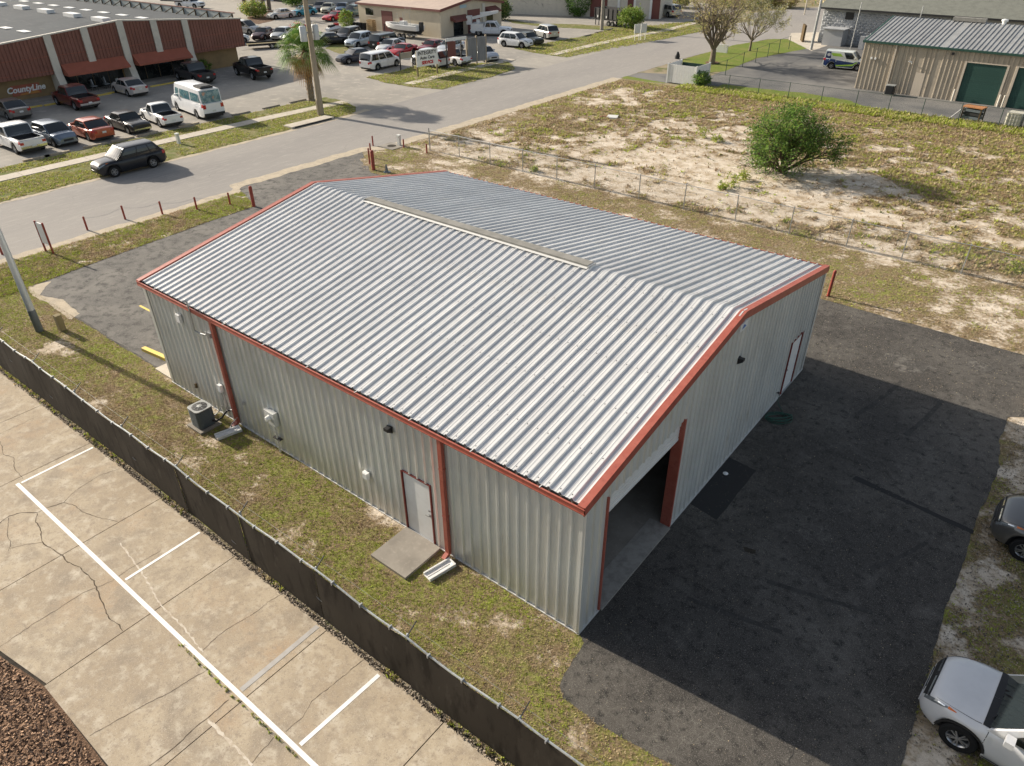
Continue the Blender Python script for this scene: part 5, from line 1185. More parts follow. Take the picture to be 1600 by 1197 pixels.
struct(sheet('verge', [(-75.21, 91.04),(-68.16, 89.37),(-62.52, 92.5),(-53.2, 93.91),(-54.09, 89.95),(-59.35, 88.65),(-64.81, 87.3),(-71.45, 87.94)], .022, M['verge'], .12, .3, 36))
struct(sheet('verge', [(-80.17, 60.42),(-73.85, 56.87),(-67.01, 53.45),(-70.99, 52.84),(-75.54, 54.38)], .018, M['verge'], .12, .3, 37))
def walkway(name, pts, w):
    mb = MB()
    for a, b in zip(pts, pts[1:]):
        a = Vector(a); b = Vector(b); n = max(1, int((b-a).length/1.5))
        for k in range(n):
            p = a.lerp(b, k/n); q = a.lerp(b, (k+1)/n); d = (q-p).normalized(); nn = Vector((-d.y, d.x))*w/2; p = p+d*.012; q = q-d*.012
            m_ = MB().prism([tuple(p+nn), tuple(p-nn), tuple(q-nn), tuple(q+nn)], .0, .05+random.uniform(0, .006)); m_.build('paving_slab', M['walk'], E_)
E_ = thing('sidewalk', 'x', 'x'); del E_['label']; del E_['category']; struct(E_)
walkway('sidewalk', [(-50.3,-24),(-50.3,12),(-50.25,20),(-50.1,28),(-49.6,35.4)], 1.25)
walkway('sidewalk', [(-50.67, 44.61),(-51.12, 51.04),(-51.22, 57.6),(-51.2, 62.28)], 1.2)
walkway('sidewalk', [(-49.31, 67.54),(-49.28, 77.35),(-48.92, 87.44),(-48.1, 94.27),(-48.53, 104.33)], 1.25)
# wheel stops along the far lot
spots_ = [(-54.54, 9.78),(-54.27, 11.23),(-53.71, 14.03),(-53.46, 16.15),(-53.5, 18.15),(-53.59, 21.78),(-53.07, 26.76),(-52.95, 29.87),(-52.85, 32.84)]
labs = ['grey wheel stop at the tail of the white crew cab pickup','grey wheel stop before the blue grey hatchback','grey wheel stop behind the orange red sedan','grey wheel stop before the old black sedan','grey wheel stop behind the white single cab pickup','grey wheel stop behind the tall white van','grey wheel stop on the empty shaded space beside the van','grey wheel stop in the middle of the empty shaded spaces','grey wheel stop closest to the palm']
for k, (x, y) in enumerate(spots_):
    o = MB().box(-.09,.09,-.9,.9,0,.13).build('wheel_stop', M['conc' if k < 6 else 'slab']); o.location = (-53.25, y, .006); tag(o, labs[k], 'wheel stop', 'grey wheel stops along the verge')
for k, p_ in enumerate([(-54.46, 83.43),(-54.92, 86.95),(-55.22, 90.37)]):
    o = MB().box(-.09,.09,-.9,.9,0,.13).build('wheel_stop', M['slab']); o.location = (*p_, .006); tag(o, ['dark wheel stop nearest the beige silver vehicle','middle dark wheel stop below the dump trailer','dark wheel stop right below the dump trailer wheels'][k], 'wheel stop', 'wheel stops on the lot by the dump trailer')
o = MB().box(-.09,.09,-.9,.9,0,.14).build('wheel_stop', M['paint_yel']); o.location = (-20.5, .62, .014); o.rotation_euler.z = R(-84); tag(o, 'bright yellow wheel stop on the asphalt beside the metal building corner', 'wheel stop')
pb = MB(); ribbon(pb, [(-25.3,2.45),(-20.9,2.5)], .10, .0166); struct(pb.build('faded_bay_line', M['paint_yel']))
# storm inlet
il = thing('storm_inlet', 'long concrete storm drain inlet at the far street edge by the utility pole', 'drain inlet', (-46.0, 28.4, 0)); MB().box(-.55,.55,-2.2,2.2,.0,.16).build('inlet_top', M['walk'], il); MB().box(.55,.575,-1.9,1.9,.02,.12).build('opening', M['black'], il)
mh = thing('manhole_pad', 'square concrete manhole pad at the near street edge by the white post', 'manhole', (-35.26, 27.53)); MB().box(-.8,.8,-.7,.7,0,.05).build('pad', M['slab'], mh); MB().lathe([(0,.05),(.32,.05),(.34,.06),(.30,.066),(0,.066)], 20).build('cover', M['gap'], mh)

# red pipe posts
G4 = 'rusty red pipe posts'
def rpost(x, y, h, r_, label, lean=0.):
    mb = MB(); mb.tube([(0,0,0),(lean,0,h)], r_, 10); mb.lathe([(r_, h),(r_*.7, h+r_*.5),(0, h+r_*.65)], 10, (lean, 0, 0)); o = mb.build('pipe_post', M['rustred'], ang=40); o.location = (x, y, 0); tag(o, label, 'post', G4); return o
M['rustred'] = mat('rusty_red_paint', (.27,.045,.03), .6, 0, [(4,(.20,.05,.035),.4,.7,5),(12,(.33,.10,.06),.6,.8,4)])
pp = [((-36.51,1.07),.75,'red pipe post partly hidden by the pale flag pole'),((-36.41,5.41),.77,'first red pipe post right of the blank sign board'),((-36.37,7.55),.80,'second red pipe post right of the blank sign board'),((-35.44,9.31),.76,'third red pipe post right of the blank sign board'),((-34.51,10.97),.75,'fourth red pipe post right of the blank sign board'),((-33.71,12.69),.72,'small red pipe post beside the thick post at the driveway'),((-34.28,27.83),.61,'short red pipe post right of the white marker post'),((-31.9,27.83),.64,'short red pipe post at the corner of the chain-link fence'),((-36.51,26.81),.70,'thin red pipe post closest to the street at the far driveway side'),((-33.16,23.43),1.10,'thin tall red pipe post just behind the thick far driveway post'),((-34.3,24.6),1.0,'thin red pipe post furthest back at the far driveway side')]
for (x, y), h, l in pp: rpost(x, y, h, .055, l)
rpost(-32.28, 13.36, 1.2, .10, 'thick red pipe post on the near side of the driveway mouth'); rpost(-31.95, 22.68, 1.28, .12, 'thick red pipe post on the far side of the driveway mouth'); rpost(-1.25, 22.2, 1.25, .07, 'lone red pipe post on the grass behind the metal building', .03)
# chain strung between posts
ch = MB()
seq = [(-36.41,5.41,.7),(-36.37,7.55,.7),(-35.44,9.31,.7),(-34.51,10.97,.7),(-33.71,12.69,.65),(-32.28,13.36,.7)]
for a, b in zip(seq, seq[1:]): A = Vector(a); B = Vector(b); ch.tube([tuple(A.lerp(B, t/6)-Vector((0,0,.14*math.sin(PI*t/6)))) for t in range(7)], .006, 4)
tag(ch.build('post_chain', M['galv']), 'thin chain hanging between the red pipe posts along the street', 'chain')
# blank sign
sb_ = thing('blank_sign', 'blank white sign board between two red posts by the street', 'sign', (-34.81, 2.69, 0), R(-82))
for y in (-.33, .33): MB().tube([(0,y,0),(0,y,1.68)], .05, 10).build('post', M['rustred'], sb_)
MB().box(-.03,.03,-.27,.27,.5,1.62).build('sign_board', M['white'], sb_)
# flag pole / light pole at left
fp = thing('flag_pole', 'tall pale metal flag pole with dark base on the grass at the left', 'pole', (-26.45, -1.35, 0))
MB().tube([(0,0,0),(0,0,1.0)], [.155,.15], 16).build('base_sleeve', M['acgrey'], fp, ang=40); MB().tube([(0,0,1.0),(0,0,9.5)], [.14,.08], 16).build('shaft', mat('pale_pole', (.50,.53,.54), .4, .3), fp, ang=40)
M['woodpost'] = mat('weathered_wood', (.24,.20,.11), .9, 0, [(4,(.17,.14,.08),.4,.7,5,(1,1,.2))])
o = MB().prism([(-.13,-.12),(.13,-.12),(.13,.12),(-.13,.12)], 0, .72).build('wood_stump', M['woodpost']); o.location = (-25.75, -.72, 0); tag(o, 'short square wooden stump beside the flag pole base', 'wooden post')
M['wpost'] = mat('white_marker', (.60,.60,.56), .6)
for (x, y), h, l in ((((-48.75),18.22),.80,'white utility marker post on the verge beside the black vehicle'),((-34.95,28.03),.80,'white utility marker post beside the manhole pad')):
    mb = MB(); mb.prism([(-.12,-.10),(.12,-.10),(.12,.10),(-.12,.10)], 0, h*.85); mb.prism([(-.15,-.13),(.15,-.13),(.15,.13),(-.15,.13)], h*.85, h); o = mb.build('marker_post', M['wpost']); o.location = (x, y, 0); tag(o, l, 'marker post', 'white utility marker posts')
# cone-like dark thing by the roof corner
o = MB().lathe([(.26,0),(.26,.04),(.12,.05),(.03,.55),(0,.56)], 12, (-30.9,22.9,0)).build('dark_cone', M['acgrey'], ang=30); tag(o, 'small dark cone on the grass beyond the metal building roof', 'cone')
# utility poles
M['poletimber'] = mat('pole_timber', (.36,.30,.22), .9, 0, [(1.5,(.28,.235,.17),.4,.7,5,(3,3,.3))])
up1 = thing('utility_pole', 'tall timber utility pole with two grey transformers beside the palm', 'utility pole', (-47.35, 30.75, 0))
MB().tube([(0,0,0),(.02,.05,12)], [.27,.17], 14).build('pole', M['poletimber'], up1, ang=40)
M['xfmr'] = mat('transformer_grey', (.50,.52,.52), .4, .2)
for y in (-.62, .62):
    t_ = MB().lathe([(0,5.9),(.27,5.9),(.28,5.95),(.28,6.95),(.24,7.02),(0,7.05)], 18, (0,y,0)).build('transformer', M['xfmr'], up1, ang=40)
    for a in (-.1,.1): MB().lathe([(.035,7.03),(.05,7.1),(.03,7.16),(.045,7.22),(0,7.3)], 8, (a,y,0)).build('bushing', M['creamcol'], t_)
MB().bar((0,-.75,6.5),(0,.75,6.5),.08,.12).build('bracket', M['galv'], up1)
MB().box(-.10,.10,-.34,-.20,.1,1.3).build('ground_guard', M['poletimber'], up1)
MB().tube([(.12,.16,0),(.12,.16,5.8)], .03, 6).build('riser_pipe', M['galv'], up1)
up2 = thing('utility_pole', 'grey concrete utility pole beside the blank white double board sign', 'utility pole', (-55.95, 89.43)); MB().tube([(0,0,0),(.0,.0,11)], [.26,.17], 12).build('pole', M['slab'], up2, ang=40)
up3 = thing('utility_pole', 'slim grey pole beside the corner of the grey stone building', 'utility pole', (-25.47, 89.66)); MB().tube([(0,0,0),(.1,0,12)], [.17,.11], 12).build('pole', M['galv'], up3, ang=40)
up4 = thing('utility_pole', 'thin distant pole above the bare trees at the top edge', 'utility pole', (-38.5,124,0)); MB().tube([(0,0,0),(0,0,8)], [.11,.08], 8).build('pole', M['walk'], up4)
# signs
sgn = thing('auto_care_sign', 'white auto care sign with black and red lettering on two posts', 'sign', (-52.6, 49.3, 0), R(-8))
for y in (-1.2, 1.45): MB().box(-.07,.07,y-.07,y+.07,0,2.45).build('post', M['woodpost'], sgn)
MB().box(.075,.13,-1.3,1.55,.95,2.55).build('sign_board', M['white'], sgn)
text('lettering', 'INTEGRITY', .50, M['black'], sgn, (.14,.12,2.22), (R(90),0,R(90)), .004, 0, .012)
text('lettering', 'Auto Care', .44, M['black'], sgn, (.14,.12,1.76), (R(90),0,R(90)), .004, 0, .010)
M['signred'] = mat('sign_red', (.45,.02,.02), .6)
text('lettering', 'SERVICE', .42, M['signred'], sgn, (.14,.12,1.28), (R(90),0,R(90)), .004, 0, .022)
s2 = thing('low_grey_sign', 'weathered grey sign board on two dark posts left of the auto care sign', 'sign', (-56.83, 50.53), R(-8))
for y in (-.85,.85): MB().box(-.05,.05,y-.05,y+.05,0,1.9).build('post', M['trimblk'], s2)
MB().box(-.04,.04,-.8,.8,1.1,1.72).build('sign_board', M['slab'], s2); MB().box(.05,.06,-.8,.8,1.05,1.1).build('rail', M['white'], s2)
s3 = thing('tall_sign_boards', 'tall weathered grey double sign board with wooden posts at the verge', 'sign', (-52.4, 57.3, 0), R(-12))
M['greyboard'] = mat('weathered_board', (.25,.25,.25), .85, 0, [(1.5,(.19,.19,.19),.4,.7,5,(1,3,.4))])
for y in (-1.35, 0, 1.35): MB().box(-.08,.08,y-.08,y+.08,0,3.0).build('post', M['poletimber'], s3)
for y in (-.67,.67): MB().box(.085,.13,y-.58,y+.58,.35,2.85).build('board', M['greyboard'], s3)
s4 = thing('dark_panel_sign', 'tall dark sign frame with white cap strip left of the grey double board', 'sign', (-53.0, 54.3, 0), R(-12))
for y in (-1.1,.9): MB().box(-.06,.06,y-.06,y+.06,0,3.1).build('post', M['trimblk'], s4)
MB().box(.065,.11,-1.0,.1,1.2,2.75).build('panel', M['maroon'], s4); MB().box(.065,.12,-1.2,1.6,2.8,3.1).build('cap_board', M['white'], s4)
s5_ = thing('white_double_board', 'white blank double board sign on four short legs by the concrete pole', 'sign', (-46.57, 84.06), R(-20))
for y in (-1.0,.1): MB().box(-.04,.04,y,y+1.0,.9,2.0).build('board', M['wpost'], s5_)
for y in (-.85,-.1,.2,.95): MB().box(-.03,.03,y-.03,y+.03,0,.9).build('leg', M['wpost'], s5_)
# ---------------- trailers, boat, trucks ----------------
def wheels(parent, spots, r_=.34, w=.2):
    for x, y in spots:
        t, rm = wheel_mesh(r_, False, 1); o = put('wheel', t, parent, (x, y, r_)); 
        if y < 0: o.rotation_euler.z = PI
        put('rim', rm, o)
dt = thing('dump_trailer', 'black high-sided dump trailer on tandem wheels by a bush', 'trailer', (-57.2, 94.5, 0), R(-12))
MB().box(-2.9,2.9,-1.05,1.05,.75,.95).build('frame', M['trimblk'], dt)
mb = MB(); mb.box(-2.9,2.9,-1.1,-1.04,.95,2.35).box(-2.9,2.9,1.04,1.1,.95,2.35).box(-2.9,-2.84,-1.04,1.04,.95,2.35).box(2.84,2.9,-1.04,1.04,.95,2.35); mb.build('box_body', M['trimblk'], dt)
for k in range(7): MB().box(-2.8+k*.9,-2.72+k*.9,-1.17,-1.1,.95,2.35).build('side_rib', M['black'], dt)
MB().bar((-2.9,0,.7),(-4.3,0,.6),.12).build('drawbar', M['trimblk'], dt); wheels(dt, [(x,y) for x in (.1,.9) for y in (-1.0,1.0)], .36)
for x in (-2.6,-1.9): MB().box(x-.05,x+.05,-1.1,-1.0,0,.8).build('jack_leg', M['trimblk'], dt)
for k in range(3): MB().box(-2.2+k*.9,-2.05+k*.9,-1.13,-1.105,1.05,1.35).build('reflector_plate', M['white'], dt)
ct = thing('car_trailer', 'empty low car trailer with tandem wheels in front of the silver sedan', 'trailer', (-82.2, 50.6, 0), R(62))
MB().box(-2.6,2.6,-1.0,1.0,.42,.52).build('deck', M['woodpost'], ct)
for y in (-1.05,1.0): MB().box(-2.6,2.6,y,y+.05,.40,.66).build('side_rail', M['trimblk'], ct)
MB().bar((-2.6,.0,.45),(-4.0,0,.45),.1).build('drawbar', M['trimblk'], ct); wheels(ct, [(x,y) for x in (.3,1.05) for y in (-1.18,1.18)], .33)
# boat on its trailer
bo = thing('boat', 'white open fishing boat with black lower hull on a trailer by the cream garage', 'boat', (-74.2, 67.2, .62), R(183))
def hull(z_list, name, m_):
    mb = MB(); xs_ = [-3.1,-2.6,-1.5,0,1.4,2.3,2.9,3.25]; hw = [.95,1.05,1.12,1.12,1.0,.75,.42,.05]; kz = [.0,.0,.0,.02,.08,.22,.45,.75]; n = len(xs_); vs = []
    for x, w, k in zip(xs_, hw, kz):
        for zf, wf in z_list: vs += [(x, s__*w*wf, k+(1.05+.12*max(0,x)/3-k)*zf) for s__ in (1,-1)]
    m2 = 2*len(z_list); fs = []
    for i in range(n-1):
        for j in range(len(z_list)-1):
            a = i*m2+2*j; fs += [(a, a+m2, a+m2+2, a+2), (a+1, a+3, a+m2+3, a+m2+1)]
        if z_list[0][0] == 0: a = i*m2; fs.append((a, a+1, a+m2+1, a+m2))
    for j in range(len(z_list)-1): a = 2*j; fs.append((a, a+2, a+3, a+1))
    mb.add(vs, fs); return mb.build(name, m_, bo, ang=40)
hull([(0,.12),(.42,.80)], 'hull_bottom', M['black']); hull([(.42,.80),(.75,.96),(1.0,1.0)], 'topsides', M['white'])
mb = MB(); mb.box(-3.0,2.2,-.85,.85,.62,.66); mb.build('deck', M['ivory'], bo)
for s__ in (1,-1): MB().add([(-3.1,s__*.95,1.05),(-1.5,s__*1.12,1.05),(1.4,s__*1.0,1.11),(2.9,s__*.42,1.17),(3.25,0,1.18),(2.7,0,1.16),(1.3,s__*.8,1.11),(-1.5,s__*.9,1.06),(-3.1,s__*.78,1.06)], [tuple(range(9))[::s__]]).build('gunwale', M['white'], bo)
MB().box(-.5,.3,-.38,.38,.66,1.45).build('console', M['white'], bo)
tt = MB(); 
for x, y in ((-.9,-.6),(-.9,.6),(.5,-.6),(.5,.6)): tt.tube([(x,y,.66),(x*.9,y*.9,2.5)], .02, 6)
tt.build('t_top_frame', M['galv'], bo); 
for k in range(6): MB().tube([(-.95+.02*k,-.6+k*.24,2.5),(-1.15,-.6+k*.24,3.25)], .012, 5).build('rod', M['galv'], bo)
MB().box(-3.55,-3.1,-.22,.22,.35,1.5).build('outboard_motor', M['black'], bo)
bt = thing('boat_trailer', 'galvanized boat trailer carrying the white fishing boat', 'trailer', (-74.2, 67.2, 0), R(183))
for y in (-.6,.6): MB().box(-3,2.6,y-.05,y+.05,.42,.54).build('side_beam', M['galv'], bt)
for x in (-2.2,-.4,1.6): MB().box(x-.05,x+.05,-.55,.55,.54,.62).build('cross_beam', M['galv'], bt)
MB().bar((2.6,0,.48),(4.6,0,.48),.1).build('drawbar', M['galv'], bt); MB().bar((3.6,0,.5),(3.6,0,1.5),.09).build('bow_post', M['trimblk'], bt)
wheels(bt, [(x,y) for x in (-.9,-.1) for y in (-1.0,1.0)], .33)
# bucket truck
bk, sbk = car('pickup', -65.6, 75.9, 28, (.66,.68,.70), 'white bucket truck with folded aerial boom beside the cream garage', 'truck', 'bucket_truck', metal=.02)
mb = MB()
for y in (-.98,.62): mb2 = MB().box(-2.75,-.95,y,y+.36,.62,1.55).build('tool_box', M['white'], bk)
MB().lathe([(.30,.9),(.30,1.7),(.22,1.8),(0,1.8)], 14, (-1.9,0,0)).build('boom_turret', M['white'], bk, ang=40)
MB().bar((-1.9,0,2.0),(-1.9,0,1.7),.4).build('boom_yoke', M['white'], bk)
MB().bar((-2.7,.0,2.15),(.9,.0,3.0),.30,.34).build('lower_boom', M['white'], bk); MB().bar((1.0,.0,3.05),(-1.6,.22,2.75),.2,.22).build('upper_boom', M['white'], bk)
mb = MB(); mb.prism([(-3.5,-.35),(-2.8,-.35),(-2.8,.35),(-3.5,.35)], 1.35, 2.45); mb.build('bucket', M['white'], bk)
MB().box(-3.1,-2.6,-.9,.9,.5,.62).build('rear_step', M['trimblk'], bk)
# tow truck
tt_, st_ = car('pickup', -132.6, 70.1, 14, (.66,.68,.70), 'white flatbed tow truck at the top left beyond the brown building roof', 'truck', 'tow_truck', metal=.02)
MB().box(-6.0,-.9,-1.15,1.15,1.05,1.25).build('flat_bed', M['trimblk'], tt_)
# jet ski
js = thing('jet_ski', 'white and red jet ski on a small trailer right of the utility pole', 'jet ski', (-84.3, 63.4, .0), R(100))
mb = MB(); xs_ = [-1.5,-1.3,-.6,.3,1.0,1.6]; hw = [.45,.52,.58,.55,.36,.04]; tz = [.95,1.0,1.05,1.15,1.05,.9]; vs = []
for x, w, z in zip(xs_, hw, tz): vs += [(x,-w*.4,.55),(x,-w,.8),(x,-w*.6,z),(x,w*.6,z),(x,w,.8),(x,w*.4,.55)]
mb.add(vs, [(i*6+j, i*6+(j+1) % 6, (i+1)*6+(j+1) % 6, (i+1)*6+j) for i in range(5) for j in range(6)]+[(5,4,3,2,1,0),tuple(range(30,36))]); mb.build('hull', M['white'], js, ang=40)
MB().box(-1.1,.1,-.2,.2,1.0,1.3).build('seat', M['black'], js); MB().bar((.3,-.4,1.5),(.3,.4,1.5),.05).build('handlebar', M['black'], js); MB().box(.2,.8,-.25,.25,1.1,1.42).build('cowl', M['signred'], js)
MB().box(-1.8,1.8,-.5,.5,.4,.5).build('trailer_frame', M['galv'], js); wheels(js, [(-.2,-.62),(-.2,.62)], .26)
# waste bins and pallet stack by the cream garage wall
for k, (x, y) in enumerate([(-86.0,68.4),(-85.3,68.6),(-84.6,68.6),(-83.9,68.7)]):
    t = thing('trash_can', ['dark trash can nearest the bush at the cream garage','second dark trash can from the bush at the cream garage','third dark trash can from the bush at the cream garage','dark trash can next to the wooden crate at the cream garage'][k], 'trash can', (x, y, 0), group='dark trash cans at the cream garage'); mb = MB(); mb.lathe([(0,0),(.26,0),(.32,.95),(0,.95)], 12); mb.build('can_body', M['trimblk'], t, ang=40); MB().lathe([(.34,.95),(.34,1.0),(0,1.06)], 12).build('lid', M['black'], t)
t = thing('wooden_crate', 'pale wooden crate standing by the maroon garage door', 'crate', (-82.6, 68.9, 0)); M['palew'] = mat('pale_wood', (.48,.33,.17), .85, 0, [(3,(.40,.27,.14),.4,.7,4)], rand=.08)
for k in range(6):
    MB().box(-.6,.6,-.35,-.32,.05+k*.25,.25+k*.25).build('board', M['palew'], t); MB().box(-.6,.6,.32,.35,.05+k*.25,.25+k*.25).build('board', M['palew'], t); MB().box(.57,.6,-.32,.32,.05+k*.25,.25+k*.25).build('board', M['palew'], t); MB().box(-.6,-.57,-.32,.32,.05+k*.25,.25+k*.25).build('board', M['palew'], t)
# ---- things by the green fence on the right ----
kt = thing('tool_cart', 'rusty plywood topped cart with dark drawers standing in the grass by the green fence', 'cart', (-2.6, 61.6, 0), R(-12))
MB().box(-.75,.75,-.5,.5,1.12,1.2).build('plywood_top', mat('rusty_plywood', (.42,.20,.09), .9, 0, [(4,(.33,.15,.07),.4,.7,4)]), kt)
for x in (-.68,.68):
    for y in (-.43,.43): MB().box(x-.04,x+.04,y-.04,y+.04,0,1.12).build('leg', M['debris'], kt)
for k in range(3): MB().box(-.62,.62,-.42,.42,.25+k*.28,.45+k*.28).build('drawer', [M['acgrey'],M['trimblk'],M['acgrey']][k], kt)
o = MB().bar((0,0,.02),(.75,.1,.95),.5,.04).build('leaning_board', M['greyboard']); o.location = (-4.2, 61.3, 0); tag(o, 'grey board leaning against the plywood topped cart', 'board')
M['ibcw'] = mat('cream_plastic_tank', (.55,.53,.44), .5, 0, [(3,(.48,.46,.37),.4,.7,4)]); M['ibcb'] = mat('blue_grey_plastic', (.22,.36,.42), .4, 0, [(3,(.40,.50,.54),.5,.7,4)])
for k, (x, m_, l) in enumerate(((.35,'ibcw','cream plastic tank in a steel cage on the grass at the right edge'),(1.75,'ibcb','blue grey plastic tank in a steel cage at the very right edge'))):
    t = thing('caged_tank', l, 'tank', (x, 61.55, 0), R(-5), group='caged tanks by the green fence'); MB().prism(rbox(.52,.12), .18, 1.15).build('tank_body', M[m_], t, ang=40); MB().box(-.58,.58,-.58,.58,0,.16).build('pallet', M['woodpost'], t)
    mb = MB()
    for j in range(6):
        a = -.56+j*.224
        for q in ((a,-.57,a,-.57),(a,.57,a,.57),(-.57,a,-.57,a),(.57,a,.57,a)): mb.bar((q[0],q[1],.16),(q[2],q[3],1.18),.022)
    for z in (.3,.6,.9,1.17): mb.bar((-.57,-.575,z),(.57,-.575,z),.022).bar((-.57,.575,z),(.57,.575,z),.022).bar((-.575,-.57,z),(-.575,.57,z),.022).bar((.575,-.57,z),(.575,.57,z),.022)
    stuff(mb.build('cage', M['galv'], t))
# lawn things on the green island
ls_ = thing('monument_sign', 'small white slab sign behind the trunk of the large bare tree', 'sign', (-33.69, 81.27)); MB().box(-.9,.9,-.12,.12,0,.9).build('slab', M['wpost'], ls_)
o = MB().lathe([(0,0),(.75,0),(.8,.06),(.7,.12),(0,.14)], 20, ((-31.21, 73.83)[0], (-31.21, 73.83)[1], .012)).build('tree_ring', M['mulch']); tag(o, 'low brown ring of mulch around the bare tree trunk', 'tree ring')
o = MB().lathe([(.28,0),(.30,.3),(.22,.55),(.1,.75),(0,.8)], 10, (*(-35.8, 74.12), .01)).build('dark_bag', M['trimblk'], ang=40); tag(o, 'small dark bundle at the street edge by the white enclosure', 'bundle')
pb = MB().box(-.45,.45,-.5,.5,0,.12).build('utility_box_lid', M['wpost']); pb.location = (*(-26.77, 45.06), .01); pb.rotation_euler.z = .4; tag(pb, 'flat white utility box lid lying in the sandy field', 'box lid')
o = MB().box(-.5,.5,-.05,.05,0,.1).build('debris_board', M['awning']); o.location = (*(-27.41, 44.87), .01); o.rotation_euler.z = 1.1; tag(o, 'reddish scrap board beside the white box lid in the field', 'scrap board')
# rusty frame at the right yard edge
rf = thing('rusty_stand', 'rusty brown stand with white bar at the right edge of the yard', 'stand', (7.55, 17.9, 0)); MB().bar((-.4,0,.25),(.6,.1,.3),.22).build('rusty_block', M['orange'], rf); MB().bar((-.1,0,.3),(.15,.15,.9),.05).build('white_bar', M['wpost'], rf); MB().bar((-.3,.1,1.0),(.6,.3,.8),.06).bar((-.2,.4,1.05),(.5,-.1,.75),.05).build('frame', M['debris'], rf)
# stake-marker flags on sign by the lawn: gate posts
lf = thing('lawn_fence', 'dark green wire fence running back along the green lawn island', 'fence', (0,0,0))
pts = [(-27.08, 63.72),(-27.0, 67.99),(-27.5, 73.59),(-27.47, 77.09),(-27.66, 81.17),(-27.82, 84.99),(-27.87, 88.51)]
for i, p_ in enumerate(pts): MB().tube([(*p_, 0), (*p_, 1.55)], .035, 7).build('post', M['greenp'], lf)
for a, b in zip(pts, pts[1:]): MB().tube([(*a, 1.5), (*b, 1.5)], .015, 5).build('top_rail', M['greenp'], lf)
struct(sheet('lawn', [(-35.0,77),(-34.6,88),(-32.6,95.5),(-27.5,98.5),(-25.2,97.5),(-26.2,90),(-28.5,80),(-28.0,70),(-30.0,67),(-34.8,70)], .020, M['grass_turf'], .08, .3, 41))
struct(sheet('lawn', [(-36.75, 61.66),(-34.2, 62.66),(-31.05, 62.43),(-29.85, 60.86),(-31.98, 60.09),(-34.67, 60.17)], .010, M['grass_turf'], .1, .3, 42))
struct(sheet('lawn', [(-25.18, 63.53),(-21.28, 63.74),(-17.09, 64.31),(-12.7, 63.48),(-10.43, 61.39),(-13.1, 59.4),(-17.42, 58.66),(-21.73, 58.75),(-24.88, 59.96)], .022, M['grass_turf'], .15, .3, 43))
struct(sheet('tan_building_yard', [(-31,60.9),(60,61),(60,69.2),(-14.0,69.4),(-14,95),(-20,96),(-25,96),(-28.3,80),(-28.1,66.5),(-31,65.5),(-35,64),(-35,61.5)], .018, M['asphalt_far'], .06, .4, 44))
struct(sheet('grey_building_apron', [(-32.64, 102.23),(-29.17, 106.3),(-24.88, 93.81),(-25.08, 88.75),(-30.76, 96.23)], .026, M['walk'], .05, .4, 45))

# =============== vegetation ===============
def leafmat(name, c, tr=.25):
    m = mat(name, c, .65, 0, [(1.7, tuple(min(1, v*1.35) for v in c), .45, .7, 3), (9, tuple(v*.7 for v in c), .5, .75, 2)], spec=.25)
    t = m.node_tree; b = t.nodes['Principled BSDF']; ts = t.nodes.new('ShaderNodeBsdfTranslucent'); mx = t.nodes.new('ShaderNodeMixShader'); mx.inputs[0].default_value = .38
    t.links.new(b.inputs['Base Color'].links[0].from_socket, ts.inputs['Color']); t.links.new(b.outputs[0], mx.inputs[1]); t.links.new(ts.outputs[0], mx.inputs[2])
    t.links.new(mx.outputs[0], t.nodes['Material Output'].inputs['Surface'])
    return m
M['g_green'] = leafmat('grass_green', (.34,.40,.055)); M['g_olive'] = leafmat('grass_olive', (.40,.375,.12)); M['g_straw'] = leafmat('grass_straw', (.54,.44,.27)); M['g_brown'] = leafmat('dead_weed', (.36,.265,.165)); M['g_dark'] = leafmat('dark_weed', (.18,.19,.07))
GM = [M['g_green'], M['g_olive'], M['g_straw'], M['g_brown'], M['g_dark']]
def in_poly(x, y, poly):
    c = np.zeros(len(x), bool); n = len(poly)
    for i in range(n):
        x1, y1 = poly[i]; x2, y2 = poly[(i+1) % n]
        k = ((y1 > y) != (y2 > y)) & (x < (x2-x1)*(y-y1)/((y2-y1) or 1e-9)+x1); c ^= k
    return c
def tufts(name, pts, h, wid, blades, probs, label=None, spread=.6, z0=.01, squash=1.):
    """clumps of short blades as one object; probs gives the share of each colour"""
    n = len(pts); B = blades; N = n*B
    cx = np.repeat(pts[:, 0], B); cy = np.repeat(pts[:, 1], B); hh = np.repeat(h, B) if isinstance(h, np.ndarray) else np.full(N, h)
    a = rng.random(N)*2*PI; rr = rng.random(N)**.6*wid; hh = hh*(.5+rng.random(N)*.8)
    bx = cx+rr*np.cos(a)*.6; by = cy+rr*np.sin(a)*.6; b2 = a+rng.normal(0, .6, N)
    tx = bx+np.cos(b2)*hh*spread; ty = by+np.sin(b2)*hh*spread; w = hh*(.16+.18*rng.random(N)); pa = b2+PI/2
    V = np.empty((N, 3, 3)); z = np.full(N, z0) if np.isscalar(z0) else np.repeat(z0, B)
    V[:, 0] = np.stack([bx-np.cos(pa)*w, by-np.sin(pa)*w, z], 1); V[:, 1] = np.stack([bx+np.cos(pa)*w, by+np.sin(pa)*w, z], 1); V[:, 2] = np.stack([tx, ty, z+hh*squash], 1)
    mi = probs if isinstance(probs, np.ndarray) else rng.choice(len(GM), n, p=probs)
    o = bm_faces(name, V.reshape(-1, 3), np.arange(N*3).reshape(-1, 3), GM, np.repeat(mi, B)); stuff(o)
    if label: o['label'] = label
    return o
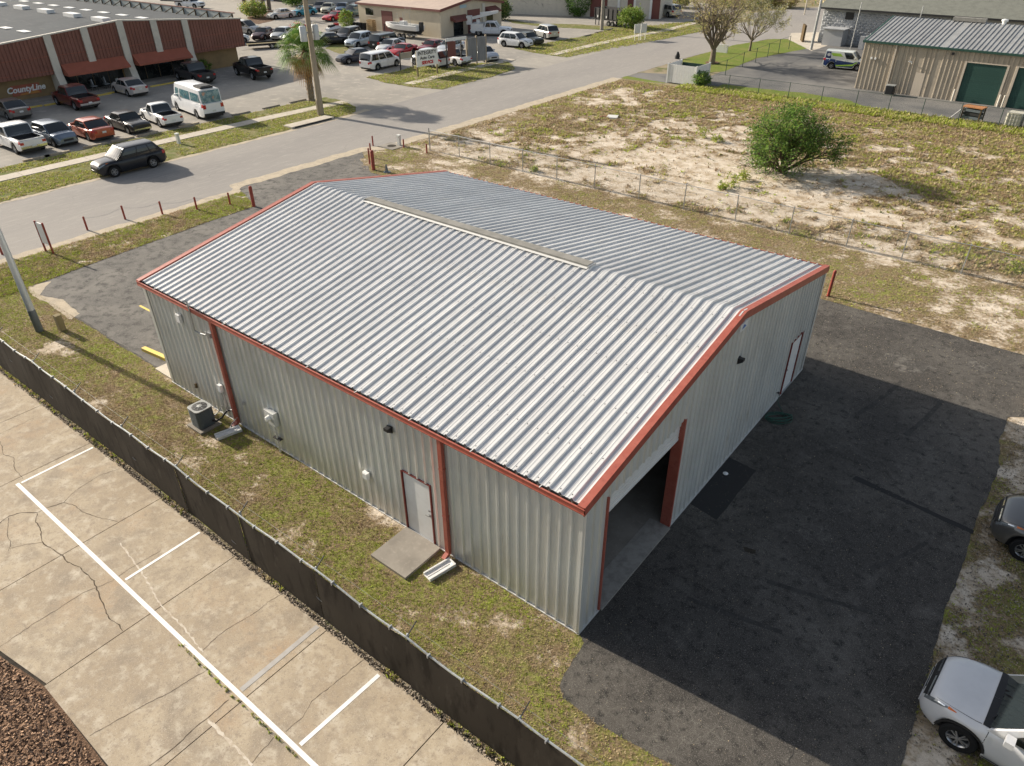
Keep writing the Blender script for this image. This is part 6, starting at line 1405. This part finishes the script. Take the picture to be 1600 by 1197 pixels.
def pick(x, y, g):
    """colour index from greenness noise g"""
    r_ = rng.random(len(x)); gn = fbm(x*.45+90, y*.45+20, 4)+.5*(fbm(x*2+7, y*2+3, 3)-.5)
    out = np.full(len(x), 2)
    out[r_ < .95] = 1; out[(r_ < .30)] = 3; out[(r_ > .62) & (gn+g > .50)] = 0; out[(r_ > .93)] = 4; out[(r_ > .30) & (r_ < .45)] = 2
    out[(gn+g > .60) & (r_ > .35)] = 0; out[(gn+g < .40) & (r_ < .75)] = 3; out[(gn+g < .44) & (r_ > .75)] = 2
    return out
lotp = [tuple(p) for p in lot]
def field_pts(x0, x1, y0, y1, n, thr, sharp=.15, excl=(), incl=None):
    x = x0+rng.random(n)*(x1-x0); y = y0+rng.random(n)*(y1-y0); c = veg_cover(x, y)
    k = rng.random(n) < sstep(thr-sharp, thr+sharp, c)*.97+.03
    k &= ~in_poly(x, y, lotp) & ~((x > -18.3) & (x < .05) & (y > -.02) & (y < 15.3)) & ~((x > -19.7) & (x < -18.2) & (y > -.05) & (y < 1.5)) & ~((x > -5.9) & (x < -4.45) & (y > -1.5) & (y < 0))
    for e in excl: k &= ~in_poly(x, y, e)
    if incl is not None: k &= in_poly(x, y, incl)
    return np.stack([x[k], y[k]], 1)
# near strip between the screened fence and the building
p = field_pts(-31.3, 8.0, -3.45, 1.0, 105000, .40, .25); p = p[(p[:, 0] < 6.5) | (p[:, 1] < -1.4)]
tufts('short_grass', p, .012+.022*rng.random(len(p)), .05, 5, pick(p[:, 0], p[:, 1], .05), spread=1.0, z0=.004)
# front strip along the street
p = field_pts(-35.2, -31.2, -3.4, 14.5, 34000, .36, .25)
tufts('short_grass', p, .03+.045*rng.random(len(p)), .08, 5, pick(p[:, 0], p[:, 1], .07), spread=1.0, z0=.004)
# right yard edge
p = field_pts(6.8, 16, -2, 18.4, 60000, .42, .2)
tufts('short_grass', p, .014+.026*rng.random(len(p)), .06, 5, pick(p[:, 0], p[:, 1], .03), spread=1.0, z0=.004)
# band between yard and chain-link fence
p = field_pts(-35, 22, 21.6, 28.5, 70000, .44, .25)
tufts('short_grass', p, .02+.035*rng.random(len(p)), .08, 4, pick(p[:, 0], p[:, 1], -.05), spread=.9, z0=.01)
# weeds of the open field: clumps with some height
p = field_pts(-34.6, 42, 28.5, 59.6, 150000, .50, .32); d_ = .75*fbm(p[:, 0]*.3, p[:, 1]*.3+50)+.3
q = pick(p[:, 0], p[:, 1], -.08)
tufts('field_weeds', p, (.05+.12*rng.random(len(p))**2)*d_*1.4, .14, 4, q, spread=.75, z0=.015)
# larger dark tussocks to the right
p = field_pts(-30, 44, 29, 59, 24000, .46, .2); tufts('field_tussocks', p, .07+.09*rng.random(len(p)), .16, 12, rng.choice(5, len(p), p=[.07,.24,.17,.42,.10]), spread=.7, z0=.02)
# rank green grass at the green fence
x = -28+rng.random(15000)*72; y = 58.6+rng.random(15000)*2.6; p = np.stack([x, y], 1)
tufts('rank_grass', p, .10+.18*rng.random(len(p)), .18, 6, rng.choice(5, len(p), p=[.45,.3,.1,.05,.1]), spread=.6, z0=.01)
# verge and lawn grass
def poly_tufts(name, poly, n, h, probs, z0):
    xs_ = [q[0] for q in poly]; ys_ = [q[1] for q in poly]; x = min(xs_)+rng.random(n)*(max(xs_)-min(xs_)); y = min(ys_)+rng.random(n)*(max(ys_)-min(ys_))
    k = in_poly(x, y, poly) & (fbm(x*.8, y*.8+11) > .40) & ~((x > -51.0) & (x < -49.45) & (y < 35.4)); p = np.stack([x[k], y[k]], 1)
    if len(p): tufts(name, p, h*(.6+.8*rng.random(len(p))), .12, 5, rng.choice(5, len(p), p=probs), spread=.9, z0=z0)
poly_tufts('verge_grass', [(-45.4,3),(-52.9,3),(-52.9,33),(-50.11, 35.55),(-47.26, 34.44),(-45.6,33)], 26000, .07, [.35,.35,.17,.08,.05], .014)
poly_tufts('verge_grass', [(-56.92, 44.55),(-53.39, 43.81),(-49.67, 43.79),(-46.25, 44.8),(-46.32, 51.97),(-47.07, 57.73),(-50.44, 60.72),(-53.08, 57.75),(-57.42, 52.54),(-56.54, 48.87)], 9000, .09, [.35,.35,.2,.05,.05], .016)
poly_tufts('verge_grass', [(-55.93, 68.67),(-49.63, 67.31),(-46.78, 67.15),(-44.35, 86.38),(-43.57, 95.92),(-49.85, 105.24),(-53.91, 95.12),(-54.99, 89.31),(-54.73, 81.75),(-55.24, 74.35)], 12000, .10, [.35,.35,.2,.05,.05], .016)
# weeds along the foot of the screen, the joints and the white line
x = -30+rng.random(1500)*38; p = np.stack([x, -3.60+rng.normal(0, .05, 1500)], 1); k = fbm(x*1.1, x*0+5) > .52; p = p[k]
tufts('fence_foot_weeds', p, .03+.05*rng.random(len(p)), .06, 6, rng.choice(5, len(p), p=[.35,.2,.2,.2,.05]), z0=.02)
t_ = rng.random(90); p = np.stack([-7.4+t_*5.5, -6.20+rng.normal(0, .015, 90)], 1); tufts('line_weeds', p, .03+.03*rng.random(90), .03, 6, [.6,.2,.0,.0,.2], z0=.02)
# mulch chips
def chips(name, poly, n, L0, m_list, z0, seed=0, probs=None, wr=.35):
    xs_ = [q[0] for q in poly]; ys_ = [q[1] for q in poly]; x = min(xs_)+rng.random(n)*(max(xs_)-min(xs_)); y = min(ys_)+rng.random(n)*(max(ys_)-min(ys_))
    k = in_poly(x, y, poly); x = x[k]; y = y[k]; n = len(x); a = rng.random(n)*PI; L = L0*(.5+rng.random(n)); w = L*wr*(.6+.6*rng.random(n)); tl = rng.normal(0, .35, n); z = z0+.02*rng.random(n)+np.abs(np.sin(tl))*L/2
    ux, uy, uz = np.cos(a)*np.cos(tl), np.sin(a)*np.cos(tl), np.sin(tl); vx, vy = -np.sin(a), np.cos(a)
    V = np.empty((n, 4, 3))
    for i, (s_, t) in enumerate(((-1,-1),(1,-1),(1,1),(-1,1))): V[:, i, 0] = x+ux*L/2*s_+vx*w/2*t; V[:, i, 1] = y+uy*L/2*s_+vy*w/2*t; V[:, i, 2] = z+uz*L/2*s_
    return stuff(bm_faces(name, V.reshape(-1, 3), np.arange(4*n).reshape(-1, 4), m_list, rng.choice(len(m_list), n, p=probs)))
M['chipa'] = mat('chip_light', (.38,.25,.165), .9); M['chipb'] = mat('chip_mid', (.22,.135,.085), .9); M['chipc'] = mat('chip_dark', (.10,.06,.04), .9)
chips('mulch_chips', [(-4,-8.9),(-8.8,-8.80),(-10.6,-9.08),(-11.6,-9.72),(-12.3,-11.1),(-12.8,-13),(-4,-13)], 42000, .075, [M['chipa'], M['chipb'], M['chipc']], .018, probs=[.3,.45,.25])
M['peba'] = mat('pebble', (.32,.27,.21), .95); M['pebb'] = mat('dark_crumb', (.07,.055,.04), .95)
chips('fence_foot_gravel', [(-34,-3.56),(8,-3.56),(8,-3.76),(-34,-3.76)], 9000, .032, [M['peba'], M['pebb']], .014, probs=[.55,.45], wr=.7)
chips('loose_gravel', [(7.0,2),(7.0,18),(8.4,18),(8.6,2)], 6000, .03, [M['peba'], M['scuff']], .012, probs=[.6,.4], wr=.7)
chips('asphalt_grit', [(0.2,-1.4),(7,-1.4),(7,18),(.2,18)], 5500, .013, [M['peba'], M['scuff'], M['g_straw']], .0135, probs=[.45,.4,.15], wr=.8)
chips('asphalt_grit', [(-31,.4),(-19,.4),(-19,15),(-31,13)], 3000, .016, [M['peba'], M['scuff']], .0150, probs=[.5,.5], wr=.8)
chips('asphalt_grit', [(-1,16),(16,18.4),(16,21.5),(-1,21.6)], 3000, .018, [M['peba'], M['g_straw']], .0135, probs=[.6,.4], wr=.8)
# gumball fine litter in the sand
p_ = [(-34.8,22.3),(20,22.3),(20,46),(-34.8,46)]; chips('sand_litter', p_, 26000, .06, [M['g_brown'], M['g_straw'], M['peba']], .02, probs=[.45,.3,.25], wr=.5)

# ---------------- trees ----------------
M['bark'] = mat('grey_bark', (.20,.165,.125), .95, 0, [(6,(.13,.105,.08),.4,.7,5)]); M['darkbark'] = mat('dark_bark', (.10,.075,.055), .95)
def grow(mb, p, d, L, r_, depth, tips, spread=.55, upb=.15, droop=0., nseg=3, kids=(2, 4), shrink=.72, minr=.004):
    pts = [p]; rr = [r_]; q = p.copy(); dd = d.copy()
    for i in range(nseg):
        dd = (dd+Vector((random.gauss(0,.12), random.gauss(0,.12), random.gauss(0,.10)+upb*.3-droop*.12*(4-depth))).normalized()*.22).normalized(); q = q+dd*L/nseg; pts.append(q.copy()); rr.append(max(minr, r_*(1-.42*(i+1)/nseg)))
    mb.tube(pts, rr, 6 if r_ > .03 else 4, caps=False)
    if depth <= 0: tips.append((q.copy(), dd.copy())); return
    for k in range(random.randint(*kids)):
        a = random.uniform(0, 2*PI); ax = dd.cross(Vector((math.cos(a), math.sin(a), .3))).normalized(); nd = (dd*math.cos(spread)+ax*math.sin(spread)*random.uniform(.7, 1.25)+Vector((0,0,upb))).normalized()
        i = random.choice((1, 2, 3)) if depth > 1 else random.choice((1, 2, 3)); i = min(i, nseg)
        grow(mb, pts[i], nd, L*random.uniform(shrink*.85, shrink*1.15), rr[i]*.68, depth-1, tips, spread, upb, droop, nseg, kids, shrink, minr)
    tips.append((q.copy(), dd.copy()))
def leaves(name, tips, per, size, sd, mats, probs, parent, droop=0., flat=.6):
    T = np.array([t[0][:] for t in tips]); n = len(T)*per; c = np.repeat(T, per, 0)
    D = np.repeat(np.array([t[1][:] for t in tips]), per, 0); u = rng.random((n, 1)); c = c-D*u*sd*1.6
    off = rng.normal(0, 1, (n, 3))*sd*.5; off[:, 2] -= droop*np.abs(rng.normal(0, 1, n))*sd; c = c+off
    s = size*(.55+.8*rng.random(n)); A = rng.normal(0, 1, (n, 3)); A[:, 2] = A[:, 2]*flat-droop*.8; A /= np.linalg.norm(A, axis=1)[:, None]
    Bv = np.cross(A, rng.normal(0, 1, (n, 3))); Bv /= np.linalg.norm(Bv, axis=1)[:, None]; V = np.empty((n, 4, 3)); w = .36
    V[:, 0] = c-A*s[:, None]; V[:, 1] = c+Bv*(s*w)[:, None]; V[:, 2] = c+A*s[:, None]; V[:, 3] = c-Bv*(s*w)[:, None]
    return bm_faces(name, V.reshape(-1, 3), np.arange(4*n).reshape(-1, 4), mats, rng.choice(len(mats), n, p=probs), parent)
# the big green shrub-like tree in the field
M['lf1'] = leafmat('leaf_fresh', (.16,.27,.045)); M['lf2'] = leafmat('leaf_mid', (.10,.19,.038)); M['lf3'] = leafmat('leaf_dark', (.04,.085,.022)); M['lf4'] = leafmat('leaf_yellow', (.21,.26,.055))
ft = thing('green_tree', 'bushy multi-stemmed green tree standing alone in the sandy field', 'tree', (-9.8, 38.9, 0))
random.seed(21); mb = MB(); tips = []
for k in range(17):
    a = k*2*PI/17*3+random.uniform(-.2, .2); el = random.uniform(.45, 1.45)
    grow(mb, Vector((.1*math.cos(a), .1*math.sin(a), .05)), Vector((math.cos(a)*math.cos(el), math.sin(a)*math.cos(el), math.sin(el))), random.uniform(1.75, 2.25), .075, 3, tips, .50, .12, .22, 3, (3, 5), .68)
for k in range(14):     # long outlying shoots that break the outline
    a = random.uniform(0, 2*PI); el = random.uniform(.5, 1.4); d = Vector((math.cos(a)*math.cos(el), math.sin(a)*math.cos(el), math.sin(el))); q = Vector((0,0,1.6))+d*1.2
    e = q+d*random.uniform(1.4, 2.0)+Vector((0,0,-.2)); mb.tube([q, (q+e)/2+Vector((0,0,.1)), e], [.02,.012,.005], 4)
    for j in range(7): tips.append((q.lerp(e, .4+.6*j/6), d))
mb.build('trunk', M['darkbark'], ft)
tips = [t for t in tips if t[0].z > .10 and (t[0].x/2.9)**2+(t[0].y/2.9)**2+((t[0].z-2.2)/2.5)**2 < 1.35+.5*math.sin(3*math.atan2(t[0].y, t[0].x)+1)]
for k in range(420):      # side sprays down to the ground
    a = random.uniform(0, 2*PI); z = random.uniform(.12, 4.3); rr = 2.75*math.sqrt(max(.05, 1-((z-1.9)/2.75)**2))*(.78+.22*math.sin(3*a+z)+.14*math.sin(7*a-2*z))*random.uniform(.45, 1.12)
    tips.append((Vector((rr*math.cos(a), rr*math.sin(a), z)), Vector((math.cos(a), math.sin(a), -.1)).normalized()))
leaves('crown', tips, 10, .085, .24, [M['lf1'], M['lf2'], M['lf3'], M['lf4']], [.38,.34,.16,.12], ft, .45)
# large nearly bare tree and the smaller one
def bare(loc, lab, seed, h, R0, nmain, upb, lm, per, spread, size=.05, probs=None):
    random.seed(seed); t = thing('bare_tree', lab, 'tree', loc); mb = MB(); tips = []
    mb.tube([(0,0,0),(.05,0,h*.10),(.02,.03,h*.19)], [R0*1.25, R0, R0*.92], 10)
    for k in range(nmain):
        a = k*2*PI/nmain+random.uniform(-.3,.3); el = random.uniform(.75, 1.35)
        grow(mb, Vector((.02,.03,h*(.15+.04*random.random()))), Vector((math.cos(a)*math.cos(el), math.sin(a)*math.cos(el), math.sin(el))), h*.36, R0*.52, 4, tips, spread, upb, 0, 3, (2, 4), .70, .008)
    mb.build('trunk', M['bark'], t)
    leaves('crown', tips, per, size, .20, lm, probs, t, .1)
bare((-31.1, 73.4, 0), 'large spreading tree with bare grey branches beside the white enclosure', 5, 8.2, .30, 12, .08, [M['g_straw'], M['g_olive'], M['bark']], 5, .46, .085, [.25,.5,.25])
bare((-31.2, 84.3, 0), 'smaller pale flowering tree with thin trunk behind the large bare tree', 9, 6.6, .13, 9, .10, [mat('pale_blossom', (.42,.43,.30), .8), M['g_olive'], M['g_straw']], 9, .46, .075, [.45,.40,.15])
# palm by the utility pole
pt = thing('cabbage_palm', 'cabbage palm with green fan crown and brown hanging fronds beside the utility pole', 'palm', (-52.6, 33.9, 0))
mb = MB(); rr = [.38]+[.28+.03*(i % 2) for i in range(22)]; mb.tube([(0.02*math.sin(i*.3), .02*i*.2, i*4.2/22) for i in range(23)], rr, 12); mb.build('trunk', mat('palm_trunk', (.24,.20,.155), .95, 0, [(9,(.15,.12,.09),.4,.7,5)]), pt)
mb = MB()
for k in range(90): a = random.uniform(0, 2*PI); z = random.uniform(.5, 3.8); mb.bar((.28*math.cos(a),.28*math.sin(a),z), (.42*math.cos(a),.42*math.sin(a),z+.16), .05, .02)
stuff(mb.build('leaf_boots', M['palew'], pt))
def fan(mb, o, a, el, L, drp):
    d = Vector((math.cos(a)*math.cos(el), math.sin(a)*math.cos(el), math.sin(el))); stem = Vector(o); e = stem+d*L*.5+Vector((0,0,-drp*L*.10)); mb.bar(stem, e, .03, .02)
    side = d.cross(Vector((0,0,1))).normalized(); upv = side.cross(d).normalized()
    for j in range(15):
        t = (j-7)/7*1.25; dd = (d*math.cos(t)+side*math.sin(t)).normalized(); l = L*(.62-.12*abs(t)); m1 = e+dd*l*.55+upv*.04; tip = e+dd*l+Vector((0,0,-drp*l*.45)); w = dd.cross(upv).normalized()*.035
        mb.add([e, m1-w, m1+w, tip], [(0,1,2),(1,3,2)])
for nm, n, e0, e1, ms, L in (('frond', 76, -.40, 1.35, ('lf1','lf2','lf4','lf2'), 2.8), ('dead_frond', 34, -1.25, -.35, ('g_straw','orange2','g_brown'), 2.2)):
    if nm == 'dead_frond': M['orange2'] = leafmat('dead_frond_orange', (.42,.22,.07))
    for k in range(n):
        mb = MB(); fan(mb, (0, .05, 4.25+.3*random.random()), random.uniform(0, 2*PI), random.uniform(e0, e1), L*random.uniform(.8, 1.1), 1.1 if nm == 'frond' else .9); mb.build(nm, M[random.choice(ms)], pt)
# bushes
def bush(loc, r_, h, label, n=900, mats=('lf1','lf2','lf4'), size=.12, rag=.25, name='bush', cat='bush'):
    t = thing(name, label, cat, loc); T = []
    for k in range(n//6):
        v = Vector((random.gauss(0,1), random.gauss(0,1), random.gauss(0,1))).normalized(); u = 1-rag*random.random()**1.5; p = Vector((v.x*r_*u, v.y*r_*u, h/2+v.z*h/2*u))
        if p.z > .03: T.append((p, v))
    mb = MB()
    for k in range(5): a = k*1.3; mb.tube([(0,0,0),(r_*.3*math.cos(a), r_*.3*math.sin(a), h*.4),(r_*.6*math.cos(a), r_*.6*math.sin(a), h*.75)], [.05,.035,.015], 5)
    mb.build('stems', M['darkbark'], t)
    leaves('foliage', T, 8, size, r_*.16, [M[m_] for m_ in mats], None, t, .15)
bush((-13.4, -11.6, 0), 1.5, 2.4, 'broad green shrub on the mulch bed beyond the lower left edge of the concrete lot', 1500)
bush((-26.56, 61.34), 1.0, 1.5, 'round dark green bush at the corner of the white enclosure', 1100)
bush((-53.59, 93.64), 2.1, 3.0, 'large light green bush in front of the black dump trailer', 2600, ('lf4','lf1','lf4'), .16)
bush((-67.57, 100.54), 2.2, 5.2, 'tall clipped oval dark green shrub by the cream unit building', 3600, ('lf2','lf3','lf2'), .15, .10)
bush((-75.38, 89.93), 2.0, 3.2, 'dark round shrub beside the cream garage entrance', 2600, ('lf2','lf3','g_dark'), .16, .3)
bush((-86.41, 67.53), 1.2, 2.9, 'bright yellow green bush at the left corner of the cream garage', 1400, ('lf4','lf1','lf4'), .14)
bush((-73.77, 36.15), .8, 1.3, 'small green shrub against the tan wall behind the charcoal pickup', 700, ('lf1','lf2'), .10)
bush((-110.89, 68.73), 2.3, 2.6, 'bright yellow green shrub under the palm trunks at the top', 2200, ('lf4','lf1','g_olive'), .18)
bush((-119.56, 83.66), 2.8, 3.4, 'dark green shrub beyond the turquoise sedan', 2400, ('lf1','lf2','lf3'), .2)
bush((-60.16, 121.55), 2.2, 2.6, 'olive bush at the corner beyond the silver beige vehicle', 1500, ('g_olive','lf2','g_straw'), .2)
bush((-52.79, 126.73), 3.0, 2.6, 'wide olive bush at the far bend of the street', 1500, ('g_olive','lf1','g_straw'), .22)
bush((-48.99, 131.87), 3.4, 2.8, 'green scrub bush above the small pale tree', 1800, ('g_olive','lf1','lf2'), .22)
bush((-45.01, 132.2), 2.6, 2.0, 'brownish scrub bush at the far bend beside the sandy path', 1200, ('g_brown','g_olive'), .22)
# palm trunks at the top planting bed
pb_ = sheet('planting_bed', [(-111.3, 67.39),(-105.15, 63.86),(-102.84, 63.65),(-104.38, 67.29),(-106.55, 70.77),(-113.16, 77.06),(-119.53, 74.93)], .016, M['mulch'], .1, .4, 51); struct(pb_)
for k, (p_, h, ln) in enumerate((((-114.15, 69.61), 7.5, -.5),((-118.87, 74.2), 8, 0),((-117.45, 75.21), 8, .0),((-117.53, 76.34), 8.5, .3))):
    t = thing('tall_palm', ['leaning palm trunk at the left end of the planting bed','second palm trunk from the left in the planting bed','third palm trunk from the left in the planting bed','palm trunk at the right end of the planting bed'][k], 'palm', p_, group='palms in the top planting bed')
    MB().tube([(0,0,0),(ln*.4,ln*.8,h*.5),(ln,ln*1.6,h)], [.38,.3,.26], 10).build('trunk', M['bark'], t)
    for j in range(16):
        mb = MB(); fan(mb, (ln, ln*1.6, h), j*PI/8, random.uniform(-.4,1.1), 2.0, 1.0); mb.build('frond', M[random.choice(('lf1','lf2'))], t)
# leafy weeds standing in the field
for k, (px_w, hh, l) in enumerate((((-17.72, 43.71),.9,'leafy yellow green weed clump left of the green tree'),((-16.47, 43.28),.6,'small leafy weed beside the taller clump left of the green tree'),((-11.12, 34.12),.8,'leafy weed clump just below the green tree, near the fence'),((-11.07, 35.78),.6,'leafy weed clump at the foot of the green tree'),((-11.39, 33.28),.5,'low leafy weed by the chain-link fence below the tree'),((4.99, 30.31),.7,'bright green leafy weed clump at the right edge by the chain-link fence'),((-23.07, 29.07),.35,'small weed by the chain-link fence post'))):
    t = thing('leafy_weed', l, 'weed', px_w, group='leafy weeds in the field'); T = []
    for j in range(26): a = random.uniform(0, 2*PI); r_ = random.uniform(0, hh*.8); z = random.uniform(.05, hh); T.append((Vector((r_*math.cos(a), r_*math.sin(a), z)), Vector((0,0,1))))
    leaves('foliage', T, 9, .09, .12, [M['lf4'], M['g_green'], M['g_olive']], [.5,.3,.2], t, -.3)
# far scrub beyond the street bend
n = 2600; x = -75+rng.random(n)*150; y = 124+rng.random(n)*55; k = (fbm(x*.06, y*.06) > .38) & (np.abs(x+40+(y-130)*.9) > 5) & ((y > 130) | (x < -46)); x = x[k]; y = y[k]
T = [(Vector((a, b, random.uniform(.1, .9))), Vector((0,0,1))) for a, b in zip(x, y)]
o = leaves('far_scrub', T, 16, .30, 1.4, [M['g_olive'], M['lf2'], M['g_brown'], M['g_straw']], [.35,.2,.25,.2], None, .1); stuff(o)
